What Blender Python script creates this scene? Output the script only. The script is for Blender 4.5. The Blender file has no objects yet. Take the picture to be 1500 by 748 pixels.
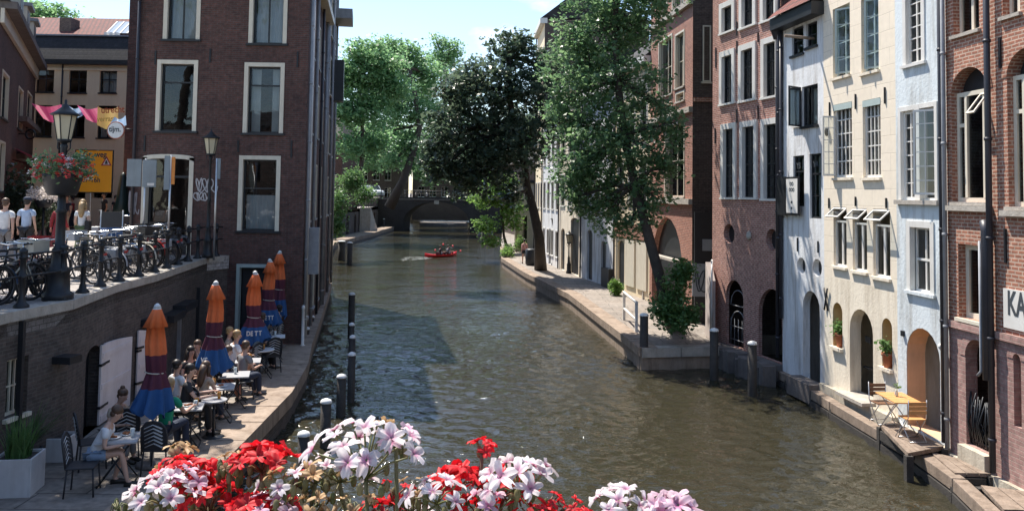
import bpy, bmesh, math, random
import numpy as np
from mathutils import Vector, Matrix, Quaternion
from mathutils.geometry import tessellate_polygon
R = math.radians
random.seed(7); rng = np.random.default_rng(7)
SC = bpy.context.scene
COL = SC.collection
# ------------------------------------------------------------------ camera, sky, sun, exposure
F, PX, PY, EYE = 1250., 750., 219., 5.6
PIT, ROL = R(3.0), 0.015
cam = bpy.data.objects.new('camera', bpy.data.cameras.new('camera')); COL.objects.link(cam); SC.camera = cam
cam.data.sensor_width = 36; cam.data.lens = F/1500*36; cam.data.shift_y = (PY-374)/1500
cam.data.clip_start = .05; cam.data.clip_end = 3000
cam.matrix_world = Matrix.Translation((0, 0, EYE)) @ Matrix.Rotation(R(90)+PIT, 4, 'X') @ Matrix.Rotation(ROL, 4, 'Z')
SUN_AZ, SUN_EL = R(-38), R(60)       # azimuth from +Y, negative is left
SUN = Vector((math.sin(SUN_AZ)*math.cos(SUN_EL), math.cos(SUN_AZ)*math.cos(SUN_EL), math.sin(SUN_EL)))
sl = bpy.data.lights.new('sun', 'SUN'); sl.energy = 5.0; sl.angle = R(.5); sl.color = (1, .93, .83)
so = bpy.data.objects.new('sun', sl); COL.objects.link(so); so.rotation_euler = SUN.to_track_quat('Z', 'Y').to_euler()
world = bpy.data.worlds.new('World'); SC.world = world; world.use_nodes = True
wn, wl = world.node_tree.nodes, world.node_tree.links
sky = wn.new('ShaderNodeTexSky'); sky.sky_type = 'NISHITA'; sky.sun_disc = False
sky.sun_elevation = SUN_EL; sky.sun_rotation = SUN_AZ; sky.air_density = 1.0; sky.dust_density = .4; sky.ozone_density = 1.0
bgn = wn['Background']; bgn.inputs['Strength'].default_value = .13
# a few thin wisps of cloud in the sky
tc = wn.new('ShaderNodeTexCoord'); mp = wn.new('ShaderNodeMapping'); mp.inputs['Scale'].default_value = (3, 3, 7)
nz = wn.new('ShaderNodeTexNoise'); nz.inputs['Scale'].default_value = 2.2; nz.inputs['Detail'].default_value = 7; nz.inputs['Roughness'].default_value = .6
cr = wn.new('ShaderNodeValToRGB'); cr.color_ramp.elements[0].position = .60; cr.color_ramp.elements[1].position = .80
cr.color_ramp.elements[0].color = (0, 0, 0, 1); cr.color_ramp.elements[1].color = (.55, .55, .55, 1)
mx = wn.new('ShaderNodeMixRGB'); mx.inputs[2].default_value = (7.5, 8.0, 8.6, 1)
wl.new(tc.outputs['Generated'], mp.inputs[0]); wl.new(mp.outputs[0], nz.inputs[0]); wl.new(nz.outputs[0], cr.inputs[0])
wl.new(cr.outputs[0], mx.inputs[0]); wl.new(sky.outputs[0], mx.inputs[1]); wl.new(mx.outputs[0], bgn.inputs[0])
SC.view_settings.view_transform = 'Standard'; SC.view_settings.look = 'None'; SC.view_settings.gamma = 1
SC.view_settings.use_curve_mapping = False; SC.view_settings.exposure = 0.80
SC.render.engine = 'CYCLES'; SC.cycles.max_bounces = 8; SC.cycles.transparent_max_bounces = 12
SC.cycles.caustics_reflective = False; SC.cycles.caustics_refractive = False

def ray(px, py):
    x, y = (px-PX)/F, -(py-PY)/F
    c, s = math.cos(ROL), math.sin(ROL)
    x, y = c*x-s*y, s*x+c*y
    cy, sy = math.cos(PIT), math.sin(PIT)
    return Vector((x, -y*sy+cy, y*cy+sy))
def G(px, py, z):                      # point of the photo on a level surface of height z
    r = ray(px, py); return Vector((0, 0, EYE)) + r*((z-EYE)/r.z)
def W(px, py, D):                      # point of the photo at distance D
    r = ray(px, py); return Vector((0, 0, EYE)) + r*(D/r.y)

# ------------------------------------------------------------------ materials
MATS = {}
def M(name, col, rough=.7, var=.25, scale=4., bump=0., bscale=None, metal=0., stain=0., spec=.5, trans=0., em=0.):
    if name in MATS: return MATS[name]
    m = bpy.data.materials.new(name); m.use_nodes = True; MATS[name] = m
    n, l = m.node_tree.nodes, m.node_tree.links
    b = n['Principled BSDF']; b.inputs['Roughness'].default_value = rough; b.inputs['Metallic'].default_value = metal
    b.inputs['Specular IOR Level'].default_value = spec
    t = n.new('ShaderNodeTexCoord')
    a = n.new('ShaderNodeTexNoise'); a.inputs['Scale'].default_value = scale; a.inputs['Detail'].default_value = 6; a.inputs['Roughness'].default_value = .65
    l.new(t.outputs['Object'], a.inputs[0])
    r = n.new('ShaderNodeMapRange'); r.inputs[1].default_value = .25; r.inputs[2].default_value = .75
    r.inputs[3].default_value = 1-var; r.inputs[4].default_value = 1+var; l.new(a.outputs[0], r.inputs[0])
    v = n.new('ShaderNodeVectorMath'); v.operation = 'SCALE'; v.inputs[0].default_value = col; l.new(r.outputs[0], v.inputs['Scale'])
    out = v.outputs[0]
    if stain:
        mp = n.new('ShaderNodeMapping'); mp.inputs['Scale'].default_value = (2.6, 2.6, .35); l.new(t.outputs['Object'], mp.inputs[0])
        s = n.new('ShaderNodeTexNoise'); s.inputs['Scale'].default_value = 1.3; s.inputs['Detail'].default_value = 8; s.inputs['Roughness'].default_value = .7; l.new(mp.outputs[0], s.inputs[0])
        q = n.new('ShaderNodeMapRange'); q.inputs[1].default_value = .46; q.inputs[2].default_value = .74; q.inputs[3].default_value = 0; q.inputs[4].default_value = stain; l.new(s.outputs[0], q.inputs[0])
        k = n.new('ShaderNodeMixRGB'); k.blend_type = 'MULTIPLY'; k.inputs[2].default_value = (.42, .36, .30, 1); l.new(q.outputs[0], k.inputs[0]); l.new(out, k.inputs[1]); out = k.outputs[0]
    l.new(out, b.inputs['Base Color'])
    if bump:
        g = n.new('ShaderNodeTexNoise'); g.inputs['Scale'].default_value = bscale or scale*6; g.inputs['Detail'].default_value = 4; l.new(t.outputs['Object'], g.inputs[0])
        u = n.new('ShaderNodeBump'); u.inputs['Strength'].default_value = bump; u.inputs['Distance'].default_value = .03; l.new(g.outputs[0], u.inputs['Height']); l.new(u.outputs[0], b.inputs['Normal'])
    if em: b.inputs['Emission Color'].default_value = (*col, 1); b.inputs['Emission Strength'].default_value = em
    return m
def BRICK(name, c1, c2, mort, w=.21, h=.066, ms=.011, patch=(.5, .45, .42), pstr=.7, bump=.5, var=.28):
    m = bpy.data.materials.new(name); m.use_nodes = True; MATS[name] = m
    n, l = m.node_tree.nodes, m.node_tree.links; b = n['Principled BSDF']; b.inputs['Roughness'].default_value = .85
    t = n.new('ShaderNodeTexCoord')
    wv = n.new('ShaderNodeTexNoise'); wv.inputs['Scale'].default_value = 2.2; wv.inputs['Detail'].default_value = 3; l.new(t.outputs['UV'], wv.inputs[0])
    wa = n.new('ShaderNodeVectorMath'); wa.operation = 'MULTIPLY_ADD'; wa.inputs[1].default_value = (.03, .03, 0); l.new(wv.outputs['Color'], wa.inputs[0]); l.new(t.outputs['UV'], wa.inputs[2])
    k = n.new('ShaderNodeTexBrick'); l.new(wa.outputs[0], k.inputs[0]); k.inputs['Scale'].default_value = 1
    k.inputs['Color1'].default_value = (*c1, 1); k.inputs['Color2'].default_value = (*c2, 1); k.inputs['Mortar'].default_value = (*mort, 1)
    k.inputs['Mortar Size'].default_value = ms; k.inputs['Mortar Smooth'].default_value = .3; k.inputs['Brick Width'].default_value = w; k.inputs['Row Height'].default_value = h; k.inputs['Bias'].default_value = -.1
    a = n.new('ShaderNodeTexNoise'); a.inputs['Scale'].default_value = .55; a.inputs['Detail'].default_value = 9; a.inputs['Roughness'].default_value = .68; l.new(t.outputs['UV'], a.inputs[0])
    r = n.new('ShaderNodeMapRange'); r.inputs[1].default_value = .42; r.inputs[2].default_value = .66; r.inputs[3].default_value = 0; r.inputs[4].default_value = pstr; l.new(a.outputs[0], r.inputs[0])
    x = n.new('ShaderNodeMixRGB'); x.blend_type = 'MULTIPLY'; x.inputs[2].default_value = (*patch, 1); l.new(r.outputs[0], x.inputs[0]); l.new(k.outputs[0], x.inputs[1])
    a2 = n.new('ShaderNodeTexNoise'); a2.inputs['Scale'].default_value = 7; a2.inputs['Detail'].default_value = 5; l.new(t.outputs['UV'], a2.inputs[0])
    r2 = n.new('ShaderNodeMapRange'); r2.inputs[1].default_value = .3; r2.inputs[2].default_value = .7; r2.inputs[3].default_value = 1-var; r2.inputs[4].default_value = 1+var; l.new(a2.outputs[0], r2.inputs[0])
    v = n.new('ShaderNodeVectorMath'); v.operation = 'SCALE'; l.new(x.outputs[0], v.inputs[0]); l.new(r2.outputs[0], v.inputs['Scale'])
    l.new(v.outputs[0], b.inputs['Base Color'])
    u = n.new('ShaderNodeBump'); u.inputs['Strength'].default_value = bump; u.inputs['Distance'].default_value = .012; u.invert = True; l.new(k.outputs['Fac'], u.inputs['Height']); l.new(u.outputs[0], b.inputs['Normal'])
    return m
def LEAF(name, c1, c2, tr=.45, rough=.55):
    m = bpy.data.materials.new(name); m.use_nodes = True; MATS[name] = m
    n, l = m.node_tree.nodes, m.node_tree.links; n.remove(n['Principled BSDF']); o = n['Material Output']
    g = n.new('ShaderNodeNewGeometry'); x = n.new('ShaderNodeMixRGB'); l.new(g.outputs['Random Per Island'], x.inputs[0]); x.inputs[1].default_value = (*c1, 1); x.inputs[2].default_value = (*c2, 1)
    b = n.new('ShaderNodeBsdfPrincipled'); b.inputs['Roughness'].default_value = rough; l.new(x.outputs[0], b.inputs['Base Color'])
    t = n.new('ShaderNodeBsdfTranslucent'); hs = n.new('ShaderNodeHueSaturation'); hs.inputs['Value'].default_value = 1.5; hs.inputs['Hue'].default_value = .485
    l.new(x.outputs[0], hs.inputs['Color']); l.new(hs.outputs[0], t.inputs[0])
    s = n.new('ShaderNodeMixShader'); s.inputs[0].default_value = tr; l.new(b.outputs[0], s.inputs[1]); l.new(t.outputs[0], s.inputs[2]); l.new(s.outputs[0], o.inputs[0])
    return m
def GLASS(name='window_glass', tint=(.75, .8, .82), refl=.02):
    if name in MATS: return MATS[name]
    m = bpy.data.materials.new(name); m.use_nodes = True; MATS[name] = m
    n, l = m.node_tree.nodes, m.node_tree.links; n.remove(n['Principled BSDF']); o = n['Material Output']
    t = n.new('ShaderNodeBsdfTransparent'); t.inputs[0].default_value = (*tint, 1)
    g = n.new('ShaderNodeBsdfGlossy'); g.inputs['Roughness'].default_value = .03; g.inputs[0].default_value = (.9, .95, 1, 1)
    f = n.new('ShaderNodeFresnel'); f.inputs[0].default_value = 1.5
    a = n.new('ShaderNodeMath'); a.operation = 'ADD'; a.use_clamp = True; a.inputs[1].default_value = refl; l.new(f.outputs[0], a.inputs[0])
    tc = n.new('ShaderNodeTexCoord'); q = n.new('ShaderNodeTexNoise'); q.inputs['Scale'].default_value = 1.7; l.new(tc.outputs['Object'], q.inputs[0])
    u = n.new('ShaderNodeBump'); u.inputs['Strength'].default_value = .25; u.inputs['Distance'].default_value = .02; l.new(q.outputs[0], u.inputs['Height']); l.new(u.outputs[0], g.inputs['Normal'])
    s = n.new('ShaderNodeMixShader'); l.new(a.outputs[0], s.inputs[0]); l.new(t.outputs[0], s.inputs[1]); l.new(g.outputs[0], s.inputs[2]); l.new(s.outputs[0], o.inputs[0])
    return m
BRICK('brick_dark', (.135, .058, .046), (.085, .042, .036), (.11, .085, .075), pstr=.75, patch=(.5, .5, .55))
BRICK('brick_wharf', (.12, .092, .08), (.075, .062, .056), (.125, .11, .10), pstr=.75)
BRICK('brick_brown', (.42, .185, .14), (.31, .12, .095), (.52, .42, .36), pstr=.45, patch=(.55, .45, .45))
BRICK('brick_bridge_shaded', (.05, .044, .042), (.038, .034, .033), (.05, .046, .044))  # bridge brick, darkened so the overhanging tree's shade sits in the colour
BRICK('brick_red', (.38, .155, .095), (.29, .11, .07), (.50, .37, .29), w=.2, h=.075, ms=.015, pstr=.35, patch=(.6, .5, .45))
BRICK('brick_pink', (.42, .25, .22), (.34, .19, .17), (.45, .33, .28), w=.22, h=.085, ms=.01, pstr=.4, bump=1.)
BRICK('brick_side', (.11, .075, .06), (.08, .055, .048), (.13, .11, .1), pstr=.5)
BRICK('brick_gothic', (.36, .13, .085), (.28, .10, .07), (.42, .32, .26), pstr=.35)
BRICK('ashlar_cream', (.85, .75, .61), (.82, .72, .58), (.66, .58, .47), w=.85, h=.42, ms=.009, pstr=.10, patch=(.85, .8, .72), bump=.4, var=.04)
BRICK('paving', (.44, .40, .38), (.38, .35, .33), (.22, .2, .18), w=.2, h=.1, ms=.01, pstr=.4)
BRICK('slabs', (.30, .26, .225), (.235, .21, .185), (.09, .08, .07), w=1.5, h=.7, ms=.014, pstr=.6, patch=(.6, .55, .5))
BRICK('roof_tiles', (.035, .033, .036), (.022, .022, .025), (.02, .02, .02), w=.25, h=.3, ms=.02, pstr=.4)
BRICK('roof_red', (.20, .045, .032), (.14, .035, .025), (.06, .02, .02), w=.28, h=.38, ms=.05, pstr=.4)
PLASTER = M('plaster_white', (.77, .78, .79), .85, .08, 1.6, .3, 14, stain=.9)
M('plaster_cream', (.84, .75, .61), .85, .06, 1.2, .25, 14, stain=.6)
M('plaster_blue', (.68, .735, .76), .85, .06, 1.3, .3, 14, stain=.8)
M('plaster_pink', (.55, .48, .44), .85, .08, 1.2, .12, 30, stain=.4)
M('plaster_tan', (.82, .69, .49), .9, .06, .8, .1, 30, stain=.15)
M('paint_white', (.74, .72, .68), .5, .08, 3, stain=.25)
M('paint_cream', (.72, .66, .54), .5, .08, 3, stain=.25)
M('paint_sage', (.42, .50, .48), .6, .08, 3)
M('paint_black', (.018, .02, .024), .45, .2, 3)
M('paint_dgreen', (.012, .03, .028), .4, .2, 3)
M('paint_grey', (.30, .32, .34), .6, .1, 3)
M('paint_pink', (.74, .68, .68), .6, .08, 3, stain=.3)
M('stone', (.44, .40, .35), .85, .25, 3, .3, 25, stain=.5)
M('stone_dark', (.16, .14, .13), .9, .3, 3, .4, 20, stain=.6)
M('stone_quay', (.31, .24, .185), .9, .3, 2.2, .5, 14, stain=.9)
M('plinth', (.50, .45, .36), .9, .2, 3, .3, 20, stain=.8)
M('timber', (.26, .20, .155), .85, .35, 5, .4, 30, stain=.8)
M('timber_pile', (.045, .04, .036), .8, .4, 6, .5, 25)
M('cap_white', (.72, .72, .70), .6, .15, 12)
M('niche_gold', (.66, .45, .22), .9, .1, 2, stain=.3); M('niche_ochre', (.72, .47, .30), .9, .1, 2, stain=.3)
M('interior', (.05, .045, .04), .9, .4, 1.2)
M('curtain', (.72, .72, .70), .9, .15, 2)
M('iron', (.02, .022, .026), .45, .3, 8, metal=.2)
M('zinc', (.30, .31, .33), .55, .2, 5, stain=.5)
M('pipe_dark', (.035, .035, .045), .45, .2, 4)
M('steel', (.62, .62, .62), .35, .15, 6, metal=.8)
GL = GLASS()

# ------------------------------------------------------------------ mesh builder
def nrm(v): return v.normalized()
class MB:
    def __init__(s): s.v, s.f, s.uv, s.mi, s.sm = [], [], {}, {}, set()
    def quad(s, pts, uv=None, mi=0, smooth=False):
        i = len(s.v); s.v += [Vector(p) for p in pts]; k = len(s.f); s.f.append(list(range(i, i+len(pts))))
        if uv: s.uv[k] = uv
        if mi: s.mi[k] = mi
        if smooth: s.sm.add(k)
        return s
    def hexa(s, p, mi=0):               # p: 4 bottom points ccw, 4 top points
        i = len(s.v); s.v += [Vector(q) for q in p]
        for f in ((3, 2, 1, 0), (4, 5, 6, 7), (0, 1, 5, 4), (1, 2, 6, 5), (2, 3, 7, 6), (3, 0, 4, 7)):
            k = len(s.f); s.f.append([i+j for j in f]); 
            if mi: s.mi[k] = mi
            P = [s.v[i+j] for j in f]
            nn = (P[1]-P[0]).cross(P[2]-P[0])
            if nn.length > 0:
                nn.normalize(); ax = Vector((1, 0, 0)) if abs(nn.z) > .9 else Vector((-nn.y, nn.x, 0)).normalized(); ay = nn.cross(ax)
                s.uv[k] = [(q.dot(ax), q.z if abs(nn.z) < .5 else q.dot(ay)) for q in P]
        return s
    def box(s, c, sz, rz=0, mi=0, tilt=None):
        c = Vector(c); x, y, z = [a/2 for a in sz]; m = Matrix.Rotation(rz, 3, 'Z')
        if tilt: m = m @ Matrix.Rotation(tilt[0], 3, tilt[1])
        return s.hexa([c + m @ Vector(q) for q in ((-x, -y, -z), (x, -y, -z), (x, y, -z), (-x, y, -z), (-x, -y, z), (x, -y, z), (x, y, z), (-x, y, z))], mi)
    def bf(s, fc, u0, u1, z0, z1, d0, d1, mi=0):       # box on a facade
        p = fc.p
        return s.hexa([p(u0, z0, d1), p(u1, z0, d1), p(u1, z0, d0), p(u0, z0, d0), p(u0, z1, d1), p(u1, z1, d1), p(u1, z1, d0), p(u0, z1, d0)], mi)
    def tube(s, pts, r, n=6, mi=0, caps=True, smooth=True):
        pts = [Vector(p) for p in pts]; m = len(pts); rr = r if isinstance(r, (list, tuple)) else [r]*m
        t0 = (pts[1]-pts[0]).normalized(); ref = Vector((0, 0, 1)) if abs(t0.z) < .9 else Vector((1, 0, 0)); base = len(s.v); ax = t0.cross(ref).normalized()
        for i in range(m):
            t = (pts[min(i+1, m-1)]-pts[max(i-1, 0)]); t = t.normalized() if t.length > 1e-9 else t0
            ax = (ax - t*ax.dot(t)); ax = ax.normalized() if ax.length > 1e-6 else t.cross(ref).normalized(); ay = t.cross(ax)
            for k in range(n):
                a = 2*math.pi*k/n; s.v.append(pts[i] + (ax*math.cos(a)+ay*math.sin(a))*rr[i])
        for i in range(m-1):
            for k in range(n):
                q = len(s.f); s.f.append([base+i*n+k, base+i*n+(k+1) % n, base+(i+1)*n+(k+1) % n, base+(i+1)*n+k])
                if mi: s.mi[q] = mi
                if smooth: s.sm.add(q)
        if caps:
            for st in ([base+k for k in reversed(range(n))], [base+(m-1)*n+k for k in range(n)]):
                q = len(s.f); s.f.append(st)
                if mi: s.mi[q] = mi
        return s
    def lathe(s, c, prof, n=12, mi=0, ax=None, smooth=True, sy=1.):
        c = Vector(c); base = len(s.v); m = len(prof)
        q_ = Vector((0, 0, 1)).rotation_difference(Vector(ax)).to_matrix() if ax is not None else Matrix.Identity(3)
        for r, z in prof:
            for k in range(n):
                a = 2*math.pi*k/n; s.v.append(c + q_ @ Vector((r*math.cos(a), r*math.sin(a)*sy, z)))
        for i in range(m-1):
            for k in range(n):
                q = len(s.f); s.f.append([base+i*n+k, base+i*n+(k+1) % n, base+(i+1)*n+(k+1) % n, base+(i+1)*n+k])
                if mi: s.mi[q] = mi
                if smooth: s.sm.add(q)
        for st in ([base+k for k in reversed(range(n))], [base+(m-1)*n+k for k in range(n)]):
            q = len(s.f); s.f.append(st)
            if mi: s.mi[q] = mi
        return s
    def ball(s, c, r, n=10, mi=0, sc=(1, 1, 1), m=None):
        c = Vector(c); base = len(s.v); h = max(4, n//2+1); mm = m or Matrix.Identity(3)
        for i in range(h+1):
            th = math.pi*i/h
            for k in range(n):
                a = 2*math.pi*k/n
                s.v.append(c + mm @ Vector((r*sc[0]*math.sin(th)*math.cos(a), r*sc[1]*math.sin(th)*math.sin(a), -r*sc[2]*math.cos(th))))
        for i in range(h):
            for k in range(n):
                q = len(s.f); s.f.append([base+i*n+k, base+i*n+(k+1) % n, base+(i+1)*n+(k+1) % n, base+(i+1)*n+k]); s.sm.add(q)
                if mi: s.mi[q] = mi
        return s
    def torus(s, c, Rr, r, ax=(0, 1, 0), n=24, k=6, a0=0, a1=2*math.pi, mi=0):
        q_ = Vector((0, 0, 1)).rotation_difference(Vector(ax)).to_matrix(); full = abs(a1-a0-2*math.pi) < 1e-6
        pts = [Vector(c)+q_ @ Vector((Rr*math.cos(a0+(a1-a0)*i/n), Rr*math.sin(a0+(a1-a0)*i/n), 0)) for i in range(n+1)]
        return s.tube(pts, r, k, mi, caps=not full)
    def prism(s, poly, z0, z1, mi=0, side_mi=None, uvtop=True):   # poly: xy loop (ccw), flat top and bottom
        n = len(poly); tri = tessellate_polygon([[Vector((x, y, 0)) for x, y in poly]])
        for zz, fl in ((z1, 0), (z0, 1)):
            for t in tri:
                P = [Vector((poly[i][0], poly[i][1], zz)) for i in t]
                up = (P[1]-P[0]).cross(P[2]-P[0]).z > 0
                if up == bool(fl): P.reverse()
                s.quad(P, [(q.x, q.y) for q in P], mi)
        acc = 0
        area = sum(poly[i][0]*poly[(i+1) % n][1]-poly[(i+1) % n][0]*poly[i][1] for i in range(n))
        for i in range(n):
            a, b = poly[i], poly[(i+1) % n]; L = math.hypot(b[0]-a[0], b[1]-a[1])
            P = [(a[0], a[1], z0), (b[0], b[1], z0), (b[0], b[1], z1), (a[0], a[1], z1)]; U = [(acc, z0), (acc+L, z0), (acc+L, z1), (acc, z1)]
            if area < 0: P.reverse(); U.reverse()
            s.quad(P, U, side_mi if side_mi is not None else mi); acc += L
        return s
    def build(s, name, mat, parent=None, world=True, kind=None, bev=0):
        me = bpy.data.meshes.new(name); off = parent_loc(parent) if (world and parent) else Vector()
        me.from_pydata([tuple(v-off) for v in s.v], [], s.f)
        mats = mat if isinstance(mat, (list, tuple)) else [mat]
        for m in mats: me.materials.append(MATS[m] if isinstance(m, str) else m)
        if s.mi:
            for k, i in s.mi.items(): me.polygons[k].material_index = i
        for k in s.sm: me.polygons[k].use_smooth = True
        if s.uv:
            uvl = me.uv_layers.new(name='uv').data
            for k, U in s.uv.items():
                for j, li in enumerate(me.polygons[k].loop_indices): uvl[li].uv = U[j]
        me.update(); o = bpy.data.objects.new(name, me); COL.objects.link(o)
        if parent: o.parent = parent
        if kind: o['kind'] = kind
        if bev:
            b = o.modifiers.new('bevel', 'BEVEL'); b.width = bev; b.segments = 2; b.limit_method = 'ANGLE'
        return o
def parent_loc(p):
    v = Vector()
    while p is not None: v += Vector(p.location); p = p.parent
    return v
def tag(o, label, cat, group=None, kind=None):
    o['label'] = label; o['category'] = cat
    if group: o['group'] = group
    if kind: o['kind'] = kind
    return o
def thing(name, label, cat, loc=(0, 0, 0), rz=0, group=None):
    o = bpy.data.objects.new(name, None); COL.objects.link(o); o.location = loc; o.rotation_euler = (0, 0, rz); o.empty_display_size = .1
    return tag(o, label, cat, group)
def children(o): return [c for c in bpy.data.objects if c.parent == o]
def dup(root, loc, rz, label, group=None, scale=None, swap=None):
    def cp(o, par):
        c = o.copy(); COL.objects.link(c)
        if par: c.parent = par
        if swap and c.type == 'MESH':
            for i, sl_ in enumerate(c.material_slots):
                nm = sl_.material.name if sl_.material else ''
                if nm in swap: sl_.link = 'OBJECT'; sl_.material = MATS[swap[nm]]
        for ch in KIDS[o]: cp(ch, c)
        return c
    global KIDS
    if root not in KIDS: index(root)
    r = cp(root, None); r.location = loc; r.rotation_euler = (0, 0, rz); r['label'] = label
    if group: r['group'] = group
    if scale: r.scale = (scale,)*3
    return r
KIDS = {}
def index(o):
    KIDS[o] = children(o)
    for c in KIDS[o]: index(c)
def inst_mesh(name, me, parent):
    o = bpy.data.objects.new(name, me); COL.objects.link(o); o.parent = parent; return o

class Fac:
    """vertical facade from A to B (left to right as seen from outside)"""
    def __init__(s, A, B):
        s.A, s.B = Vector((A[0], A[1], 0)), Vector((B[0], B[1], 0)); s.d = (s.B-s.A).normalized(); s.L = (s.B-s.A).length; s.n = Vector((s.d.y, -s.d.x, 0))
    def p(s, u, z, d=0): return s.A + s.d*u + s.n*d + Vector((0, 0, z))
    def px(s, x, y):
        r = ray(x, y); o = Vector((0, 0, EYE)); t = (s.A-o).dot(s.n)/r.dot(s.n); q = o+r*t; return ((q-s.A).dot(s.d), q.z)
    def rect(s, x0, y0, x1, y1):
        xc = (x0+x1)/2; yc = (y0+y1)/2
        return (s.px(x0, yc)[0], s.px(xc, y1)[1], s.px(x1, yc)[0], s.px(xc, y0)[1])
def rectp(r): return [(r[0], r[1]), (r[2], r[1]), (r[2], r[3]), (r[0], r[3])]
def archp(r, rise=None, n=10):
    u0, z0, u1, z1 = r; w = (u1-u0)/2; h = rise if rise else min(w, z1-z0); c = (u0+u1)/2
    return [(u0, z0), (u1, z0)] + [(c+w*math.cos(math.pi*i/n), z1-h+h*math.sin(math.pi*i/n)) for i in range(n+1)]
def ovalp(r, n=16):
    u0, z0, u1, z1 = r
    return [((u0+u1)/2+(u1-u0)/2*math.cos(2*math.pi*i/n), (z0+z1)/2+(z1-z0)/2*math.sin(2*math.pi*i/n)) for i in range(n)]
def wall_face(mb, fc, u0, u1, z0, z1, holes, depth=.22, mi=0, rmi=0, top=None):
    outer = [(u0, z0), (u1, z0)] + (top if top else [(u1, z1), (u0, z1)])
    loops = [outer]+[h[0] if isinstance(h, tuple) else h for h in holes]; deps = [h[1] if isinstance(h, tuple) else depth for h in holes]
    flat = [q for l in loops for q in l]
    for t in tessellate_polygon([[Vector((a, b, 0)) for a, b in l] for l in loops]):
        Q = [flat[i] for i in t]
        if (Q[1][0]-Q[0][0])*(Q[2][1]-Q[0][1])-(Q[1][1]-Q[0][1])*(Q[2][0]-Q[0][0]) < 0: Q.reverse()
        mb.quad([fc.p(a, b) for a, b in Q], Q, mi)
    for l, dp in zip(loops[1:], deps):
        n = len(l); acc = 0
        for i in range(n):
            a, b = l[i], l[(i+1) % n]; L = math.hypot(b[0]-a[0], b[1]-a[1])
            mb.quad([fc.p(a[0], a[1]), fc.p(a[0], a[1], -dp), fc.p(b[0], b[1], -dp), fc.p(b[0], b[1])][::-1], [(0, acc), (dp, acc), (dp, acc+L), (0, acc+L)][::-1], rmi); acc += L
def body(mb, fc, u0, u1, z0, z1, depth, mi=0, roof_mi=0, eps=.004):
    a, b = u0+eps, u1-eps; P = fc.p
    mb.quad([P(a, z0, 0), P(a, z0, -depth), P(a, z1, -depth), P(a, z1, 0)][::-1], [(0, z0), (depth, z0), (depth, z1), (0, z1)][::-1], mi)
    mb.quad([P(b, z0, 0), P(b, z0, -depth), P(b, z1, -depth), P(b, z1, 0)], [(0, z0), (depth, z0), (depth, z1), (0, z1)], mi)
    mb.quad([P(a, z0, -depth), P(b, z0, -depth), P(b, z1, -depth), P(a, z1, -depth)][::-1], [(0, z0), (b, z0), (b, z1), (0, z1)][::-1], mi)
    mb.quad([P(a, z1, 0), P(b, z1, 0), P(b, z1, -depth), P(a, z1, -depth)], [(0, 0), (b, 0), (b, depth), (0, depth)], roof_mi)
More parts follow.
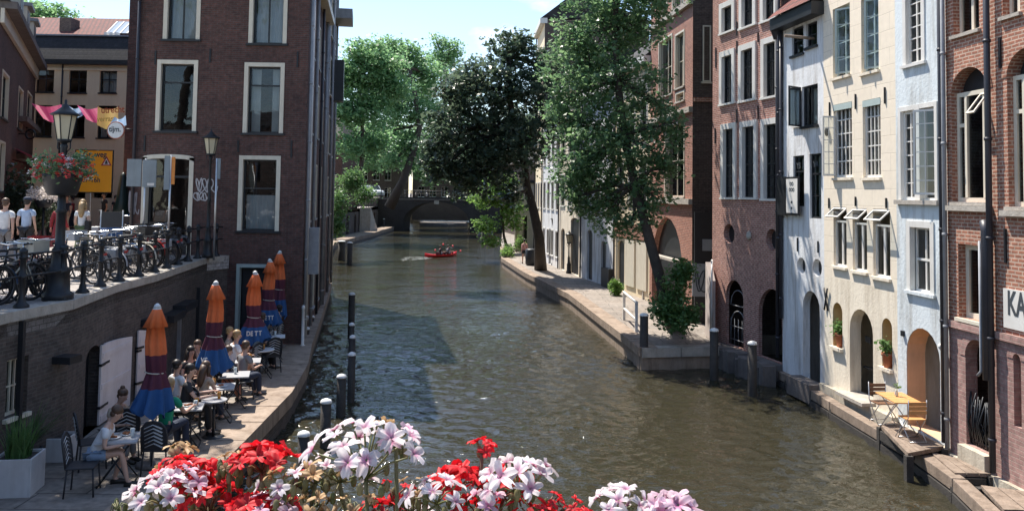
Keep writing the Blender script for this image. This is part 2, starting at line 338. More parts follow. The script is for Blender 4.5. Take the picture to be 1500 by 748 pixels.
def window(fc, r, root, mat='paint_white', case=None, casew=.07, inset=.1, fw=.05, cols=2, rows=3, transom=None, sill=True, curtain=None, mun=.026,
           sillmat=None, arch=False, leaf=None, hopper=0, sash=.035, sashmat=None, name='window', glass=GL):
    u0, z0, u1, z1 = r
    m = MB(); d0, d1 = -inset-.06, -inset
    if case:                            # wide flat surround on the wall face
        c = MB(); cw = casew
        pr = .025 if cw < .15 else .055; c.bf(fc, u0, u0+cw, z0, z1, -.1, pr); c.bf(fc, u1-cw, u1, z0, z1, -.1, pr); c.bf(fc, u0+cw, u1-cw, z1-cw, z1, -.1, pr-.002)
        cz = z0; u0 += cw; u1 -= cw; z1 -= cw
    m.bf(fc, u0, u0+fw, z0, z1, d0, d1); m.bf(fc, u1-fw, u1, z0, z1, d0, d1); m.bf(fc, u0+fw, u1-fw, z0, z0+fw, d0, d1+.002); m.bf(fc, u0+fw, u1-fw, z1-fw, z1, d0, d1+.002)
    a0, a1, b0, b1 = u0+fw, u1-fw, z0+fw, z1-fw
    if arch:
        m.quad([fc.p(a, b, d1-.01) for a, b in archp((r[0], z1-.02, r[2], z1+arch), arch)])
    parts = [(b0, b1, rows)]
    if transom:
        zt = b0+(b1-b0)*transom; m.bf(fc, a0, a1, zt-fw*.5, zt+fw*.5, d0, d1+.004); parts = [(b0, zt-fw*.5, rows), (zt+fw*.5, b1, max(1, rows-1))]
    w = m.build(name, sashmat or mat, root)
    if case: c.build('casing', case, w)
    s = MB()
    for (c0, c1, rw) in parts:
        if cols > 1:
            for i in range(1, cols): uu = a0+(a1-a0)*i/cols; k = mun if cols != 2 else mun*1.6; s.bf(fc, uu-k/2, uu+k/2, c0, c1, d0+.012, d1-.008)
        for i in range(1, rw): zz = c0+(c1-c0)*i/rw; s.bf(fc, a0, a1, zz-mun/2, zz+mun/2, d0+.014, d1-.010)
    if s.f: s.build('glazing_bars', sashmat or mat, w)
    MB().quad([fc.p(a0, b0, d0+.02), fc.p(a1, b0, d0+.02), fc.p(a1, b1, d0+.02), fc.p(a0, b1, d0+.02)]).build('glass', glass, w)
    if sill: MB().bf(fc, r[0]-.05, r[2]+.05, r[1]-.07, r[1]-.002, -.12, .07).build('sill', sillmat or mat, w)
    if curtain:
        q = MB(); n = 14
        for side in (curtain if isinstance(curtain, (list, tuple)) else [curtain]):
            if side == 'full': x0, x1, y0, y1 = a0, a1, b0, b1
            elif side == 'half': x0, x1, y0, y1 = a0, a1, b0, b0+(b1-b0)*.5
            elif side == 'blind': x0, x1, y0, y1 = a0, a1, b0+(b1-b0)*.7, b1
            elif side == 'left': x0, x1, y0, y1 = a0, a0+(a1-a0)*.3, b0, b1
            else: x0, x1, y0, y1 = a1-(a1-a0)*.3, a1, b0, b1
            for i in range(n):
                A, B = x0+(x1-x0)*i/n, x0+(x1-x0)*(i+1)/n; ds = [-inset-.2-(.03 if (i+j) % 2 else 0) for j in (0, 1)]
                q.quad([fc.p(A, y0, ds[0]), fc.p(B, y0, ds[1]), fc.p(B, y1, ds[1]), fc.p(A, y1, ds[0])], smooth=True)
        q.build('curtain', 'curtain', w)
    return w
def casement(fc, u, z0, z1, w, ang, root, mat='paint_white', side=1, d=-.08, cols=2, rows=4, name='open_casement'):
    """a hinged leaf standing open at hinge position u; side +1 opens to larger u"""
    o = Vector(fc.p(u, z0, d)); dirv = fc.d*side*math.cos(ang)+fc.n*math.sin(ang)
    f2 = Fac((0, 0), (1, 0)); f2.A = Vector((o.x, o.y, 0)); f2.d = dirv; f2.n = Vector((dirv.y, -dirv.x, 0))
    m = MB(); b = .045
    m.bf(f2, 0, b, z0, z1, -.02, .02); m.bf(f2, w-b, w, z0, z1, -.02, .02); m.bf(f2, b, w-b, z0, z0+b, -.019, .019); m.bf(f2, b, w-b, z1-b, z1, -.019, .019)
    for i in range(1, cols): m.bf(f2, w*i/cols-.01, w*i/cols+.01, z0+b, z1-b, -.012, .012)
    for i in range(1, rows): zz = z0+(z1-z0)*i/rows; m.bf(f2, b, w-b, zz-.01, zz+.01, -.013, .013)
    p = m.build(name, mat, root); MB().quad([f2.p(b, z0+b), f2.p(w-b, z0+b), f2.p(w-b, z1-b), f2.p(b, z1-b)]).build('glass', GL, p)
    return p
def hopper(fc, u0, u1, z0, z1, ang, root, mat='paint_white', d=-.02):
    """top-hung light pushed outwards"""
    L = z1-z0; up = Vector((0, 0, -math.cos(ang)))+fc.n*math.sin(ang); th = fc.n*math.cos(ang)+Vector((0, 0, math.sin(ang)))
    def P(u, t, k): return fc.p(u, z1, d)+up*t+th*k
    m = MB()
    def bar(a, b, t0, t1): m.hexa([P(a, t1, .015), P(b, t1, .015), P(b, t1, -.015), P(a, t1, -.015), P(a, t0, .015), P(b, t0, .015), P(b, t0, -.015), P(a, t0, -.015)])
    e = .04
    bar(u0, u0+e, 0, L); bar(u1-e, u1, 0, L); bar(u0+e, u1-e, 0, e); bar(u0+e, u1-e, L-e, L)
    o = m.build('top_light', mat, root); MB().quad([P(u0+e, L-e, 0), P(u1-e, L-e, 0), P(u1-e, e, 0), P(u0+e, e, 0)]).build('glass', GL, o)
def pipe(fc, u, z0, z1, root, r=.05, mat='pipe_dark', d=.09, name='downpipe', bends=None):
    m = MB().tube([fc.p(u, z0, d), fc.p(u, z1, d)], r, 10)
    z = z0+.6
    while z < z1-.2: m.lathe(fc.p(u, z, d), [(r*1.25, -.03), (r*1.25, .03)], 10); z += 1.9
    return m.build(name, mat, root)
def text(name, s, fc, u, z, size, mat, parent, d=.012, sx=1., ext=.002, align='LEFT', rot=0, shear=0):
    cu = bpy.data.curves.new(name, 'FONT'); cu.body = s; cu.size = size; cu.extrude = ext; cu.align_x = align; cu.align_y = 'BOTTOM'; cu.shear = shear; cu.offset = size*.022
    t = bpy.data.objects.new('tmp', cu); COL.objects.link(t); dg = bpy.context.evaluated_depsgraph_get(); me = bpy.data.meshes.new_from_object(t.evaluated_get(dg))
    bpy.data.objects.remove(t); mw = Matrix(((fc.d.x, 0, fc.n.x), (fc.d.y, 0, fc.n.y), (fc.d.z, 1, fc.n.z))).to_4x4()
    mw = Matrix.Translation(fc.p(u, z, d)-parent_loc(parent)) @ mw @ Matrix.Rotation(rot, 4, 'Z') @ Matrix.Diagonal((sx, 1, 1, 1)); me.transform(mw)
    me.materials.clear(); me.materials.append(MATS[mat]); o = bpy.data.objects.new(name, me); COL.objects.link(o); o.parent = parent; return o
def scribble(name, fc, r, parent, mat, seed=1, w=.03, loops=5, d=.006):
    """spray painted loops as a flat ribbon on the wall"""
    rr = random.Random(seed); u0, z0, u1, z1 = r; m = MB(); pts = []
    n = loops*10
    for i in range(n+1):
        t = i/n; a = t*loops*2*math.pi
        pts.append((u0+(u1-u0)*(.1+.8*t)+(u1-u0)/loops*.55*math.cos(a)*(1+.3*math.sin(a*.37+seed)), (z0+z1)/2+(z1-z0)*.42*math.sin(a+.6*math.sin(a*.5+seed))*(.7+.3*rr.random())))
    for i in range(n):
        (a, b), (c, e) = pts[i], pts[i+1]; L = math.hypot(c-a, e-b) or 1; nx, nz_ = -(e-b)/L*w/2, (c-a)/L*w/2; dd = d+.0004*i
        m.quad([fc.p(a+nx, b+nz_, dd), fc.p(a-nx, b-nz_, dd), fc.p(c-nx, e-nz_, dd), fc.p(c+nx, e+nz_, dd)])
    return m.build(name, mat, parent)
# ------------------------------------------------------------------ the setting
ST, TZ = 3.50, .70
def water_mat():
    m = bpy.data.materials.new('water'); m.use_nodes = True; MATS['water'] = m
    n, l = m.node_tree.nodes, m.node_tree.links; b = n['Principled BSDF']
    b.inputs['Base Color'].default_value = (.034, .031, .019, 1); b.inputs['Roughness'].default_value = .05; b.inputs['IOR'].default_value = 1.48; b.inputs['Specular IOR Level'].default_value = .6
    t = n.new('ShaderNodeTexCoord')
    def nz_(sc, s, det, rot=0):
        p = n.new('ShaderNodeMapping'); p.inputs['Scale'].default_value = sc; p.inputs['Rotation'].default_value = (0, 0, rot); l.new(t.outputs['Object'], p.inputs[0])
        q = n.new('ShaderNodeTexNoise'); q.inputs['Scale'].default_value = s; q.inputs['Detail'].default_value = det; q.inputs['Roughness'].default_value = .55; q.inputs['Distortion'].default_value = .5; l.new(p.outputs[0], q.inputs[0]); return q
    a = nz_((.75, 1.7, 1), 2.1, 3, R(12)); c = nz_((1, 1.5, 1), 6.5, 2, R(-20)); e = nz_((.5, .8, 1), .5, 2)
    ad = n.new('ShaderNodeMath'); ad.operation = 'MULTIPLY_ADD'; ad.inputs[1].default_value = .30; l.new(c.outputs[0], ad.inputs[0]); l.new(a.outputs[0], ad.inputs[2])
    mu = n.new('ShaderNodeMapRange'); mu.inputs[1].default_value = .35; mu.inputs[2].default_value = .65; mu.inputs[3].default_value = .45; mu.inputs[4].default_value = 1.25; l.new(e.outputs[0], mu.inputs[0])
    m2 = n.new('ShaderNodeMath'); m2.operation = 'MULTIPLY'; l.new(ad.outputs[0], m2.inputs[0]); l.new(mu.outputs[0], m2.inputs[1])
    u = n.new('ShaderNodeBump'); u.inputs['Strength'].default_value = 1.; u.inputs['Distance'].default_value = .07; l.new(m2.outputs[0], u.inputs['Height']); l.new(u.outputs[0], b.inputs['Normal'])
water_mat()
def water_sheet():
    """one sheet with real wavelets, finer near the bridge; the waves die out towards its borders"""
    ys = [6.0]
    while ys[-1] < 100: ys.append(ys[-1] + max(.045, .0042*ys[-1]*max(1, ys[-1]/28)))
    ys = np.array([-40, 0, 4.] + ys + [130, 200, 400.]); xs = np.concatenate([[-60, -30, -22], np.arange(-20, -8, .3), np.arange(-8, 9.4, .085), [12, 60]])
    X, Y = np.meshgrid(xs, ys); Z = np.zeros_like(X); r = np.random.default_rng(5)
    for i in range(70):
        lam = .15*(.85/.15)**r.random(); th = r.normal(0, .75)+1.35; k = 2*np.pi/lam; kx, ky = k*np.cos(th), k*np.sin(th)
        step = np.interp(Y, ys, np.gradient(ys)); w = np.clip(lam/(step*2.6)-.6, 0, 1); w = w*w*(3-2*w)
        ph = kx*X+ky*Y+r.random()*6.28 + .9*np.sin(X*.7*r.random()+Y*.5*r.random()+i); Z += .0062*lam**.8*w*(np.sin(ph)+.25*np.sin(2*ph+.6))
    g = .8+.2*np.sin(X*.35+Y*.16)*np.sin(X*.13-Y*.3+1)+.1*np.sin(X*.9+Y*.6); fade = np.clip((95-Y)/40, 0, 1)*np.clip((Y-5.9)/1, 0, 1)*np.clip((9.3-X)/.4, 0, 1); Z = Z*np.clip(g, .25, 1.4)*fade
    nx, ny = len(xs), len(ys); V = np.stack([X, Y, Z], -1).reshape(-1, 3); a = (np.arange(ny-1)[:, None]*nx+np.arange(nx-1)).ravel(); Fq = np.stack([a, a+1, a+nx+1, a+nx], 1)
    me = bpy.data.meshes.new('water'); me.vertices.add(len(V)); me.vertices.foreach_set('co', V.astype(np.float32).ravel()); n = len(Fq); me.loops.add(n*4); me.loops.foreach_set('vertex_index', Fq.astype(np.int32).ravel())
    me.polygons.add(n); me.polygons.foreach_set('loop_start', np.arange(0, n*4, 4, dtype=np.int32)); me.update(calc_edges=True); me.polygons.foreach_set('use_smooth', np.ones(n, dtype=bool)); me.materials.append(MATS['water'])
    o = bpy.data.objects.new('water', me); COL.objects.link(o); o['kind'] = 'structure'; print('water verts', len(V))
water_sheet()

fence_px = [(0, 458), (95, 440), (160, 417), (220, 402), (298, 377)]
FP = [G(x, y, ST) for x, y in fence_px]
EDGE = [(-8.2, -30), (-8.4, 8)] + [(p.x+.12, p.y) for p in FP] + [(-9.0, 27.45)]
# street on the left, behind the wharf wall
gp = EDGE + [(-9.2, 27.7), (-9.2, 36), (-11, 46), (-14, 60), (-19.6, 84), (-19.6, 122), (-19.6, 200), (-300, 200), (-300, -30)]
MB().prism(gp, ST-.4, ST-.002).build('street', 'paving', kind='structure')
MB().quad([(-600, 200, ST-.02), (600, 200, ST-.02), (600, 1600, ST-.02), (-600, 1600, ST-.02)]).build('ground', 'paving', kind='structure')
MB().prism([(10.6, -30), (300, -30), (300, 200), (6, 200), (6, 120), (8, 70), (14, 40), (13, 26)], ST-.4, ST-.03).build('pavement', 'paving', kind='structure')
# wharf wall below the street, with openings
wf = [(-8.2, -6), (-8.4, 8)] + [(p.x+.12, p.y) for p in FP] + [(-9.05, 27.5)]
def wharf_wall():
    root = thing('wharf_wall', 'dark brick wharf wall below the street railing with cellar doors and windows', 'wall', (-8, 14, TZ))
    mb = MB(); K = MB()
    segs = []
    for i in range(len(wf)-1): segs.append(Fac(wf[i], wf[i+1]))
    for i, fc in enumerate(segs):
        holes = []
        for k, r in WH.get(i, []):
            holes.append((archp(r, .22) if k == 'a' else rectp(r), .3))
        wall_face(mb, fc, 0, fc.L, 0, ST-.16, holes, .3)
        K.bf(fc, 0, fc.L, ST-.16, ST+.012, -.30, .05)
    mb.quad([(wf[0][0], wf[0][1], 0), (-20, -6, 0), (-20, -6, ST-.2), (wf[0][0], wf[0][1], ST-.2)])
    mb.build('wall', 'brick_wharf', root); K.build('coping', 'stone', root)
    bk = MB()
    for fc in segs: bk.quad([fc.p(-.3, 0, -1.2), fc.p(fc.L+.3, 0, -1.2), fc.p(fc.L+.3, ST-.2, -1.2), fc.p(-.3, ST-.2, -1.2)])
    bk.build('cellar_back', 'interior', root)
    return root, segs
segs0 = [Fac(wf[i], wf[i+1]) for i in range(len(wf)-1)]
def wpx(x0, y0, x1, y1):               # which wall segment and rect a photo box falls on
    best = None
    for i, fc in enumerate(segs0):
        r = fc.rect(x0, y0, x1, y1); c = (r[0]+r[2])/2; miss = max(0, -c, c-fc.L); D_ = fc.p(min(max(c, 0), fc.L), 0).y
        if D_ < 3: continue
        if best is None or miss < best[0]-1e-6: best = (miss, i, r)
    _, i, r = best; fc = segs0[i]; w = r[2]-r[0]; u0 = min(max(.05, r[0]), fc.L-.1-w*.6); u1 = min(fc.L-.05, max(r[2], u0+.1)); return i, (u0, max(TZ, r[1]), u1, r[3])
WH = {}
wins = [wpx(3, 525, 40, 608)]
doors = [wpx(124, 508, 145, 640), wpx(199, 495, 222, 640)]
for w_ in wins: WH.setdefault(w_[0], []).append(('r', w_[1]))
for w_ in doors: WH.setdefault(w_[0], []).append(('a', (w_[1][0], TZ, w_[1][2], w_[1][3])))
WALL, WS = wharf_wall()
for w_ in wins: window(WS[w_[0]], w_[1], WALL, 'paint_cream', cols=4, rows=2, inset=.12)
for k, w_ in enumerate(doors):
    fc = WS[w_[0]]; r = w_[1]; MB().bf(fc, r[0]+.02, r[2]-.02, TZ, r[3], -.28, -.22).build('door', 'paint_black', WALL)
# white shutters standing open at the doors
def shutter(fc, u, z0, z1, w, ang, side, root):
    d = fc.d*side*math.cos(ang)+fc.n*math.sin(ang); o = fc.p(u, 0, .05)
    f2 = Fac((0, 0), (1, 0)); f2.A = Vector((o.x, o.y, 0)); f2.d = d; f2.n = Vector((d.y, -d.x, 0))
    m = MB(); n = 8
    top = [(w*i/n, z1+.10*math.sin(math.pi*(i/n*.5+ (0 if side < 0 else .5)))) for i in range(n+1)][::-1]
    loop = [(0, z0), (w, z0)]+top
    m.quad([f2.p(a, b, .02) for a, b in loop]); m.quad([f2.p(a, b, -.02) for a, b in loop[::-1]])
    for i in range(len(loop)): a, b = loop[i], loop[(i+1) % len(loop)]; m.quad([f2.p(*a, -.02), f2.p(*b, -.02), f2.p(*b, .02), f2.p(*a, .02)])
    for zz in (z0+.12, (z0+z1)/2, z1-.12): m.bf(f2, .05, w-.05, zz-.05, zz+.05, -.035, .035)
    o_ = m.build('shutter', 'paint_pink', root)
    h = MB()
    for zz in (z0+.35, z1-.3): h.bf(f2, -.03, .2, zz-.025, zz+.025, -.04, .04)
    h.build('hinge', 'paint_black', o_); return o_
for px0, px1, yt in ((147, 176, 503), (196, 203, 490)):
    i, r = wpx(px0-4, yt, px0+8, 640); u0_ = segs0[i].px(px0, 570)[0]; u1_ = segs0[i].px(px1, 570)[0]; zt_ = segs0[i].px(px0+14, yt)[1]; shutter(WS[i], u0_, TZ+.05, zt_, u1_-u0_, R(6), 1, WALL)
    i, r = wpx(px0, yt, px1, 640); shutter(WS[i], r[0], TZ+.05, r[3], max(.5, r[2]-r[0]), R(4 if px0 < 180 else 14), 1, WALL)
for (x, y0, y1) in ((262, 455, 540), (290, 420, 500), (30, 470, 490)):
    q = wpx(x-3, y0, x+3, y1)
    if q: MB().bf(WS[q[0]], q[1][0], q[1][0]+.07, TZ, q[1][3], .0, .09).build('downpipe', 'zinc' if x == 262 else 'paint_black', WALL)
for (x, y) in ((262, 448), (85, 525), (243, 463), (215, 470)):
    q = wpx(x-9, y-5, x+9, y+5)
    if q: MB().bf(WS[q[0]], q[1][0], q[1][2], q[1][1], q[1][3], 0, .35).build('bracket', 'paint_black', WALL)

# terrace (the wharf)
tedge = [(-4.6, -6), (-4.85, 6), (-5.0, 11), (-5.15, 14.5), (-5.2, 17), (-5.32, 21), (-5.75, 24.5), (-6.35, 27.5), (-7.3, 33), (-9.6, 46), (-13, 60)]
tin = [(-14.2, 60), (-11, 46), (-8.7, 33), (-9.4, 28.5), (-10, 24), (-9.4, 16), (-9.0, 8), (-9.0, -6)]
MB().prism(tedge+tin, -.6, TZ-.05).build('wharf_terrace', 'brick_wharf', kind='structure')
def strip(path, w0, w1, z, th, name, mat, seg=1.5, gap=.012, jit=.0, kind='structure', parent=None):
    """a row of separate edge stones along a path"""
    m = MB(); k = 0
    for i in range(len(path)-1):
        a, b = Vector((*path[i], 0)), Vector((*path[i+1], 0)); d = (b-a); L = d.length; d.normalize(); nn = Vector((-d.y, d.x, 0)); n = max(1, round(L/seg))
        for j in range(n):
            p, q = a+d*(L*j/n+gap), a+d*(L*(j+1)/n-gap); zz = z+random.uniform(-jit, jit)
            m.hexa([p+nn*w0+Vector((0, 0, zz-th)), q+nn*w0+Vector((0, 0, zz-th)), q+nn*w1+Vector((0, 0, zz-th)), p+nn*w1+Vector((0, 0, zz-th)),
                    p+nn*w0+Vector((0, 0, zz)), q+nn*w0+Vector((0, 0, zz)), q+nn*w1+Vector((0, 0, zz)), p+nn*w1+Vector((0, 0, zz))])
    return m.build(name, mat, parent, kind=None if parent else kind)
strip(tedge, 1.02, -.06, TZ+.02, .35, 'wharf_edge', 'stone_quay', 1.6, .012, .008)
MB().prism([(x-1.03, y) for x, y in tedge]+[(-14.2, 60), (-11, 46), (-8.7, 33), (-9.3, 27.4), (-9.9, 24), (-9.3, 16), (-8.9, 8), (-8.9, -6)], TZ-.04, TZ).build('terrace_paving', 'slabs', kind='structure')

# ------------------------------------------------------------------ left corner house
H1 = thing('brick_house', 'tall dark brick corner house rising from the terrace on the left', 'house', (-9.4, 27.5, TZ))
f1 = Fac((-12.25, 27.5), (-6.65, 27.5)); f1s = Fac((-6.65, 27.5), (-8.0, 36.2))
wr = [f1.rect(240, -24, 294, 58), f1.rect(365, -18, 421, 64), f1.rect(229, 88, 289, 192), f1.rect(357, 92, 416, 195), f1.rect(349, 228, 410, 338)]
dr = f1.rect(207, 226, 282, 372); dr = (dr[0], ST+.02, dr[2], dr[3]); cd = f1.rect(346, 388, 398, 500); cd = (cd[0], TZ, cd[2], cd[3])
HT = 12.7
mb = MB()
wall_face(mb, f1, 0, f1.L, 0, HT, [(rectp(r), .2) for r in wr]+[(archp(dr, .10), .35), (rectp(cd), .35)])
sw = []
for z0, z1 in ((1.3, 3.0), (4.6, 6.6), (7.6, 9.6), (10.2, 11.8)):
    for u in (1.3, 4.1, 6.6): sw.append((u, z0, u+1.0, z1))
wall_face(mb, f1s, 0, f1s.L, 0, HT, [(rectp(r), .2) for r in sw])
mb.quad([f1.p(0, 0), f1.p(0, 0, -9), f1.p(0, HT, -9), f1.p(0, HT)][::-1], [(0, 0), (9, 0), (9, HT), (0, HT)][::-1]); b1 = f1s.B; mb.quad([(b1.x, b1.y, 0), (b1.x, b1.y, HT), (-12.25, 36.5, HT), (-12.25, 36.5, 0)][::-1])
mb.quad([f1.p(0, HT), f1.p(f1.L, HT), (b1.x, b1.y, HT), (-12.25, 36.5, HT)])
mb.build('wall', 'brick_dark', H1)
m = MB(); m.bf(f1, -.25, f1.L+.25, HT+.002, HT+.28, -.3, .32); m.bf(f1s, .0, f1s.L, HT+.004, HT+.27, -.3, .32); m.build('cornice', 'paint_cream', H1)
MB().quad([f1.p(-.1, HT+.28, .1), f1.p(f1.L+.1, HT+.28, .1), (-8.9, 31, HT+2.4), (-10, 31, HT+2.4)]).quad([(-6.5, 27.4, HT+.28), (-7.9, 36.3, HT+.28), (-8.9, 33, HT+2.4), (-8.9, 31, HT+2.4)]).quad([(-12.3, 36.5, HT+.28), (-12.3, 27.4, HT+.28), (-10, 31, HT+2.4), (-10, 33, HT+2.4)]).quad([(-7.9, 36.3, HT+.28), (-12.3, 36.5, HT+.28), (-10, 33, HT+2.4), (-8.9, 33, HT+2.4)]).quad([(-10, 31, HT+2.4), (-8.9, 31, HT+2.4), (-8.9, 33, HT+2.4), (-10, 33, HT+2.4)]).build('roof', 'roof_tiles', H1)
sty = [dict(cols=2, rows=1, curtain='full'), dict(cols=2, rows=1, curtain='full'), dict(cols=1, rows=1, transom=.74), dict(cols=1, rows=1, transom=.73, curtain=['left', 'right']), dict(cols=1, rows=1, transom=.6, curtain='half')]  # top row: full curtains added to give the grey of reflecting panes
for r, s_ in zip(wr, sty): window(f1, r, H1, 'paint_black', case='paint_cream', casew=.13, inset=.12, fw=.05, sillmat='paint_black', **s_)
for k, r in enumerate(sw): window(f1s, r, H1, 'paint_grey', case='paint_cream' if k % 3 else None, inset=.1, cols=2, rows=2)
# terrace-level cellar entrance and the street door
m = MB(); m.bf(f1, cd[0]-.02, cd[0]+.08, TZ, cd[3], -.2, .03); m.bf(f1, cd[2]-.06, cd[2]+.04, TZ, cd[3], -.2, .03); m.bf(f1, cd[0]-.02, cd[2]+.04, cd[3]-.08, cd[3]+.03, -.2, .032); o = m.build('door_frame', 'paint_sage', H1)
MB().bf(f1, cd[0]+.1, cd[2]-.1, TZ, cd[3]-.1, -.30, -.24).build('cellar_door', 'paint_black', H1)
m = MB(); m.bf(f1, dr[0], dr[0]+.14, ST, dr[3]-.1, -.2, .03); m.bf(f1, dr[2]-.14, dr[2], ST, dr[3]-.1, -.2, .03)
for i in range(10):
    a, b = archp(dr, .10)[2+i], archp(dr, .10)[3+i]; (ua, za), (ub, zb) = a, b
    m.hexa([f1.p(ua, za-.13, .03), f1.p(ub, zb-.13, .03), f1.p(ub, zb-.13, -.2), f1.p(ua, za-.13, -.2), f1.p(ua, za+.004, .03), f1.p(ub, zb+.004, .03), f1.p(ub, zb+.004, -.2), f1.p(ua, za+.004, -.2)])
m.build('door_surround', 'paint_cream', H1)
DM = (dr[0]+dr[2])/2
m = MB(); m.bf(f1, dr[0]+.14, dr[2]-.14, dr[3]-.75, dr[3]-.68, -.3, -.2)
for uu in (dr[0]+.14, DM-.04, dr[2]-.2): m.bf(f1, uu, uu+.07, ST, dr[3]-.1, -.3, -.21)
m.bf(f1, dr[0]+.2, dr[2]-.2, ST, ST+.5, -.28, -.24); do = m.build('shop_door', 'paint_black', H1)
MB().quad([f1.p(dr[0]+.14, ST+.5, -.27), f1.p(dr[2]-.14, ST+.5, -.27), f1.p(dr[2]-.14, dr[3]-.1, -.27), f1.p(dr[0]+.14, dr[3]-.1, -.27)]).build('glass', GL, do)
for k in range(2): MB().bf(f1, dr[0]+.35+k*.62, dr[0]+.55+k*.62, ST+.6, ST+1.6, -.262, -.258).build('poster', 'paper', do) if 'paper' in MATS else None
for (x, y0, y1) in ((228, 75, 95), (308, 72, 92), (436, 76, 99), (212, 199, 222), (303, 201, 222), (349, 206, 223), (427, 206, 231)):
    a = f1.rect(x-1.2, y0, x+1.2, y1); MB().bf(f1, a[0], a[2], a[1], a[3], 0, .03).build('wall_anchor', 'iron', H1)
M('spray', (.30, .28, .30), .8, .2, 6); M('spray_light', (.5, .48, .48), .8, .2, 6); M('paper', (.45, .42, .4), .8, .2, 9)
scribble('graffiti', f1, f1.rect(284, 258, 318, 285), H1, 'spray_light', 3, .035, 5); scribble('graffiti', f1, f1.rect(282, 280, 306, 296), H1, 'spray_light', 8, .035, 4)
scribble('graffiti', f1, f1.rect(188, 276, 203, 318), H1, 'spray', 5, .04, 4)
for k, (u, mt, r_) in enumerate(((.12, 'zinc', .05), (.75, 'paint_white', .045), (2.7, 'zinc', .055), (5.6, 'pipe_dark', .05), (8.2, 'zinc', .06))): pipe(f1s, u, .9, HT, H1, r_, mt)
m = MB(); m.tube([f1s.p(.35, 2.4, .1), f1s.p(.35, 7.2, .1), f1s.p(.9, 7.2, .1), f1s.p(.9, 2.6, .1)], .035, 8); m.build('conduit', 'paint_white', H1)
MB().bf(f1s, .5, 1.1, 2.9, 4.4, 0, .45).build('vent_box', 'zinc', H1)
MB().bf(f1s, .5, 1.2, .3, 3.6, .0, .03).build('cellar_shutter', 'paint_black', H1)
pipe(f1, .1, ST, HT, H1, .05, 'pipe_dark')
def row_house(name, label, A, B, z0, z1, depth, wallmat, rects, wstyle, extra=None, roof='roof_tiles', roofh=0, cat='house', cornice=None, wmat='paint_white', arches=(), hip=True, sidemat=None):
    fc = Fac(A, B); root = thing(name, label, cat, (*((fc.A+fc.B)/2).xy, max(z0, 0)))
    mb = MB(); holes = [(rectp(r), .22) for r in rects]+[(archp(r), .5) for r in arches]
    wall_face(mb, fc, 0, fc.L, z0, z1, holes); body(mb, fc, 0, fc.L, z0, z1, depth, mi=1 if sidemat else 0)
    mb.build('wall', [wallmat, sidemat or wallmat], root)
    for r in rects: window(fc, r, root, wmat, **wstyle)
    for r in arches: MB().bf(fc, r[0], r[2], r[1], r[3], -.5, -.42).build('door', 'paint_black', root)
    if cornice: MB().bf(fc, -.02, fc.L+.02, z1-.25, z1+.1, -.2, .28).build('cornice', cornice, root)
    if roofh:
        P = fc.p; o = .25; zz = z1+.1
        m = MB(); a, b, c, d = P(-.02, zz, o), P(fc.L+.02, zz, o), P(fc.L+.02, zz, -depth), P(-.02, zz, -depth)
        e, g = P(0 if not hip else fc.L*.25, zz+roofh, -depth/2), P(fc.L if not hip else fc.L*.75, zz+roofh, -depth/2)
        uv = lambda w, h: [(0, 0), (w, 0), (w, h), (0, h)]
        m.quad([a, b, g, e], uv(fc.L, depth*.7)).quad([b, c, g], [(0, 0), (depth, 0), (depth/2, roofh)]).quad([c, d, e, g], uv(fc.L, depth*.7)).quad([d, a, e], [(0, 0), (depth, 0), (depth/2, roofh)]); m.quad([d, c, b, a]); m.build('roof', roof, root)
    return root, fc
# narrow houses further along the left bank
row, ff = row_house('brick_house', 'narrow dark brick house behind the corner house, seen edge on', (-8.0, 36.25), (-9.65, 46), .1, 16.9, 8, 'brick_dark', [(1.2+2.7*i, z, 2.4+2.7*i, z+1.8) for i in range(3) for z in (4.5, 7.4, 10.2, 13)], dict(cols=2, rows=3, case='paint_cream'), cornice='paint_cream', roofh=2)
for u in (.4, 4.9, 9.2): pipe(ff, u, .8, 16.8, row, .06, 'zinc')
MB().bf(ff, 7.2, 9.6, 14.5, 15.0, 0, .9).build('balcony', 'zinc', row); MB().bf(ff, 5, 6, 10, 12, 0, .6).build('bay_window', 'paint_black', row)
row2, f2_ = row_house('brick_house', 'low house with white framed windows on the far left quay above the striped awning', (-25.5, 100), (-19.9, 100), ST, 12.4, 10, 'brick_dark', [(.6+1.6*i, z, 1.5+1.6*i, z+1.7) for i in range(3) for z in (7.2, 9.8)], dict(cols=2, rows=2, case='paint_white', casew=.09), cornice='paint_cream', roofh=2.5)
MB().bf(f2_, .4, 5.2, ST+.05, ST+2.9, .02, .1).build('shop_front', 'paint_black', row2)
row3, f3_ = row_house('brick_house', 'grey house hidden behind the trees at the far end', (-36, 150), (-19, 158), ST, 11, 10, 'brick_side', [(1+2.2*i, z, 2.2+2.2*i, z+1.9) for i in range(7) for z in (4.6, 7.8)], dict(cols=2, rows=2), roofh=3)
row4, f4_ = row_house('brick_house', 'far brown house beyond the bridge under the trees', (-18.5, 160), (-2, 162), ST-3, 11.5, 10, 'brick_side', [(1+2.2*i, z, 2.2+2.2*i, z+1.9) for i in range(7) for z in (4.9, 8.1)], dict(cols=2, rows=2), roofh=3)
row5, f5_ = row_house('brick_house', 'far dark house at the end of the right bank', (-1.5, 150), (16, 140), ST-3, 12.5, 10, 'brick_side', [(1+2.2*i, z, 2.2+2.2*i, z+1.9) for i in range(7) for z in (4.9, 8.1)], dict(cols=2, rows=2), roofh=3)
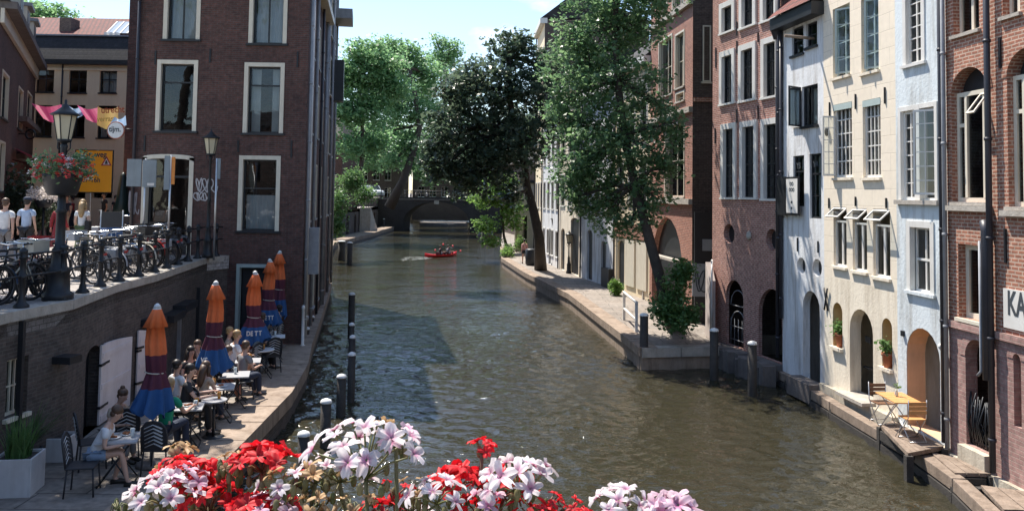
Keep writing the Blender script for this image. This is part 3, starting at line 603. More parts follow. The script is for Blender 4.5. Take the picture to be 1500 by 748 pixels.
# striped awning
def awning(name, label, a, b, zt, zb, out, mats, n=10, mode='s'):
    fc = Fac(a, b); root = thing(name, label, 'awning', (*((fc.A+fc.B)/2).xy, zt)); m = MB()
    for i in range(n):
        u0, u1 = fc.L*i/n, fc.L*(i+1)/n; k = i % len(mats)
        m.quad([fc.p(u0, zt, .05), fc.p(u0, zb, out), fc.p(u1, zb, out), fc.p(u1, zt, .05)], mi=k); m.quad([fc.p(u0, zb, out), fc.p(u0, zb-.22, out), fc.p(u1, zb-.22, out), fc.p(u1, zb, out)], mi=k)
        m.quad([fc.p(u0, zt-.03, .05), fc.p(u0, zb-.03, out-.01), fc.p(u1, zb-.03, out-.01), fc.p(u1, zt-.03, .05)][::-1], mi=k)
    m.build('canopy', mats, root)
    f = MB()
    for u in (.1, fc.L-.1): f.tube([fc.p(u, zt-.5, .02), fc.p(u, zb-.06, out-.05)], .02, 6)
    f.build('arm', 'iron', root); return root
M('cloth_grey', (.10, .12, .13), .8); M('cloth_white', (.6, .6, .58), .8); LEAF('cloth_red', (.45, .04, .06), (.45, .04, .06), .5); LEAF('cloth_magenta', (.88, .10, .28), (.88, .10, .28), .6); LEAF('cloth_yellow', (.85, .60, .18), (.85, .60, .18), .5); LEAF('cloth_blue', (.3, .5, .78), (.3, .5, .78), .5)
awning('awning', 'grey and white striped awning over the far left shop front', (-22.6, 93), (-19.6, 93), 8.9, 7.7, 2.0, ['cloth_grey', 'cloth_white'], 16)
# cream building and dark house at the end of the street
fc = Fac((-27.5, 45), (-19.6, 45)); RC = thing('plastered_house', 'pale cream plastered building with dark mansard roof at the end of the street', 'house', (-23.5, 45, ST))
rs = [fc.rect(53, 102, 79, 135), fc.rect(101, 103, 127, 136), fc.rect(146, 104, 171, 136), fc.rect(51, 154, 76, 200), fc.rect(97, 154, 124, 201), fc.rect(143, 155, 170, 202), fc.rect(5, 100, 31, 133), fc.rect(5, 152, 31, 198)]
zc = fc.px(120, 92)[1]; mb = MB(); wall_face(mb, fc, 0, fc.L, ST-.3, zc, [(rectp(r), .18) for r in rs]+[(rectp(fc.rect(100, 232, 126, 290)), .3), (rectp(fc.rect(135, 232, 165, 290)), .3)]); body(mb, fc, 0, fc.L, ST-.3, zc, 9)
mb.build('wall', 'plaster_tan', RC)
for k, r in enumerate(rs): window(fc, r, RC, 'paint_black', inset=.1, cols=2, rows=1, transom=.62, curtain=[None, None, 'full', None, None, 'half', None, None][k], sillmat='paint_black')
MB().bf(fc, -.1, fc.L+.1, zc-.12, zc+.12, -.2, .3).build('gutter', 'paint_black', RC); MB().bf(fc, 0, fc.L, zc-.42, zc-.3, 0, .08).build('cornice', 'plaster_tan', RC)
zr = fc.px(120, 50)[1]
MB().hexa([fc.p(-.1, zc+.12, .2), fc.p(fc.L+.1, zc+.12, .2), fc.p(fc.L+.1, zc+.12, -9), fc.p(-.1, zc+.12, -9), fc.p(-.1, zr, -.7), fc.p(fc.L+.1, zr, -.7), fc.p(fc.L+.1, zr, -8), fc.p(-.1, zr, -8)]).build('mansard_roof', 'roof_tiles', RC)
MB().bf(fc, -.1, fc.L+.1, zr+.002, zr+.08, -8, -.6).build('roof_edge', 'zinc', RC)
q = fc.px(92, 120)[0]; pipe(fc, q, ST+2.5, zc-.1, RC, .045, 'pipe_dark', .06)
for k in range(3): MB().bf(fc, fc.px(140+8*k, 60)[0], fc.px(144+8*k, 60)[0], zr+.1, zr+.28, -1.2, -.9).build('roof_vent', 'paint_white', RC)
RR = thing('tiled_house', 'house behind with red pantile roof, glazed skylight and square dark chimney', 'house', (-26, 56, ST))
fr_ = Fac((-33, 54), (-22.5, 54)); z0_, z1_ = fr_.px(120, 52)[1], fr_.px(120, 36)[1]
MB().prism([(-33, 54), (-22.5, 54), (-22.5, 62), (-33, 62)], ST, z0_).build('wall', 'brick_side', RR)
MB().quad([fr_.p(-.2, z0_, .3), fr_.p(fr_.L+.2, z0_, .3), fr_.p(fr_.L+.2, z1_+1.2, -4), fr_.p(-.2, z1_+1.2, -4)], [(0, 0), (10.9, 0), (10.9, 4.5), (0, 4.5)]).quad([fr_.p(-.2, z0_, -8.3), fr_.p(fr_.L+.2, z0_, -8.3), fr_.p(fr_.L+.2, z1_+1.2, -4), fr_.p(-.2, z1_+1.2, -4)][::-1]).build('roof', 'roof_red', RR)
for x0, x1, y0, y1, nm, mt in ((82, 99, 24, 60, 'chimney', 'brick_side'),):
    a = fr_.rect(x0, y0, x1, y1); MB().bf(fr_, a[0], a[2], z0_, a[3], -1.5, -.4).build(nm, mt, RR)
a = fr_.rect(160, 29, 190, 50); m = MB(); k = 3
for i in range(k+1): uu = a[0]+(a[2]-a[0])*i/k; m.hexa([fr_.p(uu-.05, a[1], .35), fr_.p(uu+.05, a[1], .35), fr_.p(uu+.05, a[1], .25), fr_.p(uu-.05, a[1], .25), fr_.p(uu-.05, a[3]+.1, -1.1), fr_.p(uu+.05, a[3]+.1, -1.1), fr_.p(uu+.05, a[3]+.1, -1.2), fr_.p(uu-.05, a[3]+.1, -1.2)])
sk_ = m.build('skylight', 'paint_grey', RR); M('pane_sky', (.35, .42, .5), .05, .05, 2)
MB().quad([fr_.p(a[0], a[1], .3), fr_.p(a[2], a[1], .3), fr_.p(a[2], a[3]+.1, -1.15), fr_.p(a[0], a[3]+.1, -1.15)]).build('pane', 'pane_sky', sk_)
# dark house at the extreme left
fl = Fac((-17.6, 29), (-24.9, 44.3)); LH = thing('brick_house', 'dark brick house with dormers at the left edge of the photograph', 'house', (-21, 36, ST))
def fz(x, y): return fl.px(x, y)
zc = fl.px(30, 62)[1]
rs = [fl.rect(2, 105, 12, 175), fl.rect(-30, 105, -16, 170), fl.rect(26, 128, 33, 190), fl.rect(39, 135, 46, 190), fl.rect(-2, 206, 6, 280)]
rs = [r for r in rs if r[2] < fl.L-.1 and r[0] > .1]
mb = MB(); wall_face(mb, fl, 0, fl.L, ST-.3, zc, [(rectp(r), .18) for r in rs]); body(mb, fl, 0, fl.L, ST-.3, zc, 9); mb.build('wall', 'brick_dark', LH)
for r in rs: window(fl, r, LH, 'paint_black', case='paint_cream', casew=.08, cols=1, rows=2)
MB().bf(fl, -.1, fl.L+.1, zc-.5, zc, 0, .12).build('frieze', 'paint_cream', LH); MB().bf(fl, -.1, fl.L+.1, zc+.002, zc+.25, -.3, .5).build('cornice', 'stone_dark', LH)
P = fl.p; m = MB(); m.quad([P(-.2, zc+.25, .3), P(fl.L+.2, zc+.25, .3), P(fl.L-1.0, zc+4.2, -3.5), P(-.2, zc+4.2, -3.5)], [(0, 0), (16, 0), (15, 5), (0, 5)]); m.quad([P(fl.L+.2, zc+.25, .3), P(fl.L+.2, zc+.25, -9), P(fl.L-1.0, zc+4.2, -5.5), P(fl.L-1.0, zc+4.2, -3.5)], [(0, 0), (9, 0), (6, 5), (3, 5)]); m.quad([P(-.2, zc+4.2, -3.5), P(fl.L-1.0, zc+4.2, -3.5), P(fl.L-1.0, zc+4.2, -5.5), P(-.2, zc+4.2, -5.5)]); m.quad([P(-.2, zc+.25, -9), P(-.2, zc+.25, .3), P(-.2, zc+4.2, -3.5), P(-.2, zc+4.2, -5.5)]); m.build('roof', 'roof_tiles', LH)
for u in (5.2, 8.6, 12.4):
    MB().bf(fl, u, u+1.5, zc+.3, zc+1.75, -1.6, .12).build('dormer', 'paint_cream', LH)
    d_ = LH.children[-1] if LH.children else LH
    MB().bf(fl, u-.12, u+1.62, zc+1.752, zc+1.9, -1.7, .3).build('dormer_roof', 'zinc', LH); MB().bf(fl, u+.2, u+.7, zc+.45, zc+1.6, .1, .14).build('dormer_window', 'paint_black', LH); MB().bf(fl, u+.8, u+1.3, zc+.45, zc+1.6, .1, .14).build('dormer_window', 'paint_black', LH)
for z_ in (ST+3.3, ST+4.9): MB().bf(fl, 8, fl.L, z_, z_+.22, 0, .35).build('string_course', 'stone_dark', LH)
awning('awning', 'dark red awning over the shop at the street corner', tuple(fl.p(6, 0).xy), tuple(fl.p(14.5, 0).xy), 7.2, 6.3, 1.6, ['cloth_red', 'cloth_red'], 8)

# ------------------------------------------------------------------ far bridge
BR = thing('stone_bridge', 'brick arch bridge across the distant canal, tree shade put into its dark colour', 'bridge', (-11, 126, 0))
fb = Fac((-19.6, 126), (-.8, 126)); c_ = -11.0+19.6
arc = [(c_-4.9, -.2), (c_+4.9, -.2), (c_+4.9, 1.2)] + [(c_+4.9*math.cos(math.pi*i/14), 1.2+3.1*math.sin(math.pi*i/14)) for i in range(1, 14)] + [(c_-4.9, 1.2)]
mb = MB(); top = [(fb.L, 4.7), (c_, 5.05), (0, 4.85)]
wall_face(mb, fb, 0, fb.L, -.3, 5, [(arc, 9)], top=top)
fb2 = Fac((-.8, 135), (-19.6, 135)); wall_face(mb, fb2, 0, fb.L, -.3, 4.85, [([(fb.L-a, b) for a, b in arc[::-1]], .01)])
mb.quad([(-19.6, 126, 4.84), (-.8, 126, 4.69), (-.8, 135, 4.69), (-19.6, 135, 4.84)]); mb.build('wall', 'brick_bridge_shaded', BR)
MB().bf(fb, 0, fb.L, 4.55, 4.72, 0, .12).build('string_course', 'stone_dark', BR)
m = MB()
for i in range(13): m.bf(fb, .3+i*1.5, .4+i*1.5, 4.9, 5.95, -.5, -.4)
m.tube([fb.p(.2, 5.95, -.45), fb.p(fb.L-.2, 5.95, -.45)], .035, 6); m.tube([fb.p(.2, 5.5, -.45), fb.p(fb.L-.2, 5.5, -.45)], .025, 6); m.build('railing', 'iron', BR)
MB().bf(fb, c_-.35, c_+.35, 4.0, 4.5, 0, .1).build('keystone', 'stone', BR)
# left far quay and its wall
lq = [(-17.0, 62), (-17.3, 84), (-16.9, 104), (-17.2, 126)]
MB().prism([(-13, 60)]+[(x, y) for x, y in lq[1:]]+[(-21, 126), (-21, 84), (-14.4, 60)], -.5, .5).build('quay', 'stone_dark', kind='structure')
strip([(-13, 60), (-17.3, 84), (-16.9, 104), (-17.2, 125.9)], 1.8, -.05, .62, .4, 'quay_edge', 'stone_quay', 2.4, .03)
qf = Fac((-19.6, 84), (-19.6, 126)); qf = Fac((-19.6, 84), (-19.6, 125.9))
QW = thing('quay_wall', 'dark quay wall on the far left bank with arched cellars and stone stairs', 'wall', (-19.6, 100, .5)); mb = MB(); holes = [(archp((3+5*i, .5, 4.6+5*i, 2.8)), .6) for i in range(8)]
wall_face(mb, qf, 0, qf.L, 0, ST+.02, holes); mb.quad([(-19.6, 84, 0), (-19.6, 84, ST), (-14.0, 60, ST), (-14.0, 60, 0)]); mb.build('wall', 'brick_wharf', QW)
for i in range(8): MB().bf(qf, 3+5*i, 4.6+5*i, .5, 2.9, -.65, -.6).build('cellar_door', 'paint_black', QW)
m = MB()
for i in range(14): m.box((-18.8, 116-i*.42, .62+.22*i/2), (1.4, .42, .22*i+.25))
m.build('stairs', 'stone', QW)
m = MB()
for i in range(22): m.bf(qf, .1+i*1.95, .18+i*1.95, ST, ST+1.0, -.3, -.22)
for z_ in (ST+.5, ST+.98): m.tube([qf.p(.1, z_, -.26), qf.p(qf.L-.1, z_, -.26)], .025, 5)
tag(m.build('railing', 'iron'), 'black iron railing along the far left quay by the parked car', 'railing')
# sunlit quay seen through the bridge arch
MB().prism([(-16, 150), (-10.5, 143), (-8, 150), (-8, 158), (-16, 158)], -.3, .45).build('far_quay', 'stone_dark', kind='structure')
# ------------------------------------------------------------------ right quay
Q0 = [(-1.2, 126), (-.9, 80), (-.62, 65.8), (.95, 54), (2.95, 42.85), (4.28, 27.85), (6.9, 28.5), (7.5, 31)]
MB().prism(Q0[::-1]+[(-1.2, 126), (8, 126), (10, 70), (12, 36), (8, 30.8)][0:0]+[(-1.2, 126), (9, 126), (12, 60), (12, 31)], -.6, TZ-.05).build('quay', 'brick_wharf', kind='structure') if False else None
qp = [(4.28, 27.85), (6.9, 28.4), (7.3, 31), (12, 31), (12, 60), (9, 126), (-1.2, 126), (-.9, 80), (-.62, 65.8), (.95, 54), (2.95, 42.85)]
MB().prism(qp, -.6, TZ-.02).build('quay', ['slabs', 'stone_quay'], kind='structure') if False else MB().prism(qp, -.6, TZ-.02, 0, 1).build('quay', ['slabs', 'stone_quay'], kind='structure')
strip([(-.9, 80), (-.62, 65.8), (.95, 54), (2.95, 42.85), (4.28, 27.85)], -.07, .55, TZ+.02, .28, 'quay_edge', 'stone_quay', 1.7, .012, .006)
strip([(4.28, 27.85), (6.9, 28.4)], -.07, .4, TZ+.015, .3, 'quay_edge', 'stone', 1.4, .012, .006)

# the bank behind the camera and the deck of the bridge the picture is taken from
row_house('brick_house', 'long brick terrace of houses behind the camera, seen only in reflections', (40, -42), (-40, -42), 0, 13, 8, 'brick_side', [(2+3.2*i, z, 3.4+3.2*i, z+1.9) for i in range(24) for z in (4.6, 8.2)], dict(cols=2, rows=2), roofh=3)
MB().prism([(-30, -5), (30, -5), (30, .75), (-30, .75)], 3.3, 3.85).build('bridge_deck', 'paving', kind='structure')

MB().prism([(-34, 124.5), (-19.65, 124.5), (-19.65, 140), (-34, 140)], ST, 4.8).build('bridge_approach', ['paving', 'brick_wharf'], kind='structure') if False else MB().prism([(-34, 124.5), (-19.65, 124.5), (-19.65, 140), (-34, 140)], ST, 4.8, 0, 1).build('bridge_approach', ['paving', 'brick_wharf'], kind='structure')
# ------------------------------------------------------------------ right bank houses
BW = dict(case='paint_white', casew=.19, inset=.07, fw=.04, sillmat='paint_white')
fB = Fac((7.2, 30.6), (8.25, 26.0)); fWh = Fac((8.25, 26.0), (8.6, 23.5)); fC = Fac((8.6, 23.5), (8.97, 19.9)); fBl = Fac((8.97, 19.9), (9.16, 17.95)); fR1 = Fac((9.16, 17.95), (9.3, 16.25)); fR2 = Fac((9.3, 16.25), (9.65, 12.0))
def finish(root, fc, mb, mats, z0, zt, depth=8, cor=None, roof='roof_tiles'):
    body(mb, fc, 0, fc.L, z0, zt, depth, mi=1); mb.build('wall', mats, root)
    if cor: MB().bf(fc, 0, fc.L, zt-.3, zt+.1, -.2, .35).build('cornice', cor, root)
    P = fc.p; z = zt+.1; m = MB(); m.quad([P(0, z, .3), P(fc.L, z, .3), P(fc.L, z+2.2, -2.5), P(0, z+2.2, -2.5)], [(0, 0), (fc.L, 0), (fc.L, 3.6), (0, 3.6)]).quad([P(0, z+2.2, -2.5), P(fc.L, z+2.2, -2.5), P(fc.L, z, -depth), P(0, z, -depth)]).quad([P(0, z, .3), P(0, z+2.2, -2.5), P(0, z, -depth)][::-1]).quad([P(fc.L, z, .3), P(fc.L, z+2.2, -2.5), P(fc.L, z, -depth)]); m.build('roof', roof, root)
def anchors(fc, root, L, w=.035, mat='iron'):
    for x, y0, y1 in L: a = fc.rect(x-1, y0, x+1, y1); c = (a[0]+a[2])/2; MB().bf(fc, c-w/2, c+w/2, a[1], a[3], 0, .035).build('wall_anchor', mat, root)
def interior(fc, r, root, dep, mat, back='interior'):
    """a vaulted recess lined behind an arch"""
    pass
# --- brown brick house
HB = thing('brick_house', 'brown brick house with three rows of white framed windows and two cellar arches', 'house', (7.7, 28.3, 0))
rw = [[(1055, 2, 1077, 46), (1084, -18, 1108, 38), (1115, -30, 1140, 28)], [(1055, 74, 1077, 151), (1083, 64, 1108, 146), (1116, 54, 1142, 141)], [(1057, 181, 1079, 289), (1085, 177, 1110, 289), (1116, 173, 1144, 291)]]
rects = [fB.rect(*q) for L in rw for q in L]
row_m1 = [fB.rect(1055, -75, 1077, -25), fB.rect(1084, -90, 1108, -45), fB.rect(1115, -110, 1140, -60)]
ar = [fB.rect(1063, 410, 1089, 489), fB.rect(1111, 423, 1154, 517)]; ov = [fB.rect(1060, 328, 1076, 357), fB.rect(1122, 335, 1140, 367)]
zt = 14.5; mb = MB(); wall_face(mb, fB, 0, fB.L, -.3, zt, [(rectp(r), .22) for r in rects+row_m1]+[(archp((r[0], .62, r[2], r[3])), .13) for r in ar]+[(ovalp(r), .25) for r in ov]); finish(HB, fB, mb, ['brick_brown', 'brick_side'], -.3, zt, 8, 'paint_cream')
for k, r in enumerate(rects+row_m1): window(fB, r, HB, 'paint_black', curtain=[None, 'half', None, 'blind', None, None, 'half', 'left', None, None, None, None][k], cols=2, rows=2 if k < 3 or k > 8 else 3, transom=.47 if 6 <= k < 9 else None, **BW)
for r in ov: MB().bf(fB, r[0]+.02, r[2]-.02, r[1]+.02, r[3]-.02, -.24, -.2).build('oval_window', 'paint_black', HB)
m = MB(); m.lathe(fB.p(*fB.px(1098, 345), .03), [(.14, -.03), (.16, 0), (.09, .05), (.0, .07)], 10, ax=fB.n); m.build('stone_plaque', 'stone', HB)
for i, r in enumerate(ar):
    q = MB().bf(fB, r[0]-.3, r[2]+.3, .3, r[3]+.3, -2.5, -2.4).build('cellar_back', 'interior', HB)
    u0, u1 = r[0], r[2]
    if i == 0:
        m = MB(); cx = (u0+u1)/2; rad = (u1-u0)*.42
        for cz in (1.95, 1.25): m.tube([fB.p(cx+rad*math.cos(math.pi*j/12), cz+rad*math.sin(math.pi*j/12), -.15) for j in range(13)], .018, 5)
        for zz in (1.95, 1.25, .8): m.tube([fB.p(u0+.05, zz, -.15), fB.p(u1-.05, zz, -.15)], .015, 5)
        for j in range(5): m.tube([fB.p(u0+.1+(u1-u0-.2)*j/4, .62, -.15), fB.p(u0+.1+(u1-u0-.2)*j/4, 1.5, -.15)], .01, 4)
        m.build('gate', 'zinc', HB)
t_ = fB.px(1122, 462); M('sign_text', (.45, .46, .47), .6)
text('lettering', 'Zuiver', fB, t_[0]+.05, t_[1]+.1, .34, 'sign_text', HB, -.5, 1.0, shear=.2); text('lettering', 'utrecht', fB, t_[0]+.62, t_[1]-.06, .13, 'sign_text', HB, -.5)
anchors(fB, HB, [(1049, 70, 100), (1080, 60, 78), (1111, 48, 62), (1080, 160, 180), (1111, 155, 175), (1147, 150, 170), (1048, 188, 210), (1080, 32, 52)])
pipe(fB, fB.L-.14, .8, zt, HB, .055, 'pipe_dark'); pipe(fB, fB.L-.02, 3.8, zt, HB, .05, 'brick_side' if False else 'pipe_dark', .12)
MB().lathe(fB.p(fB.L-.1, fB.px(1150, 42)[1], .16), [(.07, -.3), (.17, 0), (.2, .25)], 8).build('rainwater_head', 'pipe_dark', HB)
m = MB(); random.seed(3)
for i in range(26):
    u = .1+fB.L*i/26; m.box(fB.p(u, .22+.12*random.random(), .35+.25*random.random()), (.4, .5, .5+.2*random.random()), random.uniform(-.3, .3))
m.build('footing_stones', 'stone_dark', HB); MB().bf(fB, 0, fB.L, .1, .6, 0, .32).build('plinth', 'stone_dark', HB)
# --- white house
HW = thing('plastered_house', 'narrow white plastered house with black shutters open on the second floor', 'house', (8.4, 24.7, 0))
rs = [fWh.rect(1160, 40, 1177, 80), fWh.rect(1181, 33, 1197, 68), fWh.rect(1175, 125, 1198, 184), fWh.rect(1162, 228, 1178, 302), fWh.rect(1186, 225, 1203, 320)]
a_ = fWh.rect(1176, 426, 1201, 540); a_ = (a_[0], .45, a_[2], a_[3]); ov = [fWh.rect(1167.5, 377, 1180, 401), fWh.rect(1190.5, 379, 1204, 405)]
zt = fWh.px(1180, 18)[1]; mb = MB(); wall_face(mb, fWh, 0, fWh.L, -.3, zt, [(rectp(r), .2) for r in rs]+[(archp(a_), .22)]+[(ovalp(r), .2) for r in ov]); body(mb, fWh, 0, fWh.L, -.3, zt, 8, mi=0); mb.build('wall', ['plaster_white'], HW)
for k, r in enumerate(rs): window(fWh, r, HW, 'paint_black', cols=[1, 1, 2, 1, 1][k], rows=[2, 2, 1, 1, 2][k], transom=[None, None, None, .7, .7][k], inset=.06, fw=.05, curtain=[None, None, 'full', 'blind', 'full'][k], sill=k < 3)
P = fWh.p; z = zt
MB().bf(fWh, -.05, fWh.L+.05, z-.28, z+.08, -.2, .38).build('eaves', 'paint_black', HW)
MB().quad([P(-.1, z+.08, .45), P(fWh.L+.1, z+.08, .45), P(fWh.L+.1, z+3.6, -3.2), P(-.1, z+3.6, -3.2)], [(0, 0), (2.8, 0), (2.8, 5), (0, 5)]).quad([P(-.1, z+3.6, -3.2), P(fWh.L+.1, z+3.6, -3.2), P(fWh.L+.1, z, -8), P(-.1, z, -8)]).build('roof', 'roof_red', HW)
for r in ov: MB().bf(fWh, r[0]+.02, r[2]-.02, r[1]+.02, r[3]-.02, -.2, -.17).build('oval_window', 'paint_black', HW)
# open black shutter on the middle window, white one on its left
r = rs[2]; L_ = fWh.rect(1161, 126, 1175, 184)
m = MB(); m.bf(fWh, L_[0], L_[2], r[1], r[3], .03, .07); m.build('shutter', 'paint_white', HW); casement(fWh, r[0], r[1], r[3], .55, R(62), HW, 'paint_black', 1, .05, 1, 1, 'shutter')
for k, (x0, x1) in enumerate(((1146, 1158), (1159, 1178))):
    b_ = fWh.rect(x0, 259, x1, 315); b_ = (max(b_[0], -.5), b_[1], b_[2], b_[3])
    o_ = MB().bf(fWh, b_[0], b_[2], b_[1], b_[3], .14, .18).build('notice_board', 'paint_black', HW)
    if k: 
        MB().bf(fWh, b_[0]+.05, b_[2]-.05, b_[1]+.06, b_[3]-.06, .18, .185).build('board_panel', 'paint_white', o_)
        M('ink', (.05, .06, .07), .7, .1)
        for j, s_ in enumerate(('OO', 'OOO', 'OPEN', 'IIIII', 'IIII', 'IIIII')): text('lettering', s_, fWh, (b_[0]+b_[2])/2, b_[3]-.28-.17*j, .14 if j < 2 else .09, 'ink', o_, .19, 1., align='CENTER') if s_ not in ('OPEN',) else None
for r_ in (rs[3], rs[4]): text('lettering', 'YS' if r_ is rs[3] else 'YA', fWh, r_[0]+.12, r_[3]-.42, .24, 'ink', HW, -.045)
m = MB(); m.tube([fWh.p(fWh.L-.5, fWh.px(1190, 58)[1], 0), fWh.p(fWh.L-.5, fWh.px(1190, 58)[1]+.05, .9)], .045, 8); m.build('hoist_beam', 'timber', HW)
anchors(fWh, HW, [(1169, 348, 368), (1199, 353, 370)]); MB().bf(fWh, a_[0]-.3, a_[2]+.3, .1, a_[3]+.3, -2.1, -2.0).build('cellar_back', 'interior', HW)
MB().bf(fWh, a_[0]-.1, a_[2]+.25, .05, .55, 0, .45).build('doorstep', 'stone_dark', HW); pipe(fWh, .06, 2, zt, HW, .05, 'pipe_dark', .08)
# --- cream house
HC = thing('plastered_house', 'cream ashlar house with flowerpot niches beside an arched doorway', 'house', (8.8, 21.7, 0))
r0 = [fC.rect(1220, 9, 1245, 112), fC.rect(1261.5, -5, 1287, 105)]; r1 = [fC.rect(1221, 151, 1248, 260), fC.rect(1264, 145, 1290, 260)]
r2 = [fC.rect(1221, 303, 1240, 390), fC.rect(1249, 305, 1270, 397), fC.rect(1279, 306, 1304, 406)]
ni = [fC.rect(1220, 443, 1234, 508), fC.rect(1292, 466, 1307, 538)]; aa = fC.rect(1245, 453, 1279, 592); rm = [fC.rect(1220, -120, 1245, -40), fC.rect(1261, -140, 1287, -55)]
zt = 13.6; zu = fC.px(1260, 415)[1]; mb = MB()
H_up = [(rectp(r), .2) for r in r0+r1+rm]; H_all = H_up+[(rectp(r), .2) for r in r2]+[(archp(r), .3) for r in ni]+[(archp(aa), .3)]
hi = [h for h in H_up]+[(rectp(r), .2) for r in r2]; lo = [(archp(r), .3) for r in ni]+[(archp((aa[0], max(aa[1], .5), aa[2], aa[3])), .30)]
zm = min(r[1] for r in r2)-.25
wall_face(mb, fC, 0, fC.L, zm, zt, hi, mi=0); wall_face(mb, fC, 0, fC.L, -.3, zm, lo, mi=2, rmi=2); finish(HC, fC, mb, ['ashlar_cream', 'plaster_cream', 'plaster_cream'], -.3, zt, 8, 'paint_cream')
for r in r0+rm: window(fC, r, HC, 'paint_sage', cols=2, rows=4, inset=.12, fw=.045, sillmat='plaster_cream', sash=0); 
for r in r0: casement(fC, r[2]-.05, r[1]+.05, r[3]-.1, (r[2]-r[0])*.5, R(35), HC, 'paint_sage', -1, -.09, 1, 4)
for k, r in enumerate(r1): window(fC, r, HC, 'paint_white', cols=4, rows=5, inset=.07, fw=.07, mun=.03, sillmat='plaster_cream', curtain=None)
casement(fC, r1[0][0]+.02, r1[0][1]+.05, r1[0][3]-.3, .34, R(100), HC, 'paint_white', 1, -.04, 2, 5)
for r in r1: MB().bf(fC, r[0], r[2], r[3]-.17, r[3]-.01, -.05, .01).build('lintel_board', 'paint_sage', HC)
for k, r in enumerate(r2):
    zt_ = r[1]+(r[3]-r[1])*.77
    w_ = window(fC, (r[0], r[1], r[2], zt_), HC, 'paint_white', cols=2, rows=1, inset=.07, fw=.05, mun=.05, sillmat='plaster_cream'); MB().bf(fC, r[0], r[2], r[3]-.03, r[3], -.1, -.02).build('head', 'paint_white', w_)
    hopper(fC, r[0]+.01, r[2]-.01, zt_-.02, r[3]-.03, R(48), HC)
for r in ni: MB().bf(fC, r[0]-.02, r[2]+.02, r[1]-.02, r[3]+.02, -.33, -.3).build('niche_back', 'niche_gold', HC); MB().bf(fC, r[0]-.05, r[2]+.05, r[1]-.08, r[1]-.002, -.29, .1).build('niche_sill', 'plaster_cream', HC)

for r in ni:
    m = MB(); pts = archp(r); cx, cz = (r[0]+r[2])/2, (r[1]+r[3])/2; sh = lambda q: (q[0]+(.005 if q[0] < cx else -.005), q[1]-(.005 if q[1] > cz else -.005))
    for i in range(len(pts)): a, b = sh(pts[i]), sh(pts[(i+1) % len(pts)]); m.quad([fC.p(*a, -.01), fC.p(*b, -.01), fC.p(*b, -.29), fC.p(*a, -.29)])
    m.build('niche_lining', 'niche_gold', HC)
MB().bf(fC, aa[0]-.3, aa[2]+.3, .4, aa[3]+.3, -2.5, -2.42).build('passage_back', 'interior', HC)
m = MB(); dz = aa[3]-.35; m.bf(fC, aa[0]+(aa[2]-aa[0])*.5, aa[0]+(aa[2]-aa[0])*.56, .5, dz, -.42, -.36); m.bf(fC, aa[0], aa[2], dz-1.2, dz-1.15, -.42, -.36); m.build('glass_door', 'paint_black', HC)
MB().bf(fC, aa[0]+.25, aa[0]+.5, 2.0, 2.15, -.3, -.28).build('name_plate', 'paint_black', HC)
anchors(fC, HC, [(1216, 150, 170), (1254, 138, 160), (1297, 128, 152), (1215, 290, 305), (1254, 288, 302), (1299, 290, 305)]); 
MB().ball(fC.p(*fC.px(1213.5, 193), .05), .11, 8, sc=(.5, .8, 1.2)).build('wall_lamp', 'paint_black', HC)
m = MB(); c = fC.px(1212, 438)
for j in range(2): m.tube([fC.p(c[0]-.1+.2*j, c[1]-.3, .04), fC.p(c[0]+.1-.2*j, c[1]+.3, .05)], .025, 5)
m.build('wall_ornament', 'iron', HC)
MB().bf(fC, 0, fC.L, -.2, .62, .0, .16).build('plinth', 'plinth', HC); MB().bf(fC, aa[0]-.1, aa[2]+.1, .621, .70, -.3, .35).build('doorstep', 'stone', HC)
# --- pale blue house
HL = thing('plastered_house', 'pale blue plastered house with an arched porch behind the cafe table', 'house', (9.1, 18.9, 0))
rb = [fBl.rect(1323, -25, 1355, 93), fBl.rect(1317, 153, 1374, 293), fBl.rect(1329, 324, 1369, 428)]; ab = fBl.rect(1328, 481, 1377, 572); ab = (ab[0], .55, ab[2], ab[3])
zt = 13.2; mb = MB(); wall_face(mb, fBl, 0, fBl.L, -.3, zt, [(rectp(r), .2) for r in rb]+[(archp(ab), .45)], rmi=0); finish(HL, fBl, mb, ['plaster_blue', 'plaster_blue'], -.3, zt, 8, 'paint_white')
m = MB(); pts = archp(ab)
for i in range(len(pts)):
    a, b = pts[i], pts[(i+1) % len(pts)]; k = .006; cx, cz = (ab[0]+ab[2])/2, (ab[1]+ab[3])/2
    sh = lambda q: (q[0]+(k if q[0] < cx else -k), q[1]-(k if q[1] > cz else -k))
    a, b = sh(a), sh(b); m.quad([fBl.p(*a, -.01), fBl.p(*b, -.01), fBl.p(*b, -.44), fBl.p(*a, -.44)])
m.build('porch_lining', 'niche_ochre', HL); MB().bf(fBl, ab[0]-.3, ab[2]+.6, .3, ab[3]+.3, -2.3, -2.2).build('porch_back', 'niche_ochre', HL)
MB().bf(fBl, ab[0]+(ab[2]-ab[0])*.45, ab[2]-.05, .56, ab[3]-.25, -2.195, -2.15).build('door', 'paint_black', HL)
window(fBl, rb[0], HL, 'paint_white', case='paint_white', casew=.13, cols=2, rows=6, inset=.06, fw=.05)
r = rb[1]; um = (r[0]+r[2])/2
window(fBl, (r[0], r[1], um, r[3]), HL, 'paint_white', case='paint_white', casew=.1, cols=2, rows=6, inset=.06, fw=.07, sill=False); window(fBl, (um, r[1], r[2], r[3]), HL, 'paint_white', case='paint_white', casew=.1, cols=1, rows=1, inset=.1, fw=.05, sill=False)
casement(fBl, r[2]-.12, r[1]+.12, r[3]-.15, (r[2]-um)*.7, R(32), HL, 'paint_white', -1, -.07, 2, 6); MB().bf(fBl, r[0]-.08, r[2]+.08, r[1]-.1, r[1]-.002, -.1, .1).build('sill', 'stone', HL)
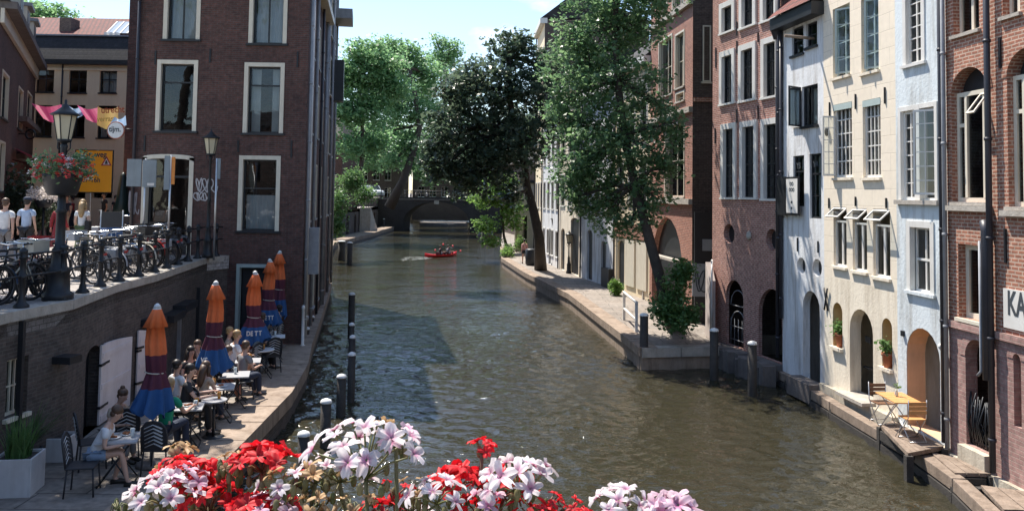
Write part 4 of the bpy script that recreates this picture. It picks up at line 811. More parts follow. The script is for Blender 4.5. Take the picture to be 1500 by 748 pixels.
window(fBl, rb[2], HL, 'paint_white', case='paint_white', casew=.14, cols=2, rows=1, transom=.5, inset=.12, fw=.05, sillmat='plaster_blue')
MB().bf(fBl, 0, fBl.L, -.2, .5, .0, .12).build('plinth', 'plinth', HL); MB().ball(fBl.p(fBl.L-.18, fBl.px(1375, 505)[1], .06), .07, 8).build('doorbell_lamp', 'paint_white', HL)
MB().bf(fBl, .22, .3, fBl.px(1321, 487)[1]-.06, fBl.px(1321, 487)[1]+.06, 0, .06).build('letter_plate', 'paint_black', HL)
pipe(fBl, fBl.L-.05, .6, 14, HL, .05, 'pipe_dark', .1)
# --- red brick houses at the right edge
def segring(mb, fc, r, rise, t, dout=.012):
    """brick ring over an arched opening"""
    u0, z0, u1, z1 = r; c = (u0+u1)/2; w = (u1-u0)/2; n = 12
    for i in range(n):
        a, b = math.pi*i/n, math.pi*(i+1)/n
        q = [(c+w*math.cos(a), z1-rise+rise*math.sin(a)), (c+(w+t)*math.cos(a), z1-rise+(rise+t)*math.sin(a)), (c+(w+t)*math.cos(b), z1-rise+(rise+t)*math.sin(b)), (c+w*math.cos(b), z1-rise+rise*math.sin(b))]
        mb.hexa([fc.p(*q[0], 0), fc.p(*q[1], 0), fc.p(*q[2], 0), fc.p(*q[3], 0), fc.p(*q[0], dout), fc.p(*q[1], dout), fc.p(*q[2], dout), fc.p(*q[3], dout)])
for idx, fc in enumerate((fR1, fR2)):
    if idx == 0:
        HR = thing('brick_house', 'narrow red brick house with an arched window and gated cellar arch', 'house', (9.25, 17.1, 0))
        rt = fc.rect(1396, -25, 1434, 48); rwn = fc.rect(1394, 98, 1447, 296); rm_ = fc.rect(1404, 359, 1447, 469); ra = fc.rect(1415, 498, 1450, 686)
    else:
        HR = thing('brick_house', 'red brick house at the right edge with a white painted name panel', 'house', (9.5, 14, 0))
        rt = fc.rect(1468, -60, 1494, 22); rwn = fc.rect(1476, 68, 1540, 303); rm_ = None; ra = fc.rect(1485, 518, 1496, 625)
    zs = rm_[1]-.12 if rm_ else fR1.rect(1404, 359, 1447, 469)[1]-.12
    zt = 14.5
    up = [(rectp(rt), .25), (archp(rwn, (rwn[2]-rwn[0])*.42), .3)] + ([(rectp(rm_), .25)] if rm_ else [])
    lo = [(archp((ra[0], ra[1] if idx else .75, ra[2], ra[3])), .25)]
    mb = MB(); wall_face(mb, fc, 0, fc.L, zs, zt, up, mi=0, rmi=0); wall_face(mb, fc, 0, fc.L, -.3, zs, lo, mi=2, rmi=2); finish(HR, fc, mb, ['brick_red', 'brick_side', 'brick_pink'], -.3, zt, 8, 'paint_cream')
    rg = MB(); segring(rg, fc, rwn, (rwn[2]-rwn[0])*.42, .16); rg.build('window_arch', 'brick_red', HR); rg = MB(); segring(rg, fc, (ra[0], ra[1], ra[2], ra[3]), (ra[2]-ra[0])/2, .17); rg.build('cellar_arch', 'brick_pink', HR)
    MB().bf(fc, 0, fc.L, zs-.11, zs+.03, 0, .07).build('string_course', 'brick_pink', HR)
    window(fc, rt, HR, 'paint_cream', cols=2, rows=1, inset=.14, fw=.07, mun=.05, sillmat='stone')
    # tall arched window: square cream frame below a dark arched head
    hr = (rwn[2]-rwn[0])*.42; zq = rwn[3]-hr*.95
    MB().quad([fc.p(a, b, -.26) for a, b in archp((rwn[0], zq-.05, rwn[2], rwn[3]), hr)]).build('arch_infill', 'paint_black', HR)
    w_ = window(fc, (rwn[0], rwn[1], rwn[2], zq), HR, 'paint_cream', cols=1, rows=1, inset=.12, fw=.09, sillmat='stone')
    m = MB(); a0, a1 = rwn[0]+(rwn[2]-rwn[0])*.26, rwn[0]+(rwn[2]-rwn[0])*.76
    for uu in (a0, a1): m.bf(fc, uu-.04, uu+.04, rwn[1]+.09, zq-.09, -.17, -.11)
    m.bf(fc, rwn[0]+.09, a0-.04, zq-.72, zq-.64, -.17, -.112); m.bf(fc, a1+.04, rwn[2]-.09, zq-.72, zq-.64, -.17, -.112); m.build('mullion', 'paint_cream', w_)
    MB().bf(fc, rwn[0]-.12, rwn[2]+.12, rwn[1]-.18, rwn[1]-.075, -.1, .12).build('sill_stone', 'stone', w_)
    hopper(fc, a1+.0, rwn[2]-.03, zq-.62, zq-.1, R(38), HR, 'paint_cream', -.06)
    if rm_: window(fc, rm_, HR, 'paint_cream', cols=2, rows=1, inset=.16, fw=.11, mun=.06, sillmat='paint_cream')
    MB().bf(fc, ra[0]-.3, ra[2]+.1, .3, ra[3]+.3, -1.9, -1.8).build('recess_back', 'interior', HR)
    MB().bf(fc, 0, fc.L, -.2, .42, .0, .1).build('plinth', 'plinth', HR)
    if idx == 0:
        MB().bf(fc, ra[0]-.05, ra[2]+.05, .3, .74, 0, .16).build('threshold', 'plinth', HR)
        m = MB(); random.seed(5)
        for j in range(13):
            u = ra[0]+(ra[2]-ra[0])*j/12; k = random.uniform(-.12, .12); m.tube([fc.p(u, .76, -.1), fc.p(u+k, 1.2, -.06+.05*random.random()), fc.p(u-k*.5, 1.65+.15*random.random(), -.1)], .016, 5)
        for zz in (.85, 1.5): m.tube([fc.p(ra[0], zz, -.1), fc.p(ra[2], zz, -.1)], .02, 5)
        for j in range(8): m.tube([fc.p(ra[0]+(ra[2]-ra[0])*j/8, .8, -.08), fc.p(ra[0]+(ra[2]-ra[0])*((j+3) % 9)/8, 1.6, -.08)], .012, 4)
        m.build('gate', 'iron', HR)
        pipe(fc, fc.L-.16, .5, 14, HR, .06, 'pipe_dark', .12); 
        z6 = fR1.px(1447, 330)[1]
        m = MB().tube([fc.p(fc.L-.30, z6+.08, .12), fc.p(fc.L-.24, z6-.1, .14), fc.p(fc.L-.24, 2.2, .14)], [.10, .09, .09], 10); m.build('waste_pipe', 'pipe_dark', HR)
        m = MB().tube([fc.p(fc.L-.34, z6-.3, .2), fc.p(fc.L-.34, 2.35, .2), fc.p(fc.L-.42, 2.25, .22)], .03, 8); m.build('thin_pipe', 'zinc', HR)
        pipe(fc, .06, .5, 14, HR, .045, 'zinc', .1)
    else:
        sg = fc.rect(1472, 429, 1560, 489); sg = (.08, sg[1], fc.L-.3, sg[3]); o_ = MB().bf(fc, sg[0], sg[2], sg[1], sg[3], 0, .03).build('name_panel', 'paint_white', HR)
        text('lettering', 'KANAAL', fc, sg[0]+.12, sg[1]+.14, .62, 'ink', o_, .034, .62)
        anchors(fc, HR, [(1466, 55, 100), (1474, 335, 385)], .05); text('tmp', ' ', fc, 0, 0, .1, 'ink', o_) if False else None
# --- gothic brick house by the passage
fG = Fac((6.55, 40.4), (7.2, 34.0)); HG = thing('brick_house', 'brown brick house with tall arched windows behind the leafy tree', 'house', (6.9, 37, 0))
rg_ = [fG.rect(965, 55, 985, 140), fG.rect(989, 47, 1003, 128), fG.rect(966, 152, 985, 165), fG.rect(990, 134, 1003, 148), fG.rect(974, 180, 1003, 288), fG.rect(966, -40, 978, 22), fG.rect(985, -45, 1002, 15)]
ag = fG.rect(955, 318, 1000, 470); ag = (ag[0], TZ, ag[2], ag[3]); zt = 17
mb = MB(); wall_face(mb, fG, 0, fG.L, 0, zt, [(rectp(r), .25) for r in rg_ if r[0] > .05 and r[2] < fG.L]+[(archp(ag), .25)]); finish(HG, fG, mb, ['brick_gothic', 'brick_side'], 0, zt, 9, 'paint_cream')
for r in rg_:
    if r[0] > .05 and r[2] < fG.L: window(fG, r, HG, 'paint_cream', case='paint_cream', casew=.08, cols=2, rows=2, inset=.12, sillmat='stone')
MB().bf(fG, ag[0], ag[2], TZ, ag[3], -.3, -.26).build('door', 'paint_black', HG)
for y in (20, 168, 295): z = fG.px(990, y)[1]; MB().bf(fG, 0, fG.L, z-.1, z+.12, 0, .16).build('string_course', 'stone', HG)
m = MB(); m.bf(fG, ag[0]+.3, ag[2]+.1, 2.9, 3.0, 0, .3); m.build('ledge', 'stone', HG)
fGs = Fac((7.24, 33.97), (9.4, 33.97)); w3 = window(fGs, fGs.rect(1029, 38, 1041, 120), HG, 'paint_cream', cols=1, rows=1, inset=-.08, curtain=None)
z = fGs.px(1030, 145)[1]; MB().bf(fGs, 0, 2.1, z-.12, z+.05, -.02, .08).build('string_course', 'brick_red', HG)
# passage end: roller shutter with paint
PS = thing('roller_shutter', 'grey roller shutter covered in black graffiti at the end of the passage', 'shutter', (8.2, 33.5, TZ))
fP = Fac((7.2, 33.5), (9.2, 33.5)); s_ = fP.rect(1014, 386, 1046, 434); MB().bf(fP, s_[0], s_[2], s_[1], s_[3], -.02, .04).build('panel', 'paint_grey', PS); scribble('graffiti', fP, (s_[0]+.05, s_[1]+.05, s_[2]-.05, s_[3]-.05), PS, 'ink', 4, .05, 3, .046)
MB().bf(fP, 0, 1.8, TZ, s_[1], -.1, .0).build('base', 'paint_black', PS); MB().bf(fP, .3, .8, s_[3]+.5, s_[3]+.95, -.06, .0).build('meter_box', 'paint_grey', PS); MB().bf(fP, 0, 1.8, s_[1], s_[3]+2.0, -.12, -.04).build('backing', 'paint_black', PS)
# --- row of pale houses along the quay
def quay_house(A, B, zt, mat, label, nu, floors, door, shop=None, wm='paint_black', case='paint_white', roof=2.2, pots=True, seed=1):
    fc = Fac(A, B); root = thing('canal_house', label, 'house', (*((fc.A+fc.B)/2).xy, TZ)); rects = []; w = fc.L/nu
    for z0, z1 in floors:
        for i in range(nu): rects.append((w*i+w*.2, z0, w*(i+1)-w*.2, z1))
    ds = [(a*fc.L, TZ, b*fc.L, z) for a, b, z in door]
    mb = MB(); wall_face(mb, fc, 0, fc.L, 0, zt, [(rectp(r), .2) for r in rects]+[(archp(r, .25), .12) for r in ds]); finish(root, fc, mb, [mat, 'brick_side'], 0, zt, 8, 'paint_white')
    for r in rects: window(fc, r, root, wm, case=case, casew=.1, cols=2, rows=3, inset=.08, sillmat='paint_white')
    for r in ds: MB().bf(fc, r[0], r[2], TZ, r[3], -.16, -.12).build('door', 'paint_black', root)
    pipe(fc, .12, TZ, zt, root, .05, 'pipe_dark'); return root, fc
q1, g1 = quay_house((5.55, 45.6), (6.55, 40.4), 12.2, 'plaster_tan', 'tan house with white shop panels just behind the leafy tree', 3, [(5.2, 7.4), (8.4, 10.4)], [(.08, .3, 3.3)])
for a, b in ((.35, .62), (.68, .95)): MB().bf(g1, g1.L*a, g1.L*b, TZ+.4, 3.4, 0, .07).build('panel', 'paint_cream', q1)
MB().bf(g1, .0, g1.L, 3.5, 4.2, 0, .1).build('shop_board', 'brick_gothic', q1)
q2, g2 = quay_house((4.25, 51.6), (5.55, 45.6), 11.6, 'plaster_white', 'white house with a low dark door between the two quay trees', 3, [(4.6, 6.6), (7.8, 9.6)], [(.2, .36, 3.6), (.62, .76, 3.1)])
MB().bf(g2, g2.L*.76+.1, g2.L*.98, TZ, TZ+1.0, 0, .3).build('plinth', 'paint_black', q2)
q3, g3 = quay_house((3.25, 57.6), (4.25, 51.6), 12.6, 'plaster_cream', 'cream house with a big dark arched doorway on the quay', 3, [(4.9, 7.0), (8.2, 10.2)], [(.55, .9, 4.2), (.1, .28, 3.4)])
q4, g4 = quay_house((2.35, 64.2), (3.25, 57.6), 11.8, 'plaster_white', 'white house behind the dark tree trunk with tall narrow windows', 4, [(1.4, 3.2), (4.6, 6.6), (7.8, 9.8)], [(.42, .55, 3.2)])
q5, g5 = quay_house((2.0, 71), (2.35, 64.2), 18.9, 'plaster_tan', 'tall dark gabled house towering over the row', 3, [(4.6, 6.6), (8, 10), (11.5, 13.5), (15, 17)], [(.4, .6, 3.2)], roof=4)
q6 = thing('plastered_house', 'small pinkish plastered gable house at the far end of the quay', 'house', (1.4, 74, TZ)); f6 = Fac((.35, 74), (2.3, 73)); z6_ = f6.px(768, 268)[1]
mb = MB(); dd = f6.rect(766, 316, 772, 366); wall_face(mb, f6, 0, f6.L, 0, z6_, [(rectp((dd[0], TZ, dd[2], dd[3])), .3), (rectp(f6.rect(771, 280, 775, 290)), .2)]); body(mb, f6, 0, f6.L, 0, z6_, 12); mb.build('wall', 'plaster_pink', q6)
MB().bf(f6, -.1, f6.L+.1, z6_, z6_+.25, -12, .2).build('roof', 'roof_tiles', q6); pipe(f6, .1, TZ, z6_, q6, .07, 'paint_white'); MB().bf(f6, dd[0], dd[2], TZ, dd[3], -.3, -.25).build('door', 'paint_black', q6)
# lower dark block right of the bridge
q7, f7_ = row_house('brick_house', 'dark low house at the bridge end of the right bank', (-.9, 112), (1.8, 96), 0, 9, 8, 'brick_side', [(1.5+2.4*i, z, 2.7+2.4*i, z+1.8) for i in range(6) for z in (4.4, 6.6)], dict(cols=2, rows=2), roofh=2.5)

# timber walkway at the foot of the right houses
wk = [G(1095, 522, .42), G(1150, 548, .42), G(1215, 588, .42), G(1290, 632, .42), G(1335, 657, .42), G(1395, 700, .42), G(1445, 748, .42), G(1480, 790, .42)]
WKT = thing('timber_walkway', 'weathered timber fender beams along the foot of the right bank houses', 'walkway', (8.4, 20, 0))
m = MB(); posts = MB()
for a, b in zip(wk[:-1], wk[1:]):
    d = (b-a).normalized(); L = (b-a).length; n = Vector((-d.y, d.x, 0)); n = n if n.x > 0 else -n; a2, b2 = a+d*.015, b-d*.015
    for k, (w0, w1, zz, th) in enumerate(((0, .26, 0, .24), (-.02, .12, -.12, .3))):
        A, B = a2+n*w0+Vector((0, 0, zz-k*.15)), b2+n*w0+Vector((0, 0, zz-k*.15)); C_, D_ = b2+n*w1+Vector((0, 0, zz-k*.15)), a2+n*w1+Vector((0, 0, zz-k*.15)); dn = Vector((0, 0, -th))
        (m if k == 0 else posts).hexa([A+dn, B+dn, C_+dn, D_+dn, A, B, C_, D_])
    posts.box((a.x+n.x*.1, a.y+n.y*.1, -.1), (.2, .2, .7))
m.build('beam', 'timber', WKT, bev=.015); posts.build('pile', 'timber_pile', WKT)
def deck(name, label, pts, z, th, mat='timber', boards=6):
    root = thing(name, label, 'platform', (sum(p[0] for p in pts)/4, sum(p[1] for p in pts)/4, 0)); a, b, c, d = [Vector((*p, z)) for p in pts]; m = MB(); dn = Vector((0, 0, -th))
    for i in range(boards):
        t0, t1 = (i+.03)/boards, (i+.97)/boards; A, B, C_, D_ = a.lerp(d, t0), b.lerp(c, t0), b.lerp(c, t1), a.lerp(d, t1); m.hexa([A+dn, B+dn, C_+dn, D_+dn, A, B, C_, D_])
    m.build('deck', mat, root); u = MB()
    for p in (a, b, c, d): u.box((p.x*.98+sum(q[0] for q in pts)/4*.02, p.y, z/2-.2), (.14, .14, z+.3))
    u.box((sum(q[0] for q in pts)/4, sum(q[1] for q in pts)/4, z-th-.12), (abs(c.x-a.x)*.8, abs(c.y-a.y)*.9, .2)); u.build('support', 'timber_pile', root); return root
g = lambda x, y, z: tuple(G(x, y, z).xy)
deck('timber_platform', 'timber deck carrying the cafe table in front of the blue house', [g(1290, 622, .55), g(1330, 663, .55), (9.0, 17.9), (8.85, 19.9)], .55, .08, boards=8)
deck('timber_platform', 'small timber landing below the gated cellar arch', [g(1362, 663, .42), g(1398, 694, .42), (9.2, 16.5), (9.1, 17.4)], .45, .07, boards=3)
deck('timber_platform', 'small timber landing at the foot of the last house', [g(1436, 712, .42), g(1470, 748, .42), (9.45, 14.6), (9.35, 15.5)], .45, .07, boards=3)
M('stone_wet', (.2, .18, .15), .8, .3, 4, .3, 20, stain=.8)
MB().prism([(8.2, 26.0), (8.25, 23.5), (8.45, 21), (8.6, 19.2), (8.75, 16), (9.1, 11.5), (9.9, 11.5), (9.2, 20), (8.6, 26)], -.5, .22).build('foundation_ledge', 'stone_wet', kind='structure')
# ------------------------------------------------------------------ vegetation
LEAF('leaf_dark', (.045, .08, .05), (.12, .165, .105), .4, .3)
LEAF('leaf_green', (.07, .155, .075), (.17, .28, .13), .5, .33)
LEAF('leaf_light', (.10, .22, .10), (.20, .34, .16), .6, .4)
LEAF('leaf_fresh', (.09, .20, .045), (.17, .30, .08), .5, .5)
LEAF('leaf_shrub', (.07, .16, .05), (.13, .24, .08), .4, .45)
M('bark', (.055, .045, .038), .9, .35, 5, .5, 18)
def leaves(name, mat, centers, n, sig, size, parent, world_off, flat=.6, seed=1, kind=None):
    r = np.random.default_rng(seed); C = np.repeat(np.array(centers, dtype=float), n, axis=0); N = len(C)
    p = C + r.normal(size=(N, 3))*np.array(sig)
    a = r.normal(size=(N, 3)); a[:, 2] *= .5; a /= np.linalg.norm(a, axis=1)[:, None]          # leaf axis
    u = r.normal(size=(N, 3)); u[:, 2] += flat*2.2*np.sign(r.random(N)-.08); b = np.cross(a, u); b /= np.linalg.norm(b, axis=1)[:, None]
    nn = np.cross(a, b); s = size*(.5+1.1*r.random(N)**1.6)[:, None]; w = s*(.28+.16*r.random(N))[:, None]
    q = np.stack([p-a*s*.5, p-b*w+nn*s*.07, p+a*s*.5-nn*s*.1, p+b*w+nn*s*.07], axis=1).reshape(-1, 3) - np.array(world_off)
    me = bpy.data.meshes.new(name); me.vertices.add(N*4); me.vertices.foreach_set('co', q.astype(np.float32).ravel())
    me.loops.add(N*4); me.loops.foreach_set('vertex_index', np.arange(N*4, dtype=np.int32)); me.polygons.add(N); me.polygons.foreach_set('loop_start', np.arange(0, N*4, 4, dtype=np.int32))
    me.update(calc_edges=True); me.validate(); me.materials.append(MATS[mat]); o = bpy.data.objects.new(name, me); COL.objects.link(o)
    if parent: o.parent = parent
    return o
def limb(m, a, b, r0, r1, rr, n=5, bow=.12, k=7):
    a, b = Vector(a), Vector(b); L = (b-a).length; off = Vector((rr.uniform(-1, 1), rr.uniform(-1, 1), rr.uniform(-.3, .8)))*L*bow; pts = []
    for i in range(n+1):
        t = i/n; pts.append(a.lerp(b, t)+off*math.sin(math.pi*t)+Vector((rr.uniform(-1, 1), rr.uniform(-1, 1), rr.uniform(-1, 1)))*L*.018*(0 < i < n))
    m.tube(pts, [r0+(r1-r0)*i/n for i in range(n+1)], k); return pts
def tree(name, label, cat, trunk, tr, blobs, ncl, nlf, size, mat, seed=1, sig=.3, group=None, start=.35, trunks=None, shell=.55, flat=.6):
    """trunk: world points, blobs: (centre, (rx,ry,rz))"""
    rr = random.Random(seed); base = Vector(trunk[0]); root = thing(name, label, cat, tuple(base)); 
    if group: root['group'] = group
    m = MB(); n = len(trunk); m.tube(trunk, [tr*(1.25 if i == 0 else 1-.55*i/(n-1)) for i in range(n)], 12)
    T = [Vector(p) for p in trunk]; cents = []; tot = sum(r_[0]*r_[1]*r_[2] for _, r_ in blobs)**1
    for c, r_ in blobs:
        c = Vector(c); s = min(n-1, max(1, min(range(n), key=lambda i: (T[i]-c).length+(5 if i < n*start else 0)))); pl = limb(m, T[s], c, tr*.42, tr*.14, rr)
        k = max(5, int(ncl*(r_[0]*r_[1]*r_[2])**.67/sum((q[0]*q[1]*q[2])**.67 for _, q in blobs)))
        for j in range(k):
            d = Vector((rr.gauss(0, 1), rr.gauss(0, 1), rr.gauss(0, 1))).normalized(); q = rr.random()**(1-shell)
            e = c+Vector((d.x*r_[0], d.y*r_[1], d.z*r_[2]))*q; cents.append(e)
            if j % 4 == 0: limb(m, pl[rr.randint(2, len(pl)-1)], e, tr*.11, tr*.03, rr, 3, .15, 4)
    m.build('trunk', 'bark', root)
    leaves('crown', mat, [tuple(c) for c in cents], nlf, (sig, sig, sig*.62), size, root, base, flat, seed)
    return root
def B(px, py, D, r, rz=None, ry=None): return (W(px, py, D), (r, ry or r, rz or r*.85))
b = G(985, 478, TZ)
tree('canal_tree', 'leafy green tree leaning left over the quay corner in front of the brick houses', 'tree', [b, W(975, 440, 29.6), W(962, 390, 29.8), W(947, 335, 30), W(930, 270, 30.4), W(915, 200, 30.8), W(905, 120, 31), W(900, 40, 31.2), W(905, -30, 31)], .22,
     [B(880, 30, 32, 1.9), B(935, 45, 31.5, 1.3), B(850, 105, 32, 1.7), B(910, 120, 31, 1.9), B(955, 150, 30.5, 1.0), B(840, 180, 32, 1.5), B(900, 205, 31, 2.0), B(955, 215, 30, 1.2), B(865, 258, 32, 1.5), B(925, 278, 31, 1.4), B(978, 240, 30, .7), B(893, 315, 31, .9), B(848, 245, 32, 1.2), B(838, 290, 32, .7), B(868, 305, 31.8, .8), B(900, -40, 31, 2.4), B(825, 150, 32.5, .9), B(960, 0, 30.5, 1.2), B(985, 180, 29.5, .6), B(840, 70, 32, 1.0), B(925, 335, 30.5, .6), B(948, 320, 30.2, .6), B(960, 290, 29.8, .7)], 1250, 25, .15, 'leaf_green', 3, .19)
b = G(792, 395, TZ)
tree('chestnut_tree', 'dark broad chestnut tree overhanging the middle of the canal from the right quay', 'tree', [b, W(790, 350, 54), W(782, 310, 54), W(772, 275, 54), W(768, 240, 54), W(752, 190, 53.5), W(745, 130, 53), W(745, 80, 53)], .34,
     [B(748, 85, 53, 2.0), B(700, 130, 52, 2.4), B(762, 135, 53, 2.2), B(660, 185, 51, 1.5), B(705, 200, 52, 2.8), B(770, 205, 53, 2.2), B(725, 250, 51.5, 1.9), B(655, 240, 51, 1.5), B(630, 215, 51, .8), B(690, 265, 51.5, 1.6), B(810, 100, 54, 1.5), B(755, 60, 53, 1.0), B(800, 170, 54, 1.6), B(635, 252, 51, .8), B(750, 285, 52, .9), B(665, 145, 52, 1.3)], 760, 24, .30, 'leaf_dark', 5, .30, flat=1.0)
b = Vector((-.2, 72, TZ))
tree('young_tree', 'small bright green tree by the shrubs at the far end of the right quay', 'tree', [b, W(738, 345, 72), W(736, 315, 72), W(733, 290, 72)], .13, [B(722, 290, 72, 1.4), B(745, 300, 72, 1.2), B(735, 268, 72, 1.1), B(712, 330, 71.5, .9), B(718, 352, 71, .6), B(752, 325, 72, .8), B(700, 290, 71, .7)], 190, 30, .24, 'leaf_fresh', 6, .3)
# pale trees behind
def bt(label, base, tpts, tr, blobs, seed, ncl=420, mat='leaf_light', size=.42): tree('plane_tree', label, 'tree', [Vector(base)]+tpts, tr, blobs, ncl, 34, size, mat, seed, .6, shell=.5)
bt('slender sunlit tree in front of the far houses at the left of the canal', (-17.9+.1, 97, ST), [W(530, 235, 97), W(531, 190, 97), W(525, 150, 97), W(530, 110, 97)], .28, [B(520, 115, 97, 3.0), B(555, 95, 98, 3.2), B(505, 165, 96, 2.6), B(500, 110, 97, 1.8), B(575, 130, 98, 2.4), B(540, 160, 97, 2.4), B(515, 215, 96, 1.8), B(545, 205, 98, 1.9), B(535, 78, 97, 2.0)], 11, 480)
bt('large bright tree with a leaning trunk beyond the left end of the bridge', (-14.8-2, 118, ST), [W(590, 265, 118), W(605, 225, 118), W(615, 185, 118), W(608, 140, 118), W(600, 100, 118)], .6, [B(590, 90, 120, 3.2), B(560, 130, 119, 3), B(620, 110, 121, 3.4), B(585, 160, 119, 3.4), B(550, 195, 119, 2.6), B(625, 170, 120, 3), B(600, 215, 119, 2.6), B(575, 235, 118, 1.8), B(575, 70, 120, 1.8), B(600, 75, 120, 1.5)], 12, 520)
bt('tall bright tree in the centre behind the dark chestnut', (-8, 140, ST), [W(668, 250, 140), W(660, 200, 140), W(650, 140, 140), W(652, 100, 140)], .55, [B(650, 95, 141, 3.2), B(620, 140, 140, 3), B(680, 130, 142, 3.4), B(655, 170, 140, 3.6), B(700, 190, 141, 3.2), B(630, 205, 140, 3), B(668, 230, 140, 3), B(660, 72, 140, 2.2), B(640, 60, 140, 1.3)], 13, 480)
bt('dark tree hanging low over the bridge railing behind the chestnut', (-5, 133, ST), [W(700, 240, 132), W(700, 200, 132), W(698, 160, 132)], .5, [B(690, 235, 130, 3), B(650, 240, 131, 2.4), B(720, 200, 132, 3.4), B(735, 240, 130, 3), B(700, 270, 128, 2), B(755, 180, 131, 3)], 14, 300, 'leaf_dark', .5)
bt('dark tree behind the houses at the far left of the bridge', (-27, 150, ST), [W(520, 240, 150), W(522, 190, 150)], .5, [B(505, 200, 150, 4.5), B(545, 230, 150, 3.5), B(580, 200, 152, 4), B(610, 240, 150, 3.4), B(640, 250, 152, 3)], 15, 340, 'leaf_light', .5)
bt('distant tree standing beyond the right bank roofs', (6, 150, ST), [W(790, 200, 150), W(785, 150, 150)], .5, [B(770, 200, 150, 4), B(800, 180, 150, 3.5), B(760, 240, 148, 3)], 16, 200, 'leaf_light', .5)
bt('green treetop showing above the roofs at the upper left', (-64, 95, ST), [W(65, 120, 95), W(66, 50, 95)], .5, [B(55, 22, 95, 1.9), B(80, 30, 95, 2.0), B(105, 35, 95, 1.4), B(130, 42, 95, 1.0), B(42, 35, 95, 1.2)], 17, 120, 'leaf_light', .4)
# street tree outside the left of the picture, it throws the dappled shade on the near terrace
tree('street_tree', 'tall street tree just outside the left edge, dappling the near terrace', 'tree', [Vector((-13.9, 20, ST)), Vector((-13.8, 20.1, 8)), Vector((-13.3, 20.2, 11.5)), Vector((-12.8, 20, 14))], .25, [((-12.2, 20.2, 14.5), (2.2, 2.2, 1.8)), ((-11.5, 18.2, 14.6), (2.0, 2.2, 1.6)), ((-13.0, 16.5, 14), (2.2, 2.0, 1.6)), ((-11.8, 22, 15.5), (2, 2.2, 1.6)), ((-13.0, 20, 17), (2.2, 3, 1.6)), ((-11.0, 20.4, 16), (1.8, 2, 1.6))], 170, 34, .2, 'leaf_green', 21, .35)
def shrub(name, label, base, blobs, n, nl, size, mat, seed, sig=.12, cat='shrub', group=None):
    root = thing(name, label, cat, tuple(base), group=group); rr = random.Random(seed); m = MB(); cents = []
    for c, r_ in blobs:
        k = max(3, n//len(blobs))
        for j in range(k):
            d = Vector((rr.gauss(0, 1), rr.gauss(0, 1), rr.gauss(0, 1))).normalized(); e = Vector(c)+Vector((d.x*r_[0], d.y*r_[1], d.z*r_[2]))*rr.random()**.45; cents.append(tuple(e))
            if j % 3 == 0: limb(m, base, e, max(.008, r_[0]*.03), .004, rr, 3, .12, 4)
    m.build('stem', 'bark', root); leaves('foliage', mat, cents, nl, sig, size, root, base, .5, seed); return root
shrub('shrub', 'bright green leafy shrub around the foot of the leaning quay tree', G(990, 480, TZ), [B(985, 420, 28.8, .5, .6), B(1000, 395, 28.8, .35, .3), B(970, 450, 28.6, .5, .4), B(1005, 455, 28.5, .45, .4), B(990, 470, 28.3, .6, .3)], 130, 30, .13, 'leaf_shrub', 31, .12)
shrub('shrub', 'green climbing shrub spilling over the far left quay wall', (-16.8, 66, 1.2), [B(510, 270, 70, 1.1, .8), B(535, 285, 72, .9, .6), B(498, 300, 68, .8, 1.1), B(492, 335, 68, .5, .8), B(520, 262, 70, .8, .6)], 150, 34, .2, 'leaf_shrub', 32, .25)
shrub('shrub', 'low pale weeds and grasses under the young tree on the right quay', G(738, 378, TZ), [((-.3, 67, 1.0), (.35, .8, .35)), ((-.2, 69, 1.1), (.4, .8, .5)), ((.9, 72.6, 1.3), (.5, .4, .7))], 70, 34, .14, 'leaf_fresh', 33, .16)
shrub('shrub', 'small round green bush beside the pale shop front on the quay', G(903, 432, TZ), [(G(903, 432, TZ)+Vector((0, 0, .35)), (.35, .35, .4))], 50, 30, .1, 'leaf_fresh', 34, .08)
shrub('shrub', 'dark bush with pale blossoms behind the crowd on the street', (-19, 33, ST), [((-19.3, 33, 5.1), (.9, .9, 1.2)), ((-18.2, 33, 4.8), (.7, .7, .9))], 110, 34, .14, 'leaf_dark', 35, .16)
shrub('ivy', 'ivy hanging on the wall foot behind the quay shrub', W(1030, 400, 29.4), [B(1008, 500, 28.4, .3, .1)], 14, 20, .09, 'leaf_dark', 36, .1) if False else None

# planters on the terrace
def planter(label, base, w, h, seed, tuft=True, rz=0):
    root = thing('planter', label, 'planter', tuple(base), rz, group=None); m = MB()
    t = .03
    for s_ in (-1, 1): m.box((s_*(w/2-t/2), 0, h/2), (t, w, h)); m.box((0, s_*(w/2-t/2), h/2-.001), (w-2*t, t, h-.002))
    m.build('pot', 'paint_white_matt', root, world=False, bev=.008); MB().box((0, 0, h-.1), (w-2*t, w-2*t, .1)).build('soil', 'bark', root, world=False)
    if tuft:
        r = random.Random(seed); q = MB()
        for i in range(170):
            a = r.uniform(0, 6.28); L = r.uniform(.5, 1.05)*w*1.3; o = r.uniform(.1, 1); x0, y0 = r.uniform(-w*.25, w*.25), r.uniform(-w*.25, w*.25); dx, dy = math.cos(a), math.sin(a); wd = .012*w/.5
            pts = [Vector((x0+dx*L*o*.55*t_**1.5, y0+dy*L*o*.55*t_**1.5, h-.06+L*(t_-.30*o*t_*t_))) for t_ in (0, .35, .7, 1)]
            for k in range(3):
                w0, w1 = wd*(1-k/3.3), wd*(1-(k+1)/3.3); s0 = Vector((-dy, dx, 0)); q.quad([pts[k]-s0*w0, pts[k]+s0*w0, pts[k+1]+s0*w1, pts[k+1]-s0*w1])
        q.build('grass_tuft', 'leaf_shrub', root, world=False)
    return root
M('paint_white_matt', (.62, .60, .60), .75, .1, 3, stain=.35)
planter('large white square planter of spiky grass at the lower left corner', G(12, 728, TZ)+Vector((0, .25, 0)), .60, .60, 1, rz=.15)
